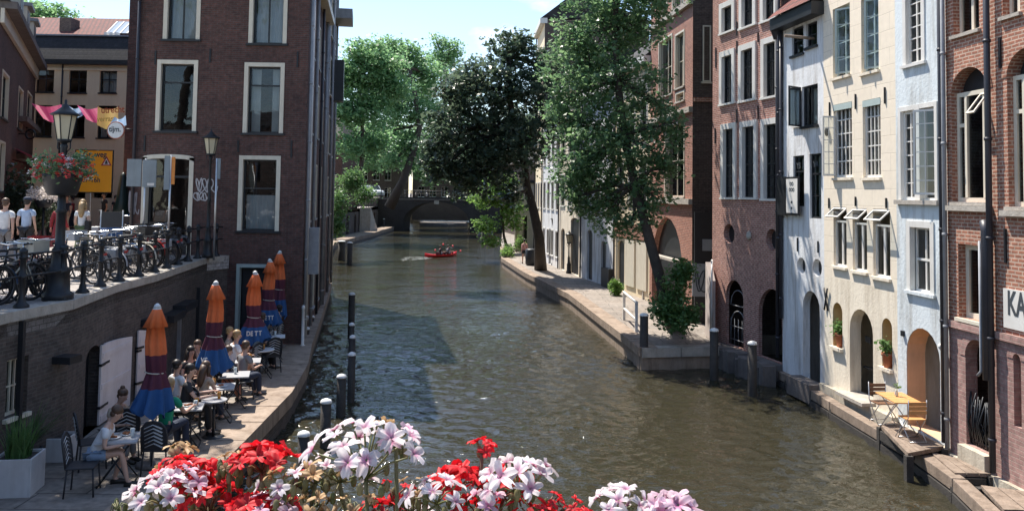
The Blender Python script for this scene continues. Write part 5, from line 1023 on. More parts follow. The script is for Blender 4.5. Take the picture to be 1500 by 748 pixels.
planter('white square planter without its own grass, second from the left edge', G(76, 676, TZ)+Vector((0, .2, 0)), .5, .42, 2, False, .1)
planter('white planter at the far end of the terrace by the white post', G(427, 500, TZ), .62, .6, 3, False)
ff_ = thing('spiky_plant', 'dark spiky plant spilling towards the second white planter', 'plant', tuple(G(42, 690, TZ)+Vector((-.1, .2, 0)))); r = random.Random(9); q = MB()
for i in range(120):
    a = r.uniform(0, 6.28); L = r.uniform(.5, 1.1); o = r.uniform(.3, 1.2); dx, dy = math.cos(a), math.sin(a); pts = [Vector((dx*L*o*.7*t_**1.3, dy*L*o*.7*t_**1.3, .3+L*(t_-.4*o*t_*t_))) for t_ in (0, .35, .7, 1)]
    for k in range(3): w0, w1 = .016*(1-k/3.3), .016*(1-(k+1)/3.3); s0 = Vector((-dy, dx, 0)); q.quad([pts[k]-s0*w0, pts[k]+s0*w0, pts[k+1]+s0*w1, pts[k+1]-s0*w1])
q.build('foliage', 'leaf_shrub', ff_, world=False); MB().lathe((0, 0, 0), [(.16, 0), (.2, .34), (.17, .34), (.15, .3)], 12).build('pot', 'paint_black', ff_, world=False)

# terracotta pots in the niches of the cream house
M('terracotta', (.42, .15, .08), .8, .15, 6)
for k, rct in enumerate((fC.rect(1220, 443, 1234, 508), fC.rect(1292, 466, 1307, 538))):
    c = fC.p((rct[0]+rct[2])/2, rct[1]+.002, -.08 if k == 0 else -.02)
    root = thing('flowerpot', ['terracotta flowerpot in the left niche beside the arched doorway', 'terracotta flowerpot in the right niche beside the blue house'][k], 'flowerpot', tuple(c), group='terracotta pots in wall niches')
    MB().lathe((0, 0, 0), [(.09, 0), (.13, .28), (.15, .28), (.15, .34), (.125, .34), (.12, .3)], 14).build('pot', 'terracotta', root, world=False)
    leaves('foliage', 'leaf_shrub', [(0, 0, .42), (-.05, .12, .5), (0, -.1, .48), (-.1, 0, .55)], 45, .075, .09, root, (0, 0, 0), .5, 40+k)
# ------------------------------------------------------------------ geraniums in the foreground
def PETAL(name, base, tip, streak=None, tr=.35):
    m = bpy.data.materials.new(name); m.use_nodes = True; MATS[name] = m
    n, l = m.node_tree.nodes, m.node_tree.links; n.remove(n['Principled BSDF']); o = n['Material Output']
    uv = n.new('ShaderNodeTexCoord'); sp = n.new('ShaderNodeSeparateXYZ'); l.new(uv.outputs['UV'], sp.inputs[0])
    g = n.new('ShaderNodeNewGeometry'); nz_ = n.new('ShaderNodeTexNoise'); nz_.inputs['Scale'].default_value = 60; l.new(uv.outputs['Object'], nz_.inputs[0])
    ad = n.new('ShaderNodeMath'); ad.operation = 'MULTIPLY_ADD'; ad.inputs[1].default_value = .5; ad.inputs[2].default_value = -.25; l.new(nz_.outputs[0], ad.inputs[0])
    a2 = n.new('ShaderNodeMath'); a2.operation = 'ADD'; l.new(ad.outputs[0], a2.inputs[0]); l.new(sp.outputs[1], a2.inputs[1])
    r = n.new('ShaderNodeValToRGB'); e = r.color_ramp.elements; e[0].position = .05; e[0].color = (*base, 1); e[1].position = .62; e[1].color = (*tip, 1); l.new(a2.outputs[0], r.inputs[0]); c = r.outputs[0]
    if streak:
        w = n.new('ShaderNodeTexWave'); w.inputs['Scale'].default_value = 1.6; w.inputs['Distortion'].default_value = 1; l.new(uv.outputs['UV'], w.inputs[0])
        q = n.new('ShaderNodeMapRange'); q.inputs[1].default_value = .5; q.inputs[2].default_value = .05; q.inputs[3].default_value = 0; q.inputs[4].default_value = .9; l.new(sp.outputs[1], q.inputs[0])
        k = n.new('ShaderNodeMath'); k.operation = 'MULTIPLY'; l.new(q.outputs[0], k.inputs[0]); l.new(w.outputs['Fac'], k.inputs[1])
        x = n.new('ShaderNodeMixRGB'); x.inputs[2].default_value = (*streak, 1); l.new(k.outputs[0], x.inputs[0]); l.new(c, x.inputs[1]); c = x.outputs[0]
    hv = n.new('ShaderNodeHueSaturation'); mr = n.new('ShaderNodeMapRange'); mr.inputs[3].default_value = .62; mr.inputs[4].default_value = 1.12; l.new(g.outputs['Random Per Island'], mr.inputs[0]); l.new(mr.outputs[0], hv.inputs['Value']); l.new(c, hv.inputs['Color']); c = hv.outputs[0]
    b = n.new('ShaderNodeBsdfPrincipled'); b.inputs['Roughness'].default_value = .6; l.new(c, b.inputs['Base Color']); t = n.new('ShaderNodeBsdfTranslucent'); l.new(c, t.inputs[0])
    s = n.new('ShaderNodeMixShader'); s.inputs[0].default_value = tr; l.new(b.outputs[0], s.inputs[1]); l.new(t.outputs[0], s.inputs[2]); l.new(s.outputs[0], o.inputs[0])
PETAL('petal_red', (.45, .004, .015), (.82, .012, .022), None, .4); PETAL('petal_white', (.78, .40, .56), (.90, .83, .84), (.45, .02, .18), .4); PETAL('petal_pink', (.70, .25, .45), (.85, .62, .72), (.4, .01, .15), .4); PETAL('petal_dry', (.30, .14, .05), (.55, .36, .18), None, .3)
LEAF('stalk_green', (.10, .13, .04), (.20, .17, .08), .15); LEAF('stalk_red', (.16, .06, .04), (.22, .12, .06), .15); LEAF('leaf_geranium', (.09, .16, .04), (.20, .28, .09), .35)
def petal(m, o, ax, side, L, Wd, curl, rr, ruff=.1):
    up = ax.cross(side).normalized(); rows, cols = 4, 4; grid = []
    for i in range(rows+1):
        t = i/rows; w = Wd*(.18+.82*math.sin(math.pi*min(1, t*.62+.05)))*(1 if t < .85 else .86); row_ = []
        for j in range(cols+1):
            s_ = j/cols*2-1; z = curl*L*t*t + ruff*L*math.sin(s_*4+rr.uniform(-1, 1)*.8)*t*.5 - abs(s_)**2*L*.10*t
            row_.append(o+ax*(L*t*(1-.08*s_*s_*t)) + side*(w*.5*s_) + up*z)
        grid.append(row_)
    base = len(m.v)
    for row_ in grid: m.v += row_
    for i in range(rows):
        for j in range(cols):
            q = len(m.f); m.f.append([base+i*(cols+1)+j, base+i*(cols+1)+j+1, base+(i+1)*(cols+1)+j+1, base+(i+1)*(cols+1)+j]); m.sm.add(q)
            m.uv[q] = [(j/cols*3, i/rows), ((j+1)/cols*3, i/rows), ((j+1)/cols*3, (i+1)/rows), (j/cols*3, (i+1)/rows)]
def floret(m, cx, c, d, r, rr, openn=1.):
    """petals around direction d at c; calyx in cx"""
    d = d.normalized(); x = d.cross(Vector((.31, .2, .9))).normalized(); y = d.cross(x); cx.lathe(c-d*r*.55, [(r*.06, 0), (r*.13, r*.25), (r*.10, r*.6)], 5, ax=d)
    n = 5; ph = rr.uniform(0, 6)
    for k in range(n):
        a = ph+2*math.pi*k/n+rr.uniform(-.15, .15); rad = x*math.cos(a)+y*math.sin(a); lift = rr.uniform(.45, 1.25)/openn; ax = (rad+d*lift).normalized(); s_ = d.cross(rad).normalized()
        petal(m, c, ax, s_, r*rr.uniform(.8, 1.25), r*rr.uniform(.5, .9), rr.uniform(-.9, -.1), rr, .3)
def umbel(name, root, top, base, R_, n, fr, mat, seed, squash=.75, buds=5, spread=1.25, dry=0):
    """a flower head: pedicels fan out from `top` of the stalk"""
    rr = random.Random(seed); m, cx, st, dr_ = MB(), MB(), MB(), MB(); st.tube([base, base.lerp(top, .5)+Vector((rr.uniform(-.01, .01), rr.uniform(-.01, .01), 0)), top], [.0032, .003, .0028], 6)
    for i in range(n):
        a = 2.4*i+rr.uniform(-.3, .3); th = spread*math.sqrt((i+.5)/n)*rr.uniform(.85, 1.1); d = Vector((math.sin(th)*math.cos(a), math.sin(th)*math.sin(a), math.cos(th)*1.0)); c = top+Vector((d.x, d.y, d.z*squash))*R_*rr.uniform(.85, 1.08)
        st.tube([top, top.lerp(c, .5)+Vector((0, 0, R_*.07)), c-d*fr*.4], [.0014, .0012, .0013], 4); floret(m if rr.random() >= dry else dr_, cx, c, (d+Vector((0, 0, .25))).normalized(), fr*FRS*rr.uniform(.8, 1.15), rr)
    for i in range(buds):
        a = rr.uniform(0, 6.28); d = Vector((math.cos(a)*.8, math.sin(a)*.8, rr.uniform(-.9, .4))); c = top+d*R_*rr.uniform(.4, .7); st.tube([top, c], .001, 4); cx.ball(c, .0045, 6, sc=(1, 1, 1.9))
    h = m.build(name, mat, root); cx.build('calyx', 'stalk_green', h); st.build('flower_stalk', 'stalk_red' if mat == 'petal_red' else 'stalk_green', h)
    if dr_.f: dr_.build('dry_petals', 'petal_dry', h)
    return h
def gleaf(m, o, nrm_, r, rr):
    x = nrm_.cross(Vector((0, 1, .1))).normalized(); y = nrm_.cross(x); n = 22; base = len(m.v); m.v.append(o-nrm_*r*.12)
    for i in range(n+1):
        a = .35+(2*math.pi-.7)*i/n; q = r*(.82+.16*abs(math.sin(a*3.5))+.03*math.sin(a*17)); m.v.append(o+(x*math.cos(a)+y*math.sin(a))*q+nrm_*r*.13*math.sin(a*7))
    for i in range(n): q = len(m.f); m.f.append([base, base+1+i, base+2+i]); m.sm.add(q)
# plants: list of (label, px of root, heads)
random.seed(11)
def gplant(label, bx, D, heads, seed, nleaf=20):
    root0 = W(bx, 800, D); root0.z = 4.93; root = thing('geranium', label, 'flower', tuple(root0)); rr = random.Random(seed)
    for k, (x, y, dD, R_, n, fr, mat, kw) in enumerate(heads):
        top = W(x, y, D+dD); base = root0+Vector((rr.uniform(-.05, .05), rr.uniform(-.04, .04), .02)); umbel('flower_head', root, top, base, R_, n, fr, mat, seed*10+k, **kw)
    st, lf = MB(), MB()
    for i in range(nleaf):
        p = root0+Vector((rr.uniform(-.12, .12), rr.uniform(-.1, .1), rr.uniform(.0, .11))); st.tube([root0, p], .0022, 5); gleaf(lf, p, Vector((rr.uniform(-.6, .6), rr.uniform(-.9, .2), 1)).normalized(), rr.uniform(.022, .036), rr)
    bd = MB()
    for i in range(8):
        p = root0+Vector((rr.uniform(-.13, .13), rr.uniform(-.08, .05), rr.uniform(.12, .25))); st.tube([root0+Vector((rr.uniform(-.05, .05), 0, 0)), root0.lerp(p, .6)+Vector((rr.uniform(-.01, .01), 0, .01)), p], [.0022, .002, .0014], 5)
        for j in range(7):
            a = rr.uniform(0, 6.28); c = p+Vector((math.cos(a)*.016, math.sin(a)*.016, rr.uniform(-.022, .012))); st.tube([p, p+Vector((math.cos(a)*.008, math.sin(a)*.008, .006)), c], .0009, 4); bd.ball(c-Vector((0, 0, .006)), .0036, 5, sc=(1, 1, 2.4))
    bd.build('bud', 'stalk_green', root)
    st.build('stem', 'stalk_green', root); lf.build('leaf', 'leaf_geranium', root)
D0 = 1.12; FRS = .62
Rr, Ww, Pp, Dd = 'petal_red', 'petal_white', 'petal_pink', 'petal_dry'
gplant('white geranium at the left end of the flower row, partly in front of red blooms', 250, D0, [(236, 738, 0, .045, 10, .022, Ww, {}), (262, 716, .03, .035, 6, .022, Pp, {})], 1, 8)
gplant('red geranium crowding the left end of the flower row below the terrace', 300, D0+.06, [(268, 712, .0, .045, 12, .024, Rr, {}), (312, 712, .05, .04, 12, .024, Rr, {}), (262, 668, .05, .022, 4, .020, Dd, dict(buds=7)), (305, 752, -.02, .045, 10, .022, Rr, {}), (238, 700, .04, .02, 4, .016, Dd, {})], 2)
gplant('red geranium with one high round bloom left of the tall white one', 385, D0+.05, [(384, 692, 0, .042, 12, .027, Rr, dict(spread=1.15)), (368, 756, -.04, .035, 8, .022, Rr, {}), (435, 700, 0, .014, 2, .011, Rr, {}), (335, 690, 0, .03, 3, .012, Dd, dict(buds=9)), (412, 748, 0, .02, 4, .022, Rr, {})], 3)
gplant('withered white geranium with narrow buds below the tall white one', 430, D0, [(418, 722, 0, .035, 5, .018, Ww, dict(dry=.35)), (462, 708, .03, .035, 5, .02, Ww, dict(dry=.3, buds=8)), (452, 762, 0, .04, 6, .018, Dd, dict(buds=9)), (392, 765, .0, .04, 7, .02, Pp, {})], 4, 14)
gplant('tall white and pink geranium rising highest in the middle of the flower row', 540, D0, [(536, 702, 0, .078, 16, .025, Ww, dict(spread=1.05, squash=.95, dry=.1)), (497, 706, .04, .05, 6, .022, Ww, dict(dry=.3)), (580, 655, .02, .03, 4, .022, Pp, {}), (520, 770, 0, .05, 6, .016, Dd, dict(dry=.15, buds=10))], 5, 12)
gplant('small dark red budding geranium between the tall white and the right clump', 585, D0+.05, [(578, 735, 0, .035, 4, .010, Rr, dict(buds=9)), (606, 725, 0, .03, 3, .012, Dd, {}), (560, 764, 0, .035, 7, .02, Rr, {}), (612, 772, .02, .035, 6, .022, Ww, {})], 6)
gplant('red geranium with a single sprig standing above the right clump', 680, D0+.04, [(668, 716, 0, .034, 10, .028, Rr, dict(spread=1.1)), (706, 664, 0, .020, 4, .018, Rr, dict(buds=1)), (738, 728, .02, .045, 12, .024, Rr, {}), (700, 764, 0, .04, 7, .022, Rr, {})], 7)
gplant('white geranium with spreading pink edged bloom in the right clump', 750, D0, [(758, 722, 0, .055, 13, .024, Ww, dict(spread=1.2)), (640, 738, -.02, .04, 7, .022, Ww, {}), (712, 742, -.02, .022, 3, .02, Pp, {}), (780, 772, 0, .04, 6, .02, Rr, {})], 8, 14)
gplant('drooping dark red geranium buds right of the white clump', 810, D0+.04, [(800, 746, 0, .03, 6, .011, Rr, dict(buds=8)), (832, 756, 0, .03, 6, .011, Rr, {}), (845, 775, 0, .03, 4, .018, Rr, {})], 9)
gplant('white geranium cluster low in front of the brown water', 915, D0, [(905, 752, 0, .040, 10, .022, Ww, dict(spread=1.2)), (940, 765, 0, .035, 5, .02, Ww, {})], 10)
gplant('pale pink geranium bloom at the right end of the flower row', 985, D0, [(982, 758, 0, .036, 8, .026, Pp, dict(spread=1.1))], 11)
# the flower trough they grow from, on the bridge railing just below the picture
fbx = thing('flower_trough', 'long dark flower trough on the bridge railing holding the geraniums', 'flower box', (-.15, 1.15, 4.6)); m = MB()
m.box((-.15, 1.02, 4.76), (1.5, .02, .28)); m.box((-.15, 1.30, 4.76), (1.5, .02, .28)); m.box((-.15, 1.16, 4.63), (1.5, .26, .02)); m.box((-.9, 1.16, 4.76), (.02, .26, .28)); m.box((.6, 1.16, 4.76), (.02, .26, .28)); m.build('trough', 'paint_dgreen', fbx)
MB().box((-.15, 1.16, 4.86), (1.45, .25, .04)).build('soil', 'bark', fbx)
# ------------------------------------------------------------------ people
def SKINM(name, col): return M(name, col, .55, .06, 20)
SKINM('skin_light', (.56, .34, .25)); SKINM('skin_mid', (.38, .21, .14)); SKINM('skin_dark', (.12, .065, .045))
for n_, c_ in dict(hair_dark=(.02, .014, .011), hair_brown=(.09, .05, .03), hair_blond=(.38, .25, .12), hair_white=(.55, .54, .52), c_white=(.72, .72, .72), c_black=(.02, .02, .024), c_green=(.01, .27, .15), c_blue=(.30, .42, .62), c_lblue=(.42, .52, .68), c_denim=(.22, .30, .42), c_red=(.30, .03, .035), c_pink=(.62, .33, .30), c_grey=(.20, .20, .21), c_olive=(.10, .13, .05), c_tan=(.42, .33, .25), c_navy=(.02, .03, .06), c_rust=(.35, .14, .10), shoe_dark=(.03, .025, .02), shoe_white=(.6, .6, .6), eye=(.02, .02, .02), lip=(.35, .12, .1)).items(): M(n_, c_, .8 if n_[0] == 'c' else .5, .12, 9)
def skin_mesh(verts, edges, radii, root_i=0, sub=1):
    me = bpy.data.meshes.new('s'); me.from_pydata([tuple(v) for v in verts], edges, []); o = bpy.data.objects.new('s', me); COL.objects.link(o)
    sm = o.modifiers.new('k', 'SKIN'); sm.use_smooth_shade = True; sm.branch_smoothing = .4
    for i, r in enumerate(radii): d = me.skin_vertices[0].data[i]; d.radius = (r if isinstance(r, tuple) else (r, r)); d.use_root = (i == root_i)
    if sub: o.modifiers.new('u', 'SUBSURF').levels = sub
    dg = bpy.context.evaluated_depsgraph_get(); out = bpy.data.meshes.new_from_object(o.evaluated_get(dg)); bpy.data.objects.remove(o); bpy.data.meshes.remove(me); return out
def mesh_obj(name, me, mats, parent):
    me.name = name; me.materials.clear()
    for m_ in mats: me.materials.append(MATS[m_])
    o = bpy.data.objects.new(name, me); COL.objects.link(o); o.parent = parent; return o
def merge_mb(me, mb):
    """join builder geometry into an evaluated mesh"""
    bm = bmesh.new(); bm.from_mesh(me); vs = [bm.verts.new(v) for v in mb.v]
    for k, f in enumerate(mb.f):
        try: q = bm.faces.new([vs[i] for i in f]); q.smooth = True; q.material_index = mb.mi.get(k, 0)
        except ValueError: pass
    bm.to_mesh(me); bm.free(); return me
def person(label, loc, face, pose='stand', H=1.72, skin='skin_light', hair='hair_brown', top='c_white', bottom='c_navy', legs='trousers', sleeve='short', long_hair=False, bun=False, lean=0., arms='down', cap=None, bag=None, group=None, glasses=False, shoe='shoe_dark', female=False, phase=0, cross=False):
    """face: heading angle, 0 looks towards +Y (away from camera)"""
    root = thing('person', label, 'person', tuple(loc), face, group); S = H/1.72; V = lambda x, y, z: Vector((x, y, z))*S; ws = .9 if female else 1.
    sit = pose in ('sit', 'row')
    if sit:
        pz = .52 if pose == 'sit' else .12; pel = V(0, 0, pz); 
        def up(h, x=0, y=0): return V(x, y*math.cos(lean)+h*math.sin(lean), pz+h*math.cos(lean)-y*math.sin(lean))
    else:
        pz = .93; pel = V(0, 0, pz)
        def up(h, x=0, y=0): return V(x, y+h*math.sin(lean), pz+h*math.cos(lean))
    ch, nb, nk = up(.33), up(.50), up(.56); hd0, hd1, hd2, hd3 = up(.62, 0, .015), up(.68, 0, .02), up(.75, 0, .015), up(.80, 0, .0)
    spine = up(.16); sh = [up(.465, s*.175*ws) for s in (-1, 1)]
    swing = {'walk': .20}.get(pose, .03); sg = 1 if phase == 0 else -1
    if arms == 'table': el = [up(.22, s*.25, .12) for s in (-1, 1)]; wr_ = [el[i]+V(-.09*s, .23, .02) for i, s in enumerate((-1, 1))]
    elif arms == 'face': el = [up(.20, -.2, .26), up(.20, .22, .12)]; wr_ = [up(.52, -.09, .14), el[1]+V(-.12, .22, .0)]
    elif arms == 'reach': el = [up(.24, s*.23, .2) for s in (-1, 1)]; wr_ = [el[i]+V(-.04*s, .26, .04) for i, s in enumerate((-1, 1))]
    elif arms == 'lap': el = [up(.2, s*.24, .06) for s in (-1, 1)]; wr_ = [el[i]+V(-.1*s, .2, -.08) for i, s in enumerate((-1, 1))]
    else: el = [up(.2, s*.23*ws, -.03+.05*s*sg*(swing > .1)) for s in (-1, 1)]; wr_ = [el[i]+V(.01*s, .07+.08*s*sg*(swing > .1), -.24) for i, s in enumerate((-1, 1))]
    hp = [V(s*.09, 0, pz-.02) for s in (-1, 1)]
    if pose == 'sit': kn = [V(s*(.10 if not female else .07), .43, pz+.02) for s in (-1, 1)]; an = [V(s*.09, .42+(.05 if not cross else .12*s), .08) for s in (-1, 1)]; toe = [a+V(0, .15, -.045) for a in an]
    elif pose == 'row': kn = [V(s*.12, .38, .35) for s in (-1, 1)]; an = [V(s*.1, .68, .1) for s in (-1, 1)]; toe = [a+V(0, .08, .08) for a in an]
    else:
        kn = [V(s*.095, .05+swing*.8*(-s*sg)*.5+.02, .50) for s in (-1, 1)]; an = [V(s*.09, swing*1.2*(-s*sg), .085+(.10 if (swing > .1 and s*sg > 0) else 0)) for s in (-1, 1)]; toe = [a+V(0, .16, -.05 if a.z < .12 else -.10) for a in an]
    v, e, r = [], [], []
    def add(p, rad, link=None):
        v.append(p); r.append(tuple(a*S for a in rad) if isinstance(rad, tuple) else rad*S)
        if link is not None: e.append((link, len(v)-1))
        return len(v)-1
    i0 = add(pel, (.135*ws, .10)); i1 = add(spine, (.12*ws, .09), i0); i2 = add(ch, (.145*ws, .10), i1); i3 = add(nb, .075, i2); i4 = add(nk, .052, i3); i5 = add(hd0, .066, i4); i6 = add(hd1, (.078, .088), i5); i7 = add(hd2, (.078, .09), i6); add(hd3, (.055, .065), i7)
    fing = MB()
    for k, s in enumerate((-1, 1)):
        a = add(sh[k], .052, i3); b_ = add(sh[k].lerp(el[k], .5), .045, a); c = add(el[k], .037, b_); d = add(el[k].lerp(wr_[k], .5), .034, c); w = add(wr_[k], .024, d)
        dh = (wr_[k]-el[k]).normalized(); side = dh.cross(Vector((0, 0, 1))); side = side.normalized() if side.length > .2 else Vector((0, 1, 0)); pm = wr_[k]+dh*.06*S; add(pm, (.032, .02), w); dn = side.cross(dh); dn = dn if dn.z < 0 else -dn
        for j in range(4):
            o_ = pm+side*(j-1.5)*.017*S; Lf = (.075, .085, .08, .065)[j]*S; fing.tube([o_, o_+dh*Lf*.6, o_+dh*Lf+dn*.02*S], [.0095*S, .0085*S, .006*S], 5)
        th = side*(-s); o_ = wr_[k]+dh*.03*S; fing.tube([o_, o_+th*.04*S+dh*.03*S, o_+th*.045*S+dh*.065*S], [.011*S, .010*S, .007*S], 5)
        a = add(hp[k], .085, i0); b_ = add(hp[k].lerp(kn[k], .5), .073, a); c = add(kn[k], .054, b_); d = add(kn[k].lerp(an[k], .35), .053, c); f = add(an[k], .034, d); add(toe[k], (.04, .026), f)
    bod = skin_mesh(v, e, r)
    fwd = (up(0, 0, 1)-up(0, 0, 0)).normalized(); upv = (up(1)-up(0)).normalized(); rt = Vector((1, 0, 0)); hc = hd1.lerp(hd2, .35)
    fing.tube([hc+fwd*.082*S+upv*.02*S, hc+fwd*.105*S-upv*.015*S, hc+fwd*.085*S-upv*.022*S], [.007*S, .013*S, .008*S], 5)
    for s in (-1, 1): fing.ball(hc+rt*s*.08*S, .022*S, 6, sc=(.4, .8, 1.2)); fing.ball(hc+rt*s*.03*S+fwd*.083*S+upv*.018*S, .009*S, 5, mi=1)
    fing.box(hc+fwd*.084*S-upv*.045*S, (.04*S, .012*S, .009*S), mi=2); merge_mb(bod, fing); mesh_obj('body', bod, [skin, 'eye', 'lip'], root)
    # clothes
    g = .016*S; tv, te, tr_ = [], [], []
    def tadd(p, rad, link=None):
        tv.append(p); tr_.append(tuple(a*S+g for a in rad) if isinstance(rad, tuple) else rad*S+g)
        if link is not None: te.append((link, len(tv)-1))
        return len(tv)-1
    a0 = tadd(up(-.02), (.142*ws, .11)); a1 = tadd(spine, (.122*ws, .095), a0); a2 = tadd(ch, (.148*ws, .105), a1); a3 = tadd(up(.48), (.08, .062), a2)
    for k in (0, 1):
        b_ = tadd(sh[k], .056, a3); c = tadd(sh[k].lerp(el[k], .55), .052, b_)
        if sleeve == 'long': d = tadd(el[k], .042, c); tadd(wr_[k], .03, d)
        elif sleeve == 'none': pass
    mesh_obj('top', skin_mesh(tv, te, tr_), [top], root)
    if legs in ('trousers', 'shorts'):
        tv, te, tr_ = [], [], []; a0 = tadd(pel+V(0, 0, .05), (.14*ws, .105))
        for k in (0, 1):
            b_ = tadd(hp[k], .088, a0); c = tadd(hp[k].lerp(kn[k], .55), .078, b_)
            if legs == 'trousers': d = tadd(kn[k], .062, c); f = tadd(kn[k].lerp(an[k], .5), .056, d); tadd(an[k]+V(0, 0, .03), .047, f)
        mesh_obj(legs, skin_mesh(tv, te, tr_), [bottom], root)
    elif legs == 'skirt':
        m = MB()
        if sit: m.hexa([V(-.19, -.12, pz-.1), V(.19, -.12, pz-.1), V(.17, .38, pz-.1), V(-.17, .38, pz-.1), V(-.17, -.11, pz+.12), V(.17, -.11, pz+.12), V(.15, .4, pz+.08), V(-.15, .4, pz+.08)])
        else: m.lathe((0, 0, 0), [(.24*S, .42*S), (.25*S, .43*S), (.20*S, .75*S), (.155*S, 1.0*S), (.13*S, 1.06*S)], 18, sy=.75)
        m.build('skirt', bottom, root, world=False, bev=0)
    for k in (0, 1):
        q = MB(); a = an[k]; t_ = toe[k]; q.tube([a+V(0, -.05, -.05) if pose != 'row' else a, a.lerp(t_, .5)+V(0, 0, -.012), t_+V(0, .06, -.01)], [.042*S, .046*S, .034*S], 8); q.build('shoe', shoe, root, world=False)
    hm = MB(); M3 = Matrix((tuple(rt), tuple(fwd), tuple(upv))).transposed(); hcen = hd2
    hm.ball(hcen-fwd*.022*S+upv*.02*S, .1*S, 12, sc=(.92, 1.0, .86), m=M3)
    if long_hair: hm.tube([hcen-fwd*.05*S, hcen-fwd*.09*S-upv*.12*S, up(.42, 0, -.11), up(.30, 0, -.12)], [.085*S, .085*S, .085*S, .04*S], 10); hm.tube([hcen+rt*.07*S, hcen+rt*.085*S-upv*.13*S, up(.44, .1, .0)], [.04*S, .04*S, .025*S], 6); hm.tube([hcen-rt*.07*S, hcen-rt*.085*S-upv*.13*S, up(.44, -.1, .0)], [.04*S, .04*S, .025*S], 6)
    else: hm.ball(hcen-fwd*.04*S-upv*.05*S, .085*S, 10, sc=(.95, .8, .8), m=M3)
    if bun: hm.ball(hcen+upv*.10*S-fwd*.06*S, .045*S, 8)
    hm.build('hair', hair, root, world=False)
    if cap: c = MB(); c.ball(hcen+upv*.05*S, .112*S, 12, sc=(.95, 1.05, .62), m=M3); c.hexa([hcen+M3 @ V(x, y, z) for x, y, z in ((-.07, .06, .03), (.07, .06, .03), (.05, .18, .02), (-.05, .18, .02), (-.07, .06, .045), (.07, .06, .045), (.05, .18, .032), (-.05, .18, .032))]); c.build('hat', cap, root, world=False)
    if glasses: c = MB(); [c.ball(hc+rt*s*.032*S+fwd*.098*S+upv*.016*S, .024*S, 7, sc=(1, .25, .8)) for s in (-1, 1)]; c.tube([hc-rt*.08*S+fwd*.03*S+upv*.02*S, hc-rt*.05*S+fwd*.095*S+upv*.02*S, hc+rt*.05*S+fwd*.095*S+upv*.02*S, hc+rt*.08*S+fwd*.03*S+upv*.02*S], .004*S, 4); c.build('sunglasses', 'paint_black', root, world=False)
    if bag: c = MB(); c.box(V(.2, -.08, .98), (.12*S, .26*S, .3*S)); c.tube([V(.19, -.1, 1.12), sh[1]+V(0, -.02, .06), V(.19, .08, 1.12)], .01*S, 5); bg_ = c.build('bag', bag, root, world=False)
    return root
PI = math.pi
def onst(px, py): return G(px, py, ST)
# pedestrians on the street (feet positions)
person('white haired man in a blue shirt walking away at the far left', onst(14, 344), .2, 'walk', 1.8, hair='hair_white', top='c_lblue', bottom='c_navy')
person('man in a white shirt cut by the left edge behind the bicycles', onst(4, 392), .1, 'walk', 1.75, hair='hair_brown', top='c_white', bottom='c_grey', phase=1)
person('man in a dark cap and light blue shirt seen from behind', onst(36, 385), 0, 'stand', 1.76, hair='hair_dark', top='c_lblue', bottom='c_black', cap='c_navy')
person('woman in a grey top and long tan skirt walking towards the camera', onst(62, 347), PI, 'walk', 1.66, hair='hair_blond', top='c_grey', bottom='c_tan', legs='skirt', female=True)
person('man in a pale hat and dark shirt behind the lamp post', onst(79, 336), PI-.3, 'stand', 1.8, hair='hair_white', top='c_black', bottom='c_navy', cap='c_tan')
person('person in a white shirt with dark shoulder strap left of the lamp post', onst(72, 352), .3, 'walk', 1.7, 'skin_dark', 'hair_dark', 'c_white', 'c_black', bag='c_black')
person('woman in a loose dark red dress half hidden by the lamp post', onst(84, 375), -.3, 'walk', 1.66, hair='hair_dark', top='c_red', bottom='c_red', legs='skirt', sleeve='long', female=True)
person('blonde woman in a white top and green trousers with a black shoulder bag', onst(118, 378), .15, 'walk', 1.7, hair='hair_blond', top='c_white', bottom='c_olive', long_hair=True, bag='c_black', female=True, phase=1)
person('person in a grey jacket far down the street beside the white haired man', onst(27, 333), 1.2, 'stand', 1.7, hair='hair_brown', top='c_grey', bottom='c_navy')
person('person in a red top in front of the street cafe', onst(105, 335), 1.8, 'stand', 1.6, hair='hair_dark', top='c_red', bottom='c_navy', female=True)
person('man in a black shirt standing under the orange road sign', onst(151, 340), 2.4, 'stand', 1.85, 'skin_mid', 'hair_dark', 'c_black', 'c_black')
person('brown haired woman in dark clothes beside the street cafe table', onst(168, 335), -2, 'stand', 1.7, hair='hair_brown', top='c_black', bottom='c_tan', legs='skirt', female=True)
person('person in a rust coloured dress walking towards the sign', onst(130, 332), PI, 'walk', 1.65, hair='hair_brown', top='c_rust', bottom='c_rust', legs='skirt', female=True)
for k, (x, y, t_, h_, f_, lb) in enumerate(((100, 322, 'c_white', 'hair_dark', 2.8, 'person in white far down the street right of the lamp post'), (48, 328, 'c_denim', 'hair_brown', .3, 'person in a denim top far down the street left of the lamp post'), (88, 318, 'c_tan', 'hair_blond', 3.3, 'fair haired person in tan far down the street'), (20, 325, 'c_black', 'hair_dark', .2, 'person in black furthest left in the distant crowd'))):
    person(lb, onst(x, y), f_, 'walk' if k % 2 else 'stand', 1.68, hair=h_, top=t_, bottom='c_navy', group=None)
person('woman in a pink top and black shorts walking along the far right quay', G(768, 386, TZ), .15, 'walk', 1.7, hair='hair_dark', top='c_pink', bottom='c_black', legs='shorts', sleeve='long', female=True)
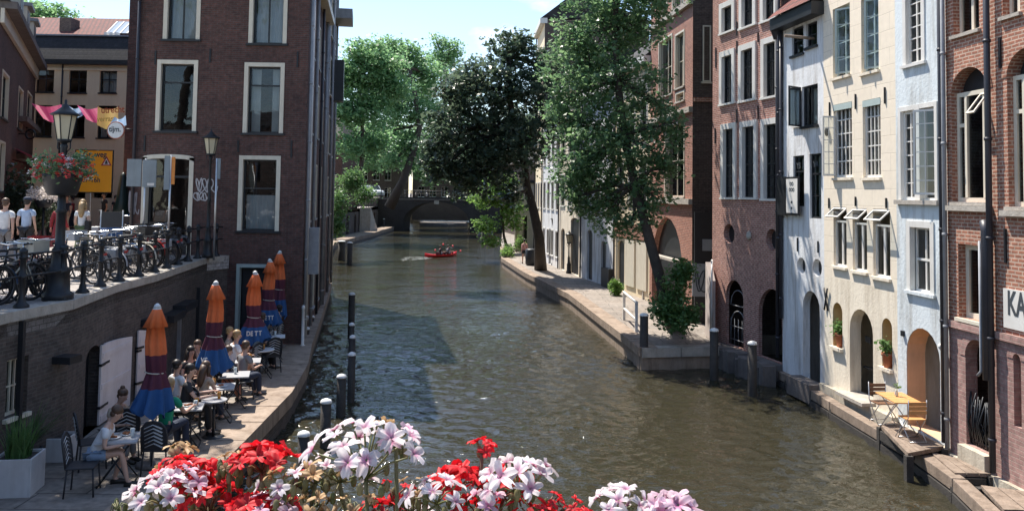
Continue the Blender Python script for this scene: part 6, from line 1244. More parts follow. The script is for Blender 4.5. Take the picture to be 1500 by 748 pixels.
for k, (x, y, t_, h_, f_, b_, lb) in enumerate(((8, 352, 'c_pink', 'hair_brown', .3, 'c_navy', 'woman in a pink top near the left edge in the crowd'), (55, 338, 'c_white', 'hair_dark', .1, 'c_grey', 'person in a white top between the cap man and the tan skirt'), (96, 340, 'c_navy', 'hair_brown', 3.0, 'c_tan', 'person in navy right behind the lamp post'), (112, 328, 'c_white', 'hair_blond', 2.7, 'c_black', 'fair haired person in white under the flower basket'), (140, 333, 'c_rust', 'hair_dark', 1.2, 'c_navy', 'person in a rust top left of the sign pole'), (66, 322, 'c_red', 'hair_dark', .2, 'c_black', 'person in red far down the street'), (33, 322, 'c_white', 'hair_brown', 3.2, 'c_denim', 'person in white far off above the cap man'))):
    person(lb, onst(x, y), f_, 'walk' if k % 2 else 'stand', 1.7, hair=h_, top=t_, bottom=b_, female=k % 2 == 0)
# guests on the terrace
def at(px, py): return G(px, py, TZ)
T_ = lambda *a, **k: person(*a, pose='sit', **k)
T_('woman in a white t-shirt and denim shorts bent over her plate at the near table', at(136, 712)+Vector((0, 0, .0)), -1.35, H=1.74, hair='hair_brown', top='c_white', bottom='c_denim', legs='shorts', lean=.45, arms='table', female=True, cross=True)
T_('woman with a hair bun and bare shoulders across the near table', at(160, 672), -1.9, H=1.68, hair='hair_brown', top='c_tan', bottom='c_grey', lean=.35, arms='table', bun=True, female=True)
T_('man in a green shirt with his back to the camera under the nearest parasol', at(240, 668), -.3, H=1.78, hair='hair_blond', top='c_green', bottom='c_navy', lean=.12, arms='reach')
T_('dark haired man in a black shirt stretching his arm across the small table', at(268, 638), -1.3, H=1.8, hair='hair_dark', top='c_black', bottom='c_black', lean=.12, arms='reach')
T_('curly haired woman with her back turned beside the man in black', at(295, 622), -.5, H=1.66, hair='hair_brown', top='c_tan', bottom='c_navy', lean=.1, arms='table', female=True, long_hair=True)
T_('woman in sunglasses with long dark hair facing the camera', at(303, 596), 2.6, H=1.68, skin='skin_mid', hair='hair_dark', top='c_navy', bottom='c_pink', legs='shorts', lean=.08, arms='table', female=True, long_hair=True, glasses=True)
T_('dark haired woman in a black top sitting by the wharf wall', at(274, 592), -2.2, H=1.68, hair='hair_dark', top='c_black', bottom='c_black', lean=.1, arms='table', female=True, long_hair=True)
T_('woman in a black top raising a hand to her face by the wall', at(288, 580), 2.9, H=1.68, hair='hair_brown', top='c_black', bottom='c_navy', lean=.05, arms='face', female=True)
T_('man in a white shirt partly hidden behind the man in black', at(256, 622), -.6, H=1.7, hair='hair_dark', top='c_white', bottom='c_grey', lean=.0, arms='lap')
T_('person in a pink top leaning over the white topped table', at(318, 590), -1.1, H=1.68, hair='hair_brown', top='c_pink', bottom='c_rust', lean=.3, arms='table', female=True)
T_('blond man in a white t-shirt turned away at the middle tables', at(338, 568), -.9, H=1.8, hair='hair_blond', top='c_white', bottom='c_pink', legs='shorts', lean=.15, arms='table')
T_('fair haired person behind the blond man under the middle parasol', at(330, 556), -1.4, H=1.72, hair='hair_blond', top='c_tan', bottom='c_navy', lean=.1, arms='table')
T_('person in a dark red top across from the blond man', at(362, 552), 1.2, H=1.66, hair='hair_dark', top='c_red', bottom='c_grey', lean=.1, arms='table', female=True)
T_('person in dark clothes lounging at the far end of the terrace', at(402, 512), 1.4, H=1.76, hair='hair_dark', top='c_grey', bottom='c_black', lean=-.15, arms='lap')

T_('person in a grey t-shirt with short hair at the sunlit folding table', at(352, 585), -.6, H=1.72, hair='hair_brown', top='c_grey', bottom='c_navy', lean=.15, arms='table')
T_('person in a white top at the far tables below the third parasol', at(376, 543), -.8, H=1.68, hair='hair_dark', top='c_white', bottom='c_black', lean=.1, arms='table', female=True)
T_('person in a navy shirt turned towards the wall behind the far tables', at(384, 528), 1.5, H=1.74, hair='hair_brown', top='c_navy', bottom='c_denim', lean=.05, arms='lap')
# ------------------------------------------------------------------ terrace furniture
M('parasol_orange', (.78, .17, .05), .75, .12, 5); M('parasol_plum', (.10, .02, .04), .8, .12, 5); M('parasol_blue', (.018, .085, .24), .75, .12, 5); M('cream_cord', (.55, .50, .42), .8)
def parasol(label, base, h, seed, word=None, flare=.42, rz=0):
    root = thing('parasol', label, 'parasol', tuple(base), rz, 'closed parasols on the wharf terrace'); rr = random.Random(seed)
    MB().tube([(0, 0, 0), (0, 0, h-.1)], .022, 8).build('pole', 'steel', root, world=False); MB().lathe((0, 0, 0), [(.27, 0), (.27, .05), (.22, .08), (.04, .09), (.035, .3)], 18).build('base', 'stone_dark', root, world=False)
    n = 32; mb = MB()
    n = 48; fa = [rr.uniform(.5, 1.5) for _ in range(n)]; ph_ = rr.uniform(0, 6)
    def ring(z, rad, fold):
        out = []
        for k in range(n):
            f_ = fold*fa[int(k/n*8+.5) % 8]*math.cos(k/n*2*math.pi*8+seed+.8*math.sin(z*3+ph_))+fold*.25*math.sin(k*1.7+z*9); q = rad*(1+f_)
            out.append(Vector((q*math.cos(2*math.pi*k/n)+.02*math.sin(z*4+ph_), q*math.sin(2*math.pi*k/n), z)))
        return out
    z0 = .95
    prof = [(h, .03, 0), (h-.05, .075, .03), (h-.36, .20, .10), (h-.365, .135, .12), (h-.62, .16, .13), (h-.85, .17, .12), (h-1.12, .165, .10), (h-1.16, .15, .06), (h-1.2, .165, .10), (h-1.2-(h-1.2-z0)*.35, .165+(flare-.165)*.4, .16), (h-1.2-(h-1.2-z0)*.7, .165+(flare-.165)*.78, .2), (z0, flare, .24)]
    cols = [3, 0, 0, 0, 0, 1, 1, 1, 1, 2, 2, 2]; rings = [ring(z, r_, f_) for z, r_, f_ in prof]
    for r_ in (rings[-1],):
        for k, v_ in enumerate(r_): v_.z += .07*math.cos(k/n*2*math.pi*8+seed)+.04*math.sin(k*.26+seed)
    for i in range(len(rings)-1):
        for k in range(n): mb.quad([rings[i+1][k], rings[i+1][(k+1) % n], rings[i][(k+1) % n], rings[i][k]], mi=cols[i], smooth=True)
    ob = mb.build('canopy', ['parasol_orange', 'parasol_plum', 'parasol_blue', 'cap_white'], root, world=False)
    bm = bmesh.new(); bm.from_mesh(ob.data); bmesh.ops.remove_doubles(bm, verts=bm.verts, dist=.0005); bm.to_mesh(ob.data); bm.free()
    MB().torus((0, 0, h-1.16), .165, .012, (0.1, 0, 1), 24, 5).build('tie_cord', 'cream_cord', root, world=False)
    MB().lathe((0, 0, h-.03), [(.03, 0), (.07, .005), (.05, .05), (.015, .08)], 10).build('finial', 'cap_white', root, world=False)
    if word:
        f = Fac((0, 0), (1, 0)); cz = z0+.16; a0 = -PI/2
        for j, ch in enumerate(word[0]):
            a = a0+word[1]+(j-len(word[0])/2+.5)*.25; f.d = Vector((-math.sin(a), math.cos(a), 0)); f.n = Vector((math.cos(a), math.sin(a), 0)); rr_ = flare*1.07; f.A = Vector((rr_*math.cos(a), rr_*math.sin(a), 0))
            t = text('lettering', ch, f, -.045, cz, .17, 'cap_white', None, .01, .8); t.parent = ob
    return root
hs = [2.72, 2.62, 2.6, 2.58, 2.55]
PA = [(222, 682, 'nearest closed parasol, orange, plum and blue, beside the near table', None, .31), (310, 604, 'second closed parasol from the camera, rising behind the women in black', ('VE', -.2), .33), (369, 552, 'third closed parasol from the camera, with wide blue skirt and white letters', ('DETT', .35), .38), (391, 523, 'fourth closed parasol from the camera with white letters on blue', ('VEDETT', .0), .32), (406, 508, 'farthest closed parasol, by the corner of the brick house', ('VE', .5), .26)]
for k, (x, y, lb, wd, fl_) in enumerate(PA):
    base = G(x, y, TZ); top_px = [448, 414, 399, 381, 369][k]; ht = W([225, 315, 372, 395, 405][k], top_px, base.y).z-TZ; parasol(lb, base, ht, k, wd, fl_)
# tables and chairs
M('table_top', (.42, .42, .43), .35, .1, 5); M('table_white', (.7, .7, .7), .4, .05); M('rattan', (.03, .03, .035), .6, .2, 10); M('rattan_white', (.6, .6, .6), .6)
def table(label, base, kind='square', rz=0, w=.62, h=.74, mat='table_top'):
    root = thing('cafe_table', label, 'table', tuple(base), rz, 'cafe tables on the wharf terrace')
    t = MB(); t.lathe((0, 0, h-.03), [(w/2-.01, 0), (w/2, .012), (w/2, .03), (w/2-.008, .032)], 28) if kind == 'round' else t.box((0, 0, h-.015), (w, w, .03)); t.build('table_top', mat, root, world=False, bev=.004)
    if kind == 'round' and w < .6: MB().tube([(0, 0, .02), (0, 0, h-.03)], .025, 8).build('pedestal', 'iron', root, world=False); MB().lathe((0, 0, 0), [(.23, 0), (.23, .015), (.04, .03)], 18).build('foot', 'iron', root, world=False)
    else:
        for s in (-1, 1):
            q = MB()
            q.tube([(s*w*.42, -w*.40, 0), (-s*w*.36, -w*.3, h-.03)], .012, 6); q.tube([(s*w*.42, w*.40, 0), (-s*w*.36, w*.3, h-.03)], .012, 6); q.tube([(s*w*.42, -w*.40, .015), (s*w*.42, w*.40, .015)], .012, 6); q.build('leg', 'iron', root, world=False)
    return root
tb = [(172, 706, 'square', 'square grey near table with plates in front of the bent over woman', .65, 'table_top'), (312, 640, 'round', 'small round bar table beside the man in black', .5, 'table_top'), (320, 617, 'square', 'square table with drinks in front of the woman in sunglasses', .62, 'table_top'), (342, 596, 'square', 'folding table alone on the sunlit slabs right of the sunglasses woman', .66, 'table_top'), (362, 572, 'square', 'folding table beside the blond man in white', .6, 'table_top'), (382, 553, 'round', 'round white table near the far parasols', .66, 'table_white'), (402, 530, 'square', 'small table at the far end by the white planter', .55, 'table_white'), (272, 652, 'square', 'square table with glasses between the man in green and the man in black', .6, 'table_top')]
for x, y, k_, lb, w_, mt in tb: table(lb, G(x, y, TZ), k_, .25, w_, .74, mt)
def chair_proto():
    root = thing('rattan_chair', 'dark woven chair with white chevrons behind the nearest parasol', 'chair', tuple(G(232, 694, TZ)), .0, 'woven bistro chairs on the terrace')
    MB().box((0, 0, .45), (.44, .44, .03)).build('seat', 'rattan', root, world=False, bev=.012)
    m, wv, n = MB(), MB(), 12
    pr = [(-.2, -.21, .45), (-.22, -.24, .7), (-.2, -.27, .86), (-.12, -.29, .95), (0, -.295, .975), (.12, -.29, .95), (.2, -.27, .86), (.22, -.24, .7), (.2, -.21, .45)]; m.tube(pr, .017, 6)
    m.build('back_frame', 'rattan', root, world=False)
    p = MB(); q = [Vector(a)+Vector((0, .005, 0)) for a in pr]; p.quad([q[0], q[8], q[7], q[1]]); p.quad([q[1], q[7], q[6], q[2]]); p.quad([q[2], q[6], q[5], q[3]]); p.quad([q[3], q[5], q[4]]); bk = p.build('backrest', 'rattan', root, world=False)
    for i in range(6):
        z = .52+.065*i; yy = -.225-.08*(z-.45)/.5
        wv.tube([(-.15, yy-.012, z), (0, yy-.016, z+.07), (.15, yy-.012, z)], .007, 4); wv.tube([(-.15, yy+.022, z), (0, yy+.018, z+.07), (.15, yy+.022, z)], .007, 4)
    wv.build('weave', 'rattan_white', bk, world=False)
    for sx in (-1, 1):
        for sy in (-1, 1): MB().tube([(sx*.19, sy*.19, .44), (sx*.22, sy*.22, 0)], .014, 6).build('leg', 'rattan', root, world=False)
    return root
ch0 = chair_proto(); bpy.context.view_layer.update(); index(ch0)
for x, y, rz, lb in ((186, 672, .3, 'empty woven chair with white chevrons left of the nearest parasol pole'), (133, 684, -1.0, 'woven chair behind the woman in white, half hidden'), (120, 722, -1.35, 'woven chair the woman in the white t-shirt sits on'), (262, 648, -1.2, 'woven chair under the dark haired man in black'), (292, 632, -.4, 'woven chair under the curly haired woman'), (300, 602, 2.6, 'woven chair of the woman in sunglasses'), (272, 598, -2.2, 'woven chair of the dark haired woman by the wall'), (335, 575, -.9, 'woven chair of the blond man in white'), (364, 556, 1.2, 'woven chair of the person in the dark red top'), (398, 519, 1.4, 'woven chair at the far end of the terrace'), (396, 545, .6, 'empty dark chair between the far tables'), (284, 588, 2.9, 'woven chair under the woman raising her hand'), (316, 598, -1.1, 'woven chair of the person in pink'), (250, 628, -.6, 'woven chair of the half hidden man in white'), (351, 587, -.6, 'woven chair of the person in the grey t-shirt'), (375, 545, -.8, 'woven chair of the person in white at the far tables'), (383, 530, 1.5, 'woven chair of the person in navy by the far tables')):
    dup(ch0, G(x, y, TZ), rz, lb)
# plates and glasses
M('plate', (.75, .74, .72), .25, .03); M('food', (.35, .13, .05), .7, .4, 40); M('drink', (.5, .22, .04), .15, .1); M('glass_clear', (.6, .65, .65), .05, .02)
def on_table(i, dx, dy): p = G(tb[i][0], tb[i][1], TZ); return p+Vector((dx, dy, .742))
for i, dx, dy, lb in ((0, -.08, -.05, 'white plate of food in front of the bent over woman'), (0, .05, .18, 'white plate at the far side of the near table'), (7, 0, .05, 'white plate on the table of the man in green'), (2, .05, 0, 'white plate on the table of the sunglasses woman')):
    t = thing('plate', lb, 'plate', tuple(on_table(i, dx, dy))); MB().lathe((0, 0, 0), [(.06, 0), (.13, .012), (.135, .018), (.06, .008)], 20).build('dish', 'plate', t, world=False); m = MB(); [m.ball((random.uniform(-.05, .05), random.uniform(-.05, .05), .025), .03, 6, sc=(1.2, 1, .6)) for _ in range(4)]; m.build('food', 'food', t, world=False)
for i, dx, dy, mt, lb in ((0, .2, .05, 'glass_clear', 'stemmed glass on the near table'), (1, .08, .05, 'drink', 'amber drink on the small round bar table'), (2, -.15, .1, 'drink', 'tall drink in front of the sunglasses woman'), (3, 0, .05, 'glass_clear', 'clear glass on the sunlit folding table'), (4, .05, 0, 'drink', 'amber drink beside the blond man'), (5, .05, 0, 'drink', 'orange drink on the round white table'), (5, -.12, .05, 'glass_clear', 'clear glass on the round white table'), (7, .15, .1, 'drink', 'drink between the man in green and the man in black'), (7, .2, -.1, 'glass_clear', 'clear glass by the man in black'), (6, 0, 0, 'glass_clear', 'clear glass on the farthest terrace table')):
    o = MB().lathe(on_table(i, dx, dy), [(.03, 0), (.034, .07), (.038, .14), (.03, .14), (.026, .02)], 10).build('drinking_glass', mt); tag(o, lb, 'glass')
# white post at the terrace end
t = thing('white_post', 'white metal post at the water side of the far terrace end', 'post', tuple(G(443, 506, TZ))); MB().lathe((0, 0, 0), [(.09, 0), (.09, .02), (.05, .03), (.05, 1.15), (.06, 1.16), (.05, 1.25), (.01, 1.28)], 10).build('post', 'paint_white', t, world=False)
# ------------------------------------------------------------------ street railing, lamps, signs, bicycles
rl = thing('street_railing', 'black cast iron railing along the street edge above the wharf wall', 'railing', (-8, 15, ST)); path = [Vector((-7.98, 6, ST))]+[p+Vector((-.05, 0, 0)) for p in FP]+[Vector((-9.18, 27.3, ST))]
def walk(path, step):
    out = []; carry = 0
    for a, b in zip(path[:-1], path[1:]):
        L = (b-a).length; t = carry
        while t < L: out.append((a.lerp(b, t/L), (b-a).normalized())); t += step
        carry = t-L
    return out
for p, d in walk(path, 1.12):
    MB().lathe(p, [(.13, 0), (.13, .05), (.075, .10), (.065, .16), (.05, .2), (.05, .5), (.07, .52), (.07, .56), (.048, .58), (.048, .84), (.072, .86), (.072, .9), (.05, .92), (.07, .96), (.07, 1.0), (.02, 1.05)], 10).build('post', 'iron', rl)
for z in (.55, .93): MB().tube([p+Vector((0, 0, z)) for p in path], .02, 6).build('rail', 'iron', rl)
def lantern_lamp(label, base, h, lw, big=False, rz=0):
    root = thing('street_lamp', label, 'street lamp', tuple(base), rz); m = MB(); k = 1.6 if big else 1
    m.lathe((0, 0, 0), [(.17*k, 0), (.17*k, .12), (.13*k, .16), (.12*k, .5), (.14*k, .55), (.09*k, .62), (.07*k, .9), (.085*k, .94), (.055*k, 1.0), (.05*k, h*.55), (.07*k, h*.56), (.045*k, h*.58), (.035*k, h-.12), (.07, h-.06), (.05, h)], 14); m.build('post', 'iron', root, world=False)
    if big: m = MB(); m.tube([(-.35, 0, h-.35), (.35, 0, h-.35)], .02, 6); m.build('ladder_bar', 'iron', root, world=False) if False else None
    lh = lw*1.15; a, b = lw*.30, lw*.5; cage = MB(); gl = MB()
    n = 6
    P0 = [Vector((a*math.cos(2*PI*(i+.5)/n), a*math.sin(2*PI*(i+.5)/n), h+.06)) for i in range(n)]; P1 = [Vector((b*math.cos(2*PI*(i+.5)/n), b*math.sin(2*PI*(i+.5)/n), h+.06+lh)) for i in range(n)]
    for i in range(n): cage.tube([P0[i], P1[i]], .012, 4); gl.quad([P0[i]*.985+Vector((0, 0, (h+.1)*.015)), P0[(i+1) % n]*.985+Vector((0, 0, (h+.1)*.015)), P1[(i+1) % n]*.985+Vector((0, 0, (h+lh)*.015)), P1[i]*.985+Vector((0, 0, (h+lh)*.015))])
    cage.lathe((0, 0, h+.03), [(.04, -.04), (a+.02, 0), (a+.02, .04)], 6)
    for s in (-1, 1): cage.tube([(s*.03, 0, h-.2), (s*lw*.3, 0, h-.1), (s*a, 0, h+.04)], .012, 5)
    ln = cage.build('lantern', 'iron', root, world=False); gl.build('lamp_glass', 'lamp_glass', ln, world=False)
    MB().lathe((0, 0, h+.06+lh), [(b+.05, 0), (b+.07, .02), (b*.9, .07), (b*.35, .16), (b*.3, .2), (b*.12, .22), (.02, .3)], 12).build('hood', 'iron', ln, world=False)
    return root
M('lamp_glass', (.62, .55, .38), .35, .08, 3)
Lp = G(84, 440, ST)+Vector((-.05, .1, 0)); hl = W(100, 205, Lp.y).z-ST-.06
L1 = lantern_lamp('ornate street lamp with frosted lantern above a flower basket, nearest the camera', Lp, hl, .40, True)
Lp2 = G(314, 378, ST)+Vector((-.22, .0, 0)); lantern_lamp('slim street lamp in front of the brick corner house', Lp2, W(326, 226, Lp2.y).z-ST-.06, .42)
# flower basket hung on the first lamp
hb = thing('flower_basket', 'round dark basket of red and white geraniums fixed to the ornate lamp', 'flower basket', tuple(Lp+Vector((0, 0, hl-.75))))
MB().lathe((0, 0, 0), [(.24, -.24), (.28, -.18), (.35, .12), (.35, .17), (.32, .14)], 20).build('basket', 'paint_black', hb, world=False)
def blossom(parent, cents, mats, n, sig, size, seed):
    r = random.Random(seed); bs = {}
    for c in cents:
        mt = mats[r.randrange(len(mats))]; bs.setdefault(mt, []).append(c)
    for mt, cs in bs.items(): leaves('blossom', mt, cs, n, sig, size, parent, (0, 0, 0), .4, seed)
rr = random.Random(4); cc = [((.2+.33*rr.random())*math.cos(a), (.2+.33*rr.random())*math.sin(a), .12+.36*rr.random()) for a in [rr.uniform(0, 6.28) for _ in range(90)]]
LEAF('bloom_red', (.75, .03, .03), (.85, .12, .08), .3); LEAF('bloom_white', (.75, .70, .70), (.85, .80, .72), .3)
blossom(hb, cc[:64], ['bloom_red', 'bloom_white', 'bloom_red'], 26, .035, .045, 5); leaves('foliage', 'leaf_green', cc[40:]+[(.2*math.cos(a), .2*math.sin(a), .2) for a in range(6)], 26, .07, .07, hb, (0, 0, 0), .5, 6)
hb2 = thing('flower_basket', 'round planter of pale blossoms low on the street behind the crowd', 'flower basket', (-17.2, 31.5, ST+1.55)); MB().lathe((0, 0, 0), [(.2, -.2), (.35, .1), (.3, .12)], 14).build('basket', 'paint_black', hb2, world=False); MB().tube([(0, 0, -.2), (0, 0, -1.55)], .05, 8).build('stand', 'iron', hb2, world=False); blossom(hb2, [(c[0]*1.1, c[1]*1.1, c[2]) for c in cc], ['bloom_white'], 18, .06, .06, 9)
# signs
def sign_post(label, foot, px, cat, builder, mat='steel', r=.03, name='road_sign'):
    root = thing(name, label, cat, tuple(foot)); top = W(px[0], px[1], foot.y); m = MB().tube([foot, Vector((foot.x, foot.y, top.z))], r, 8); m.build('pole', mat, root); builder(root, foot.y); return root
M('sign_orange', (.95, .42, .02), .5, .04); M('sign_back', (.24, .28, .30), .5, .12, 3, stain=.3)
def orange(root, Y):
    f = Fac((-30, Y-.04), (0, Y-.04)); r = f.rect(110, 220, 165, 282); o = MB().bf(f, r[0], r[2], r[1], r[3], -.02, .02).build('panel', 'sign_orange', root); m = MB()
    for q in ((r[0], r[2], r[3]-.02, r[3]+.015), (r[0], r[2], r[1]-.015, r[1]+.02), (r[0]-.015, r[0]+.02, r[1]-.015, r[3]+.015), (r[2]-.02, r[2]+.015, r[1]-.015, r[3]+.015)): m.bf(f, q[0], q[1], q[2], q[3], -.025, .027)
    m.build('frame', 'paint_black', o); w = r[2]-r[0]; H_ = r[3]-r[1]
    text('lettering', 'Gr. weg', f, r[0]+w*.2, r[3]-H_*.2, H_*.19, 'ink', o, .021, .9); text('lettering', 'Linge', f, r[0]+w*.2, r[3]-H_*.36, H_*.15, 'ink', o, .021, .8) if False else None
    text('lettering', '9-5m', f, r[0]+w*.28, r[1]+H_*.38, H_*.15, 'ink', o, .021, .9); text('lettering', '07-16h', f, r[0]+w*.2, r[1]+H_*.21, H_*.17, 'ink', o, .021, .9)
    c = (r[0]+w*.83, r[3]-H_*.26); s = H_*.13; M('sign_red', (.45, .05, .05), .5); MB().quad([f.p(c[0]-s, c[1]-s*.8, .022), f.p(c[0]+s, c[1]-s*.8, .022), f.p(c[0], c[1]+s, .022)]).build('warning_triangle', 'sign_red', o)
    MB().quad([f.p(c[0]-s*.62, c[1]-s*.6, .024), f.p(c[0]+s*.62, c[1]-s*.6, .024), f.p(c[0], c[1]+s*.55, .024)]).build('triangle_centre', 'paint_white', o); MB().quad([f.p(c[0]-s*.3, c[1]-s*.5, .026), f.p(c[0]+s*.3, c[1]-s*.5, .026), f.p(c[0]+.1*s, c[1]+s*.2, .026), f.p(c[0]-.1*s, c[1]+s*.2, .026)]).build('symbol', 'ink', o)
sign_post('square orange road works sign with black lettering and red triangle', onst(130, 352), (137, 225), 'road sign', orange)
def grey2(root, Y):
    f = Fac((-30, Y-.03), (0, Y-.03))
    for b_ in ((186, 233, 207, 273), (209, 234, 229, 274)): r = f.rect(*b_); o = MB().bf(f, r[0], r[2], r[1], r[3], -.015, .015).build('panel', 'sign_back', root)
    r = f.rect(216, 268, 226, 272); MB().bf(f, r[0], r[2], r[1], r[3], .015, .02).build('sticker', 'paint_white', o)
sign_post('pair of grey sign backs on a post in front of the shop door', onst(208, 385), (208, 232), 'road sign', grey2)
def thin(root, Y):
    f = Fac((-30, Y-.03), (0, Y-.03)); r = f.rect(241, 228, 249, 278); MB().bf(f, r[0], r[2], r[1], r[3], -.02, .03).build('panel', 'sign_back', root); r = f.rect(251, 230, 256, 270); M('sticker_orange', (.7, .25, .05), .6); MB().bf(f, r[0], r[2], r[1], r[3], -.02, .0).build('orange_strip', 'sticker_orange', root)
sign_post('narrow sign seen edge on with an orange strip beside the shop door', onst(245, 388), (250, 227), 'road sign', thin)
sign_post('slim steel pole with a small plate beside the slim street lamp', onst(313, 381), (322, 232), 'road sign', lambda root, Y: MB().bf(Fac((-30, Y), (0, Y)), Fac((-30, Y), (0, Y)).rect(319, 232, 322, 262)[0], Fac((-30, Y), (0, Y)).rect(319, 232, 323, 262)[2], Fac((-30, Y), (0, Y)).rect(319, 232, 322, 262)[1], Fac((-30, Y), (0, Y)).rect(319, 232, 322, 262)[3], -.02, .02).build('panel', 'sign_back', root))
rs_ = thing('shop_sign', 'round white shop sign reading tijm. hanging from the corner of the brick house', 'shop sign', tuple(W(170, 192, 27.3))); c = W(170, 191, 27.3); MB().lathe(c+Vector((0, .03, 0)), [(.27, 0), (.285, .015), (.285, .05), (.27, .06)], 28, ax=(0, -1, 0)).build('rim', 'c_rust', rs_); MB().lathe(c+Vector((0, .03, 0)), [(.25, .0), (.25, .065)], 28, ax=(0, -1, 0)).build('disc', 'cap_white', rs_)
text('lettering', 'tijm.', Fac((c.x-.02, c.y-.03), (c.x+1, c.y-.03)), 0, c.z-.09, .24, 'ink', rs_, .008, .9, align='CENTER'); MB().tube([c+Vector((.27, .0, .05)), (-12.2, 27.45, c.z+.05)], .02, 6).build('bracket', 'iron', rs_)
# banners across the street
def banner(label, px, D, mat, words=None, name='banner', z2=None):
    c = [W(x, y, D+dd) for (x, y), dd in zip(px, (0, 0, -.5, -.5))]; root = thing(name, label, 'banner', tuple(c[0])); m = MB(); n = 8; g_ = []
    for i in range(n+1):
        t = i/n; a = c[0].lerp(c[1], t)+Vector((0, 0, -.12*math.sin(PI*t))); b_ = c[3].lerp(c[2], t)+Vector((0, .1*math.sin(t*7), -.15*math.sin(PI*t)))
        g_.append((a, b_))
    for i in range(n): m.quad([g_[i][1], g_[i+1][1], g_[i+1][0], g_[i][0]], smooth=True)
    m.build('cloth', mat, root)
    if words:
        f = Fac((c[3].x, c[3].y), (c[2].x, c[2].y))
        for w_, (x, y), s_, mt in words: q = f.px(x, y); text('lettering', w_, f, q[0], q[1], s_, mt, root, .15, .85, rot=.05)
    return root
M('ink_red', (.45, .1, .03), .7); M('ink_orange', (.6, .36, .08), .7)
banner('magenta banner hanging over the street left of the lamp', [(46, 151), (90, 153), (92, 174), (64, 174)], 33, 'cloth_magenta')
banner('magenta banner hanging over the street right of the lamp', [(113, 154), (145, 157), (158, 174), (127, 175)], 33, 'cloth_magenta')
banner('pale blue banner directly behind the lamp', [(100, 154), (118, 156), (122, 168), (104, 168)], 33.2, 'cloth_blue')
banner('yellow banner with red lettering over the street', [(143, 156), (173, 157), (172, 184), (142, 183)], 32, 'cloth_yellow', [('utrecht', (151, 169), .34, 'ink_red'), ('verrast', (145, 181), .28, 'ink_orange')])
banner('pale blue banner beside the round shop sign', [(168, 171), (184, 169), (184, 183), (160, 183)], 31, 'cloth_blue')
# tall dark folded parasol by the house corner
t = thing('parasol', 'closed dark green parasol standing by the corner of the brick house on the street', 'parasol', tuple(onst(177, 352))); m = MB(); m.lathe((0, 0, 0), [(.05, .9), (.42, .95), (.25, 1.6), (.12, 2.6), (.03, 2.75)], 10); m.build('canopy', 'paint_dgreen', t, world=False); MB().tube([(0, 0, 0), (0, 0, 2.7)], .03, 8).build('pole', 'steel', t, world=False)
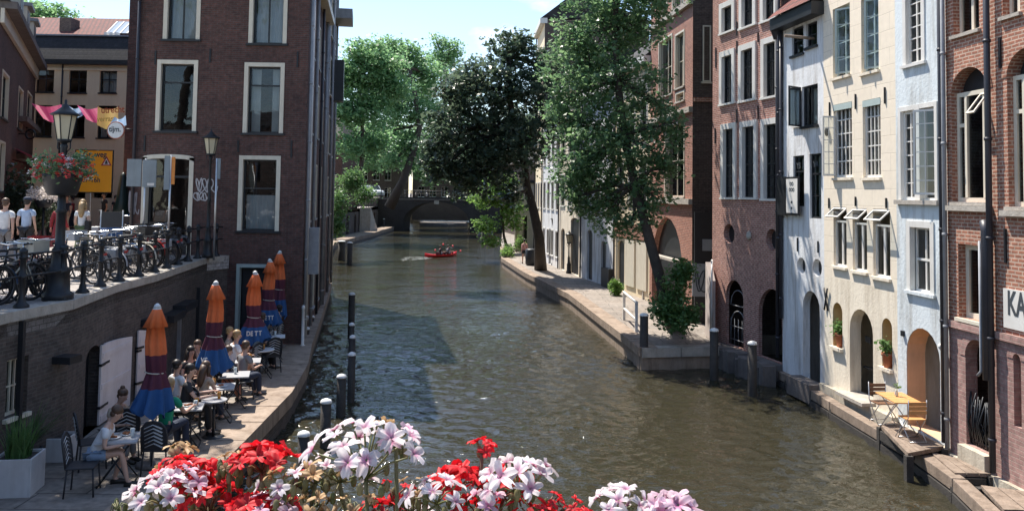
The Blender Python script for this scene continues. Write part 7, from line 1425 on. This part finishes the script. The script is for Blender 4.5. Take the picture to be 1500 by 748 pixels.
# bicycles
for n_, c_ in dict(bike_black=(.015, .015, .018), bike_grey=(.35, .36, .38), bike_cream=(.5, .46, .38), bike_red=(.4, .03, .03), bike_blue=(.06, .14, .3)).items(): M(n_, c_, .3, .1, 6)
M('rubber', (.02, .02, .02), .8); M('rim_dull', (.12, .12, .13), .4, .2, 6, metal=.6); M('chrome', (.75, .75, .75), .22, .05, 5, metal=1.)
def bike_proto(label, loc, rz, crate=False, bag=False):
    root = thing('bicycle', label, 'bicycle', loc, rz, 'bicycles parked along the street railing'); b_ = 'bike_black'
    A, Bq = Vector((-.52, 0, .34)), Vector((.55, 0, .34))
    for c in (A, Bq):
        w = MB().torus(c, .33, .02, (0, 1, 0), 26, 6).build('wheel', 'rubber', root, world=False); q = MB(); q.torus(c, .305, .011, (0, 1, 0), 24, 4); q.tube([c+Vector((0, -.04, 0)), c+Vector((0, .04, 0))], .02, 6)
        for i in range(14): a = 2*PI*i/14; q.tube([c+Vector((0, .02*(-1)**i, 0)), c+Vector((.3*math.cos(a), 0, .3*math.sin(a)))], .0025, 3, caps=False)
        q.build('rim', 'rim_dull', w, world=False); MB().torus(c, .365, .018, (0, 1, 0), 14, 4, R(-10) if c is A else R(-25), R(150) if c is A else R(125)).build('mudguard', b_, root, world=False) if False else None
        g_ = MB(); pts = [c+Vector((.37*math.cos(a), 0, .37*math.sin(a))) for a in [R(20)+R(160)*i/12 if c is A else R(0)+R(140)*i/12 for i in range(13)]]
        for p0, p1 in zip(pts[:-1], pts[1:]): g_.quad([p0+Vector((0, -.025, 0)), p1+Vector((0, -.025, 0)), p1+Vector((0, .025, 0)), p0+Vector((0, .025, 0))], smooth=True)
        g_.build('mudguard', b_, root, world=False)
    f = MB(); st, hd, bb = Vector((-.2, 0, .82)), Vector((.36, 0, .88)), Vector((-.02, 0, .30))
    f.tube([bb, st], .016, 6); f.tube([bb, Vector((.38, 0, .72))], .018, 6); f.tube([st*.98+Vector((0, 0, -.18)), hd+Vector((.01, 0, -.06))], .015, 6); f.tube([hd+Vector((-.01, 0, .08)), Vector((.42, 0, .62))], .019, 6)
    for s in (-.05, .05): f.tube([bb+Vector((0, s*.3, 0)), A+Vector((0, s, 0))], .010, 5); f.tube([st+Vector((0, s*.2, -.12)), A+Vector((0, s, 0))], .008, 5); f.tube([Vector((.42, s*.8, .66)), Bq+Vector((0, s*.8, 0))], .011, 5)
    f.build('frame', b_, root, world=False)
    h = MB(); h.tube([(.35, 0, .9), (.34, 0, 1.05)], .012, 6); h.tube([(.12, -.29, 1.06), (.25, -.27, 1.08), (.37, -.16, 1.07), (.36, 0, 1.05), (.37, .16, 1.07), (.25, .27, 1.08), (.12, .29, 1.06)], .012, 6); h.build('handlebar', 'chrome', root, world=False)
    [MB().tube([(.1, s_*.29, 1.06), (.2, s_*.28, 1.075)], .018, 6).build('grip', 'rubber', root, world=False) for s_ in (-1, 1)]
    s = MB(); s.hexa([(-.36, -.1, .93), (-.36, .1, .93), (-.06, .03, .945), (-.06, -.03, .945), (-.36, -.11, .97), (-.36, .11, .97), (-.04, .025, .975), (-.04, -.025, .975)]); s.tube([(-.2, 0, .8), (-.22, 0, .94)], .012, 6); s.build('saddle', 'rubber', root, world=False, bev=.02)
    r_ = MB(); [r_.tube([(-.28, y, .76), (-.78, y, .74)], .008, 5) for y in (-.07, 0, .07)]; r_.tube([(-.78, -.07, .74), (-.78, .07, .74)], .008, 5); [r_.tube([(-.6, y, .75), A+Vector((0, y, 0))], .006, 4) for y in (-.07, .07)]; r_.build('luggage_rack', 'bike_black', root, world=False)
    MB().box((-.24, .06, .33), (.5, .03, .12)).build('chain_case', 'bike_black', root, world=False, bev=.02); MB().tube([(-.02, .1, .3), (.08, .1, .17)], .01, 5).box((.1, .14, .16), (.09, .07, .02)).build('pedal', 'rubber', root, world=False); MB().tube([(-.02, -.1, .3), (-.12, -.1, .43)], .01, 5).box((-.14, -.14, .44), (.09, .07, .02)).build('pedal', 'rubber', root, world=False)
    MB().ball((.47, 0, .82), .045, 8).build('headlight', 'chrome', root, world=False); MB().box((-.83, 0, .66), (.02, .08, .05)).build('tail_light', 'bike_red', root, world=False)
    if crate:
        c = MB(); [c.box((.56+.17*sx, 0, 1.0), (.01, .4, .22)) for sx in (-1, 1)]; [c.box((.56, .2*sy, 1.0), (.33, .01, .22)) for sy in (-1, 1)]; c.box((.56, 0, .89), (.33, .39, .01)); c.build('crate', 'bike_black', root, world=False)
    if bag: c = MB(); [c.box((-.55, s_*.14, .58), (.34, .1, .3)) for s_ in (-1, 1)]; c.build('pannier', 'bike_grey', root, world=False, bev=.03)
    return root
bp = walk([p+Vector((-.62, .15, 0)) for p in path], .36)
protos = []; kinds = ['black upright', 'grey', 'cream', 'dark blue', 'red']; sw_ = [None, {'bike_black': 'bike_grey'}, {'bike_black': 'bike_cream'}, {'bike_black': 'bike_blue'}, {'bike_black': 'bike_red'}]
where = []
ords = ['first', 'second', 'third', 'fourth', 'fifth', 'sixth', 'seventh', 'eighth', 'ninth', 'tenth', 'eleventh', 'twelfth', 'thirteenth', 'fourteenth', 'fifteenth', 'sixteenth', 'seventeenth', 'eighteenth', 'nineteenth', 'twentieth', 'twenty-first', 'twenty-second', 'twenty-third', 'twenty-fourth', 'twenty-fifth', 'twenty-sixth', 'twenty-seventh', 'twenty-eighth', 'twenty-ninth', 'thirtieth', 'thirty-first', 'thirty-second', 'thirty-third', 'thirty-fourth', 'thirty-fifth', 'thirty-sixth']
rr = random.Random(12); cnt = 0; nl_ = 0
P1_ = P2_ = None
spots = []
for (p, d) in bp:
    if p.y < 12.6 or p.y > 25.6: continue
    sx_ = proj_x = 750+1250*p.x/p.y
    if 92 < sx_ < 128: continue
    spots.append((p, d))
for i, (p, d) in enumerate(spots):
    left = 750+1250*p.x/p.y < 95; hd = math.atan2(d.y, d.x)
    rz = hd+R(62)+rr.uniform(-.2, .2) if not left else hd+rr.uniform(-.25, .25)+(PI if i % 2 else 0)
    if not left and i % 3 == 0: rz += PI
    loc = p+Vector((-.12+rr.uniform(-.2, .1), rr.uniform(-.1, .1), 0)); k = [0, 0, 1, 0, 0, 0, 3, 0, 2, 0, 0, 0, 4, 0][i % 14]
    sec = 'left of the ornate lamp' if left else 'right of the ornate lamp'
    if left: nl_ += 1; o_ = ords[nl_-1]
    else: cnt += 1; o_ = ords[min(35, cnt-1)]
    lb = f'{kinds[k]} bicycle, {o_} {sec} along the railing'
    if P1_ is None: P1_ = bike_proto(lb, tuple(loc), rz); bpy.context.view_layer.update(); index(P1_); continue
    if P2_ is None: P2_ = bike_proto(lb+', with a front crate', tuple(loc), rz, True, True); index(P2_); continue
    dup(P1_ if i % 4 else P2_, loc, rz, lb+('' if i % 4 else ', with a front crate'), swap=sw_[k])
# second row of parked bicycles nearer the house
for i in range(16):
    b2 = G(150+i*9.5, 362-i*1.2, ST)+Vector((rr.uniform(-.3, .3), rr.uniform(-.6, .6), 0)); dup(P1_ if i % 3 else P2_, b2, rr.uniform(0, 6.28), f'bicycle in the back row before the shop door, {ords[i]} from the left', swap=sw_[[0, 1, 0, 3, 0][i % 5]])
# black board stand by the bikes
t = thing('display_stand', 'dark display board in a steel frame behind the parked bicycles', 'display stand', tuple(onst(160, 380))); f = Fac((-30, onst(160, 380).y), (0, onst(160, 380).y)); r = f.rect(149, 310, 178, 345); MB().bf(f, r[0], r[2], r[1], r[3], -.02, .02).build('board', 'paint_black', t); m = MB(); [m.tube([f.p(u, ST, 0), f.p(u, r[3]+.05, 0)], .02, 6) for u in (r[0]-.03, r[2]+.03)]; m.build('frame', 'steel', t)

# ------------------------------------------------------------------ water: mooring posts, boats
def mooring(label, px, py_top, base, rad=.14, grp='wooden mooring posts with white caps'):
    ztop = W(px, py_top, base.y).z; root = thing('mooring_post', label, 'mooring post', (base.x, base.y, 0), group=grp); MB().lathe((base.x, base.y, 0), [(rad*1.05, -1), (rad, 0), (rad*.97, ztop-.1)], 12).build('post', 'timber_pile', root); MB().lathe((base.x, base.y, ztop-.1), [(rad*1.08, 0), (rad*1.12, .02), (rad*.9, .07), (rad*.3, .1)], 12).build('cap', 'cap_white', root)
for k, (px, pt, pb, r_) in enumerate(((443, 630, 712, .115), (476, 583, 655, .12), (499, 547, 608, .12), (514, 515, 588, .10), (515, 490, 560, .09), (514, 472, 535, .09), (514, 428, 494, .13), (447, 478, 520, .13), (455, 461, 498, .12), (500, 352, 381, .3), (512, 354, 387, .2), (707, 335, 357, .2), (943, 458, 540, .14), (1046, 480, 556, .135), (1102, 499, 580, .13), (562, 320, 338, .15), (591, 317, 336, .15))):
    lbs = ['nearest white capped mooring post in the water off the terrace', 'second mooring post from the camera off the terrace', 'third mooring post from the camera off the terrace', 'fourth mooring post from the camera off the terrace', 'fifth slim mooring post in the left water row', 'sixth slim mooring post in the left water row', 'farthest and tallest mooring post of the left water row', 'short mooring post in the shade of the corner house', 'short mooring post further back in the shade of the corner house', 'left one of two thick posts at the far left quay', 'right one of two thick posts at the far left quay', 'lone mooring post by the far landing stage on the right', 'dark mooring post at the corner of the right quay', 'white topped mooring post at the end of the quay front', 'white topped mooring post before the brown brick house', 'small mooring post at the far end of the left quay', 'small mooring post just left of the bridge arch']
    mooring(lbs[k], px, pt, G(px, pb, 0), r_)
# red two person kayak
kb = G(646, 376, 0); ky = thing('kayak', 'red two person kayak paddling towards the bridge', 'kayak', (kb.x, kb.y, 0), R(50)); m = MB()
M('kayak_red', (.72, .03, .04), .35, .05); st_ = []
n = 12
for i in range(n+1):
    t = i/n*2-1; w = .36*(1-abs(t)**2.4); zt = .22+.16*abs(t)**3; st_.append([Vector((2.0*t, -w, zt)), Vector((2.0*t, -w*.8, zt-.16)), Vector((2.0*t, 0, .0+.12*abs(t)**3-.04)), Vector((2.0*t, w*.8, zt-.16)), Vector((2.0*t, w, zt)), Vector((2.0*t, 0, zt+.05-.14*(abs(t) < .6)))])
for i in range(n):
    for j in range(6): m.quad([st_[i][j], st_[i+1][j], st_[i+1][(j+1) % 6], st_[i][(j+1) % 6]], smooth=True)
m.build('hull', 'kayak_red', ky, world=False); MB().box((-.35, 0, .27), (.1, .5, .3)).box((.65, 0, .27), (.1, .5, .3)).build('seat', 'rubber', ky, world=False)
cR, sR = math.cos(R(50)), math.sin(R(50))
for k, (dx, lb, tp) in enumerate(((-.15, 'rear paddler in a dark top in the red kayak', 'c_black'), (.85, 'front paddler in dark clothes in the red kayak', 'c_grey'))):
    person(lb, (kb.x+dx*cR, kb.y+dx*sR, .06), R(50-90), 'row', 1.7, hair='hair_dark', top=tp, bottom='c_navy', arms='reach', lean=.05)
    p = Vector((kb.x+(dx+.5)*cR, kb.y+(dx+.5)*sR, .75)); d = Vector((-sR, cR, .22*(1 if k else -1))); o = thing('paddle', ['double bladed paddle with red blades held by the rear paddler', 'double bladed paddle held by the front paddler'][k], 'paddle', tuple(p)); MB().tube([p-d*.95, p+d*.95], .015, 6).build('shaft', 'paint_black', o)
    for s_ in (-1, 1): MB().ball(p+d*s_*1.08, .16, 8, sc=(.5, 1, .6)).build('blade', 'kayak_red', o)
# wake of the kayak: a little foam
M('foam', (.6, .62, .6), .5, .2, 20)
m = MB(); rr = random.Random(8)
for i in range(70):
    t = rr.random(); c = G(632-45*t, 377+rr.uniform(-2.5, 2.5)*(.4+t)+2*t, .012); a = rr.uniform(0, 3); L = rr.uniform(.08, .45)*(1-.6*t); m.quad([c+Vector((-L, 0, 0)), c+Vector((0, -.05, 0)), c+Vector((L, 0, 0)), c+Vector((0, .05, 0))])
m.build('wake', 'foam', kind='stuff')
# landing stage and moored boat on the far right
t = thing('landing_stage', 'small pale wooden landing stage beside the lone mooring post', 'landing stage', tuple(G(720, 353, .35))); c = G(719, 353, .35); MB().box((c.x, c.y, .36), (1.7, 1.2, .08)).build('deck', 'timber', t); MB().box((c.x-.7, c.y, 0), (.15, .15, .7)).box((c.x+.7, c.y, 0), (.15, .15, .7)).build('pile', 'timber_pile', t)
bt_ = thing('moored_boat', 'dark covered boat moored near the bridge on the right bank', 'boat', (-2.9, 101, 0)); m = MB(); st_ = []
for i in range(9):
    t = i/8*2-1; w = 1.1*(1-max(0, t)**2.2*.9)*(1-.15*max(0, -t)); st_.append([Vector((-2.9-w, 101-3.6*t, .75+.3*max(0, t)**2)), Vector((-2.9-w*.75, 101-3.6*t, -.1)), Vector((-2.9+w*.75, 101-3.6*t, -.1)), Vector((-2.9+w, 101-3.6*t, .75+.3*max(0, t)**2))])
for i in range(8):
    for j in range(4): m.quad([st_[i][j], st_[i+1][j], st_[i+1][(j+1) % 4], st_[i][(j+1) % 4]], smooth=False)
m.quad(st_[0]); m.quad(st_[-1][::-1]); m.build('hull', 'paint_black', bt_); MB().hexa([(-3.8, 98.6, .8), (-2.0, 98.6, .8), (-1.9, 103.5, .8), (-3.9, 103.5, .8), (-3.6, 99.2, 1.8), (-2.2, 99.2, 1.8), (-2.2, 103.2, 1.9), (-3.6, 103.2, 1.9)]).build('canopy', 'c_navy', bt_); MB().tube([(-2.9, 97.6, 1.0), (-2.9, 97.3, 1.4)], .05, 6).build('bow_rail', 'steel', bt_)
# cars and a van on the far street
def car(label, x, y, rz, mat, van=False, z=None):
    root = thing('van' if van else 'parked_car', label, 'van' if van else 'car', (x, y, ST if z is None else z), rz); L, Wd = (4.6, 1.8) if van else (4.2, 1.72); prof = [(-L/2, .35), (-L/2, .95), (-L/2+.1, 1.75), (L/2-1.5, 1.8), (L/2-.85, 1.15), (L/2-.08, .92), (L/2, .6), (L/2, .35)] if van else [(-L/2, .35), (-L/2, .85), (-L/2+.45, 1.35), (-L/2+1.0, 1.46), (L/2-1.9, 1.46), (L/2-1.1, .98), (L/2-.1, .82), (L/2, .6), (L/2, .35)]
    m = MB(); n = len(prof); rings = []
    for yy, k in ((-Wd/2, .0), (-Wd/2+.08, 1.), (Wd/2-.08, 1.), (Wd/2, .0)): rings.append([Vector((px_*(1 if k else .985), yy*(1 if pz_ < 1.0 else .86), pz_-(0 if k else .02))) for px_, pz_ in prof])
    for i in range(3):
        for j in range(n): m.quad([rings[i][j], rings[i][(j+1) % n], rings[i+1][(j+1) % n], rings[i+1][j]][::-1])
    m.quad(rings[0]); m.quad(rings[3][::-1]); m.build('body', mat, root, world=False, bev=.03)
    h0 = 1.02; zt = 1.66 if van else 1.38
    for s in (-1, 1):
        yy = s*(Wd/2-.015); y2 = s*(Wd/2*.87+.012); P_ = [(-L/2+(.2 if van else .6), h0), (L/2-(1.0 if van else 1.2), h0), (L/2-(1.5 if van else 1.85), zt), (-L/2+(.25 if van else .95), zt)]
        MB().quad([(a, (yy if z < 1.1 else y2), z) for a, z in P_][::s]).build('side_window', 'car_glass', root, world=False)
        for xx in (-L/2+.8, L/2-.8): w = MB().lathe((xx, s*(Wd/2-.1), .32), [(.32, -.1), (.32, .1), (.2, .11)], 18, ax=(0, s, 0)).build('wheel', 'rubber', root, world=False); MB().lathe((xx, s*(Wd/2-.1), .32), [(.19, .08), (.18, .125), (.04, .13)], 12, ax=(0, s, 0)).build('rim', 'steel', w, world=False)
        MB().box((L/2-.02, s*.6, .72), (.06, .3, .14)).build('headlight', 'chrome', root, world=False)
    e = .012; a, b_ = (L/2-1.5, 1.78), (L/2-.85, 1.17)
    if not van: a, b_ = (L/2-1.88, 1.44), (L/2-1.12, 1.0)
    MB().quad([(b_[0]+e, -.68, b_[1]+e), (b_[0]+e, .68, b_[1]+e), (a[0]+e, .6, a[1]+e), (a[0]+e, -.6, a[1]+e)]).build('windscreen', 'car_glass', root, world=False)
    MB().box((L/2+.005, 0, .5), (.03, 1.3, .12)).build('grille', 'rubber', root, world=False); return root
M('car_silver', (.62, .66, .70), .3, .04); M('car_glass', (.03, .035, .04), .08, .05); M('car_dark', (.03, .03, .04), .3, .04)
cp = G(546, 285, ST+.0) if False else Vector((-16.2, 98, 0)); 
car('white van parked above the quay at the left end of the bridge', -21.0, 128.5, R(-50), 'car_silver', True, 4.81); car('dark car parked behind the white van', -22.6, 106, R(-80), 'car_dark')
# parked bikes on the far bridge
for i in range(8): dup(P1_, Vector((-17.5+i*.8, 128, 4.86)), rr.uniform(-.3, .3)+PI/2, f'bicycle leaning on the far bridge railing, {ords[i]} from the left', group='bicycles on the far bridge', swap=sw_[[1, 2, 0][i % 3]])
# far street lamp, quay lanterns
lantern_lamp('small street lamp by the striped awning on the far left bank', (-19.0, 92, ST), 3.2, .5)
def quay_lantern(label, px, py, top): b_ = G(px, py, TZ); return lantern_lamp(label, b_, W(px, top, b_.y).z-TZ-.5, .42)
quay_lantern('quay lantern in front of the big dark arched doorway', 833, 400, 345); quay_lantern('quay lantern beside the cream shop front by the pipes', 893, 415, 350); quay_lantern('quay lantern furthest along the row of white houses', 811, 388, 322)
# round ball lamp / bins
t = thing('litter_bin', 'black litter bin behind the dark tree trunk', 'bin', tuple(G(778, 388, TZ))); MB().lathe((0, 0, 0), [(.35, 0), (.4, .1), (.42, 1.05), (.36, 1.12), (.1, 1.15)], 14).build('bin', 'paint_black', t, world=False)
# white gate rail on the quay edge
gr = thing('handrail', 'white timber handrail standing on the quay corner', 'handrail', tuple(G(925, 470, TZ))); a, b_ = G(914, 468, TZ), G(932, 487, TZ)
d = (b_-a).normalized()
for p in (a, b_): MB().box((p.x, p.y, TZ+.55), (.10, .10, 1.1), math.atan2(d.y, d.x)).build('post', 'paint_white', gr)
for z in (1.08, .45): MB().tube([a-d*.1+Vector((0, 0, z)), b_+d*.1+Vector((0, 0, z))], .045, 8).build('rail', 'paint_white', gr)
t = thing('stone_trough', 'pale stone trough between the pipes and the leaning tree', 'trough', tuple(G(948, 437, TZ))); c = G(948, 437, TZ); MB().box((c.x, c.y, TZ+.4), (.5, .5, .8)).build('trough', 'stone', t)
t = thing('quay_stairs_wall', 'whitewashed low wall end beside the passage to the brown brick house', 'wall', tuple(G(1046, 488, TZ))); c = Vector((7.05, 30.3, 0)); MB().hexa([(6.95, 29.9, TZ), (7.15, 29.9, TZ), (7.15, 30.55, TZ), (6.95, 30.55, TZ), (6.95, 29.9, TZ+2.0), (7.15, 29.9, TZ+2.0), (7.15, 30.55, TZ+2.6), (6.95, 30.55, TZ+2.6)]).build('wall', 'plaster_pink', t); MB().tube([(7.0, 29.8, TZ), (7.0, 29.8, TZ+2.3), (7.1, 30.2, TZ+2.7)], .035, 6).build('rail', 'paint_white', t)
# cafe table and chairs on the timber deck
M('wood_warm', (.62, .32, .12), .5, .15, 8); M('wood_brown', (.18, .09, .05), .5, .2, 8)
ct = G(1345, 618, .55)+Vector((.0, -.1, 0)); ct = Vector((8.55, 18.95, .55))
t = thing('wooden_table', 'small wooden folding table on the timber deck before the blue house', 'table', tuple(ct)); m = MB()
for i in range(6): m.box((0, -.42+.168*i, .73), (.6, .155, .025))
m.build('table_top', 'wood_warm', t, world=False)
for s in (-1, 1): MB().tube([(.25*s, -.38, 0), (-.25*s, -.3, .72)], .012, 6).tube([(.25*s, .38, 0), (-.25*s, .3, .72)], .012, 6).build('leg', 'steel', t, world=False)
def fold_chair(label, loc, rz, mat):
    t = thing('folding_chair', label, 'chair', tuple(loc), rz, 'folding chairs at the wooden cafe table'); m = MB(); [m.box((0, -.16+.08*i, .46), (.4, .07, .02)) for i in range(5)]; m.build('seat', mat, t, world=False); m = MB(); [m.box((0, -.215, .62+.09*i), (.4, .018, .07)) for i in range(3)]; m.build('backrest', mat, t, world=False)
    for s in (-1, 1): MB().tube([(s*.2, -.22, .88), (s*.2, -.2, .5), (s*.2, .2, 0)], .011, 6).tube([(s*.18, .2, .45), (s*.18, -.24, 0)], .011, 6).build('leg', 'steel', t, world=False)
    MB().tube([(-.2, .2, .02), (.2, .2, .02)], .01, 5).build('stretcher', 'steel', t, world=False); MB().tube([(-.18, -.24, .02), (.18, -.24, .02)], .01, 5).build('stretcher', 'steel', t, world=False); return t
fold_chair('dark slatted folding chair at the far side of the wooden table', ct+Vector((-.05, .72, 0)), PI+.1, 'wood_brown'); fold_chair('warm brown folding chair at the near side of the wooden table', ct+Vector((.0, -.62, 0)), .1, 'wood_warm')
t = thing('flower_vase', 'small vase with a sprig on the wooden cafe table', 'vase', tuple(ct+Vector((0, .1, .743)))); MB().lathe((0, 0, 0), [(.03, 0), (.045, .05), (.02, .12), (.025, .14)], 10).build('vase', 'glass_clear', t, world=False); leaves('sprig', 'leaf_fresh', [(0, 0, .2), (.03, .03, .24)], 16, .03, .05, t, (0, 0, 0), .3, 3)
# potted plants and small things by the houses
t = thing('satellite_dish', 'round camera globe on the wall of the dark left house', 'camera', tuple(W(13, 195, 30))) if False else None
gl_ = thing('wall_lamp', 'round black bracket lamp on the dark house at the left', 'lamp', tuple(fl.p(*fl.px(27, 196), .3))); c = fl.p(*fl.px(27, 196), .45); MB().torus(c, .2, .04, (0, 1, 0), 16, 6).build('ring', 'paint_black', gl_); MB().tube([c, fl.p(*fl.px(27, 196), 0)], .03, 6).build('bracket', 'paint_black', gl_)
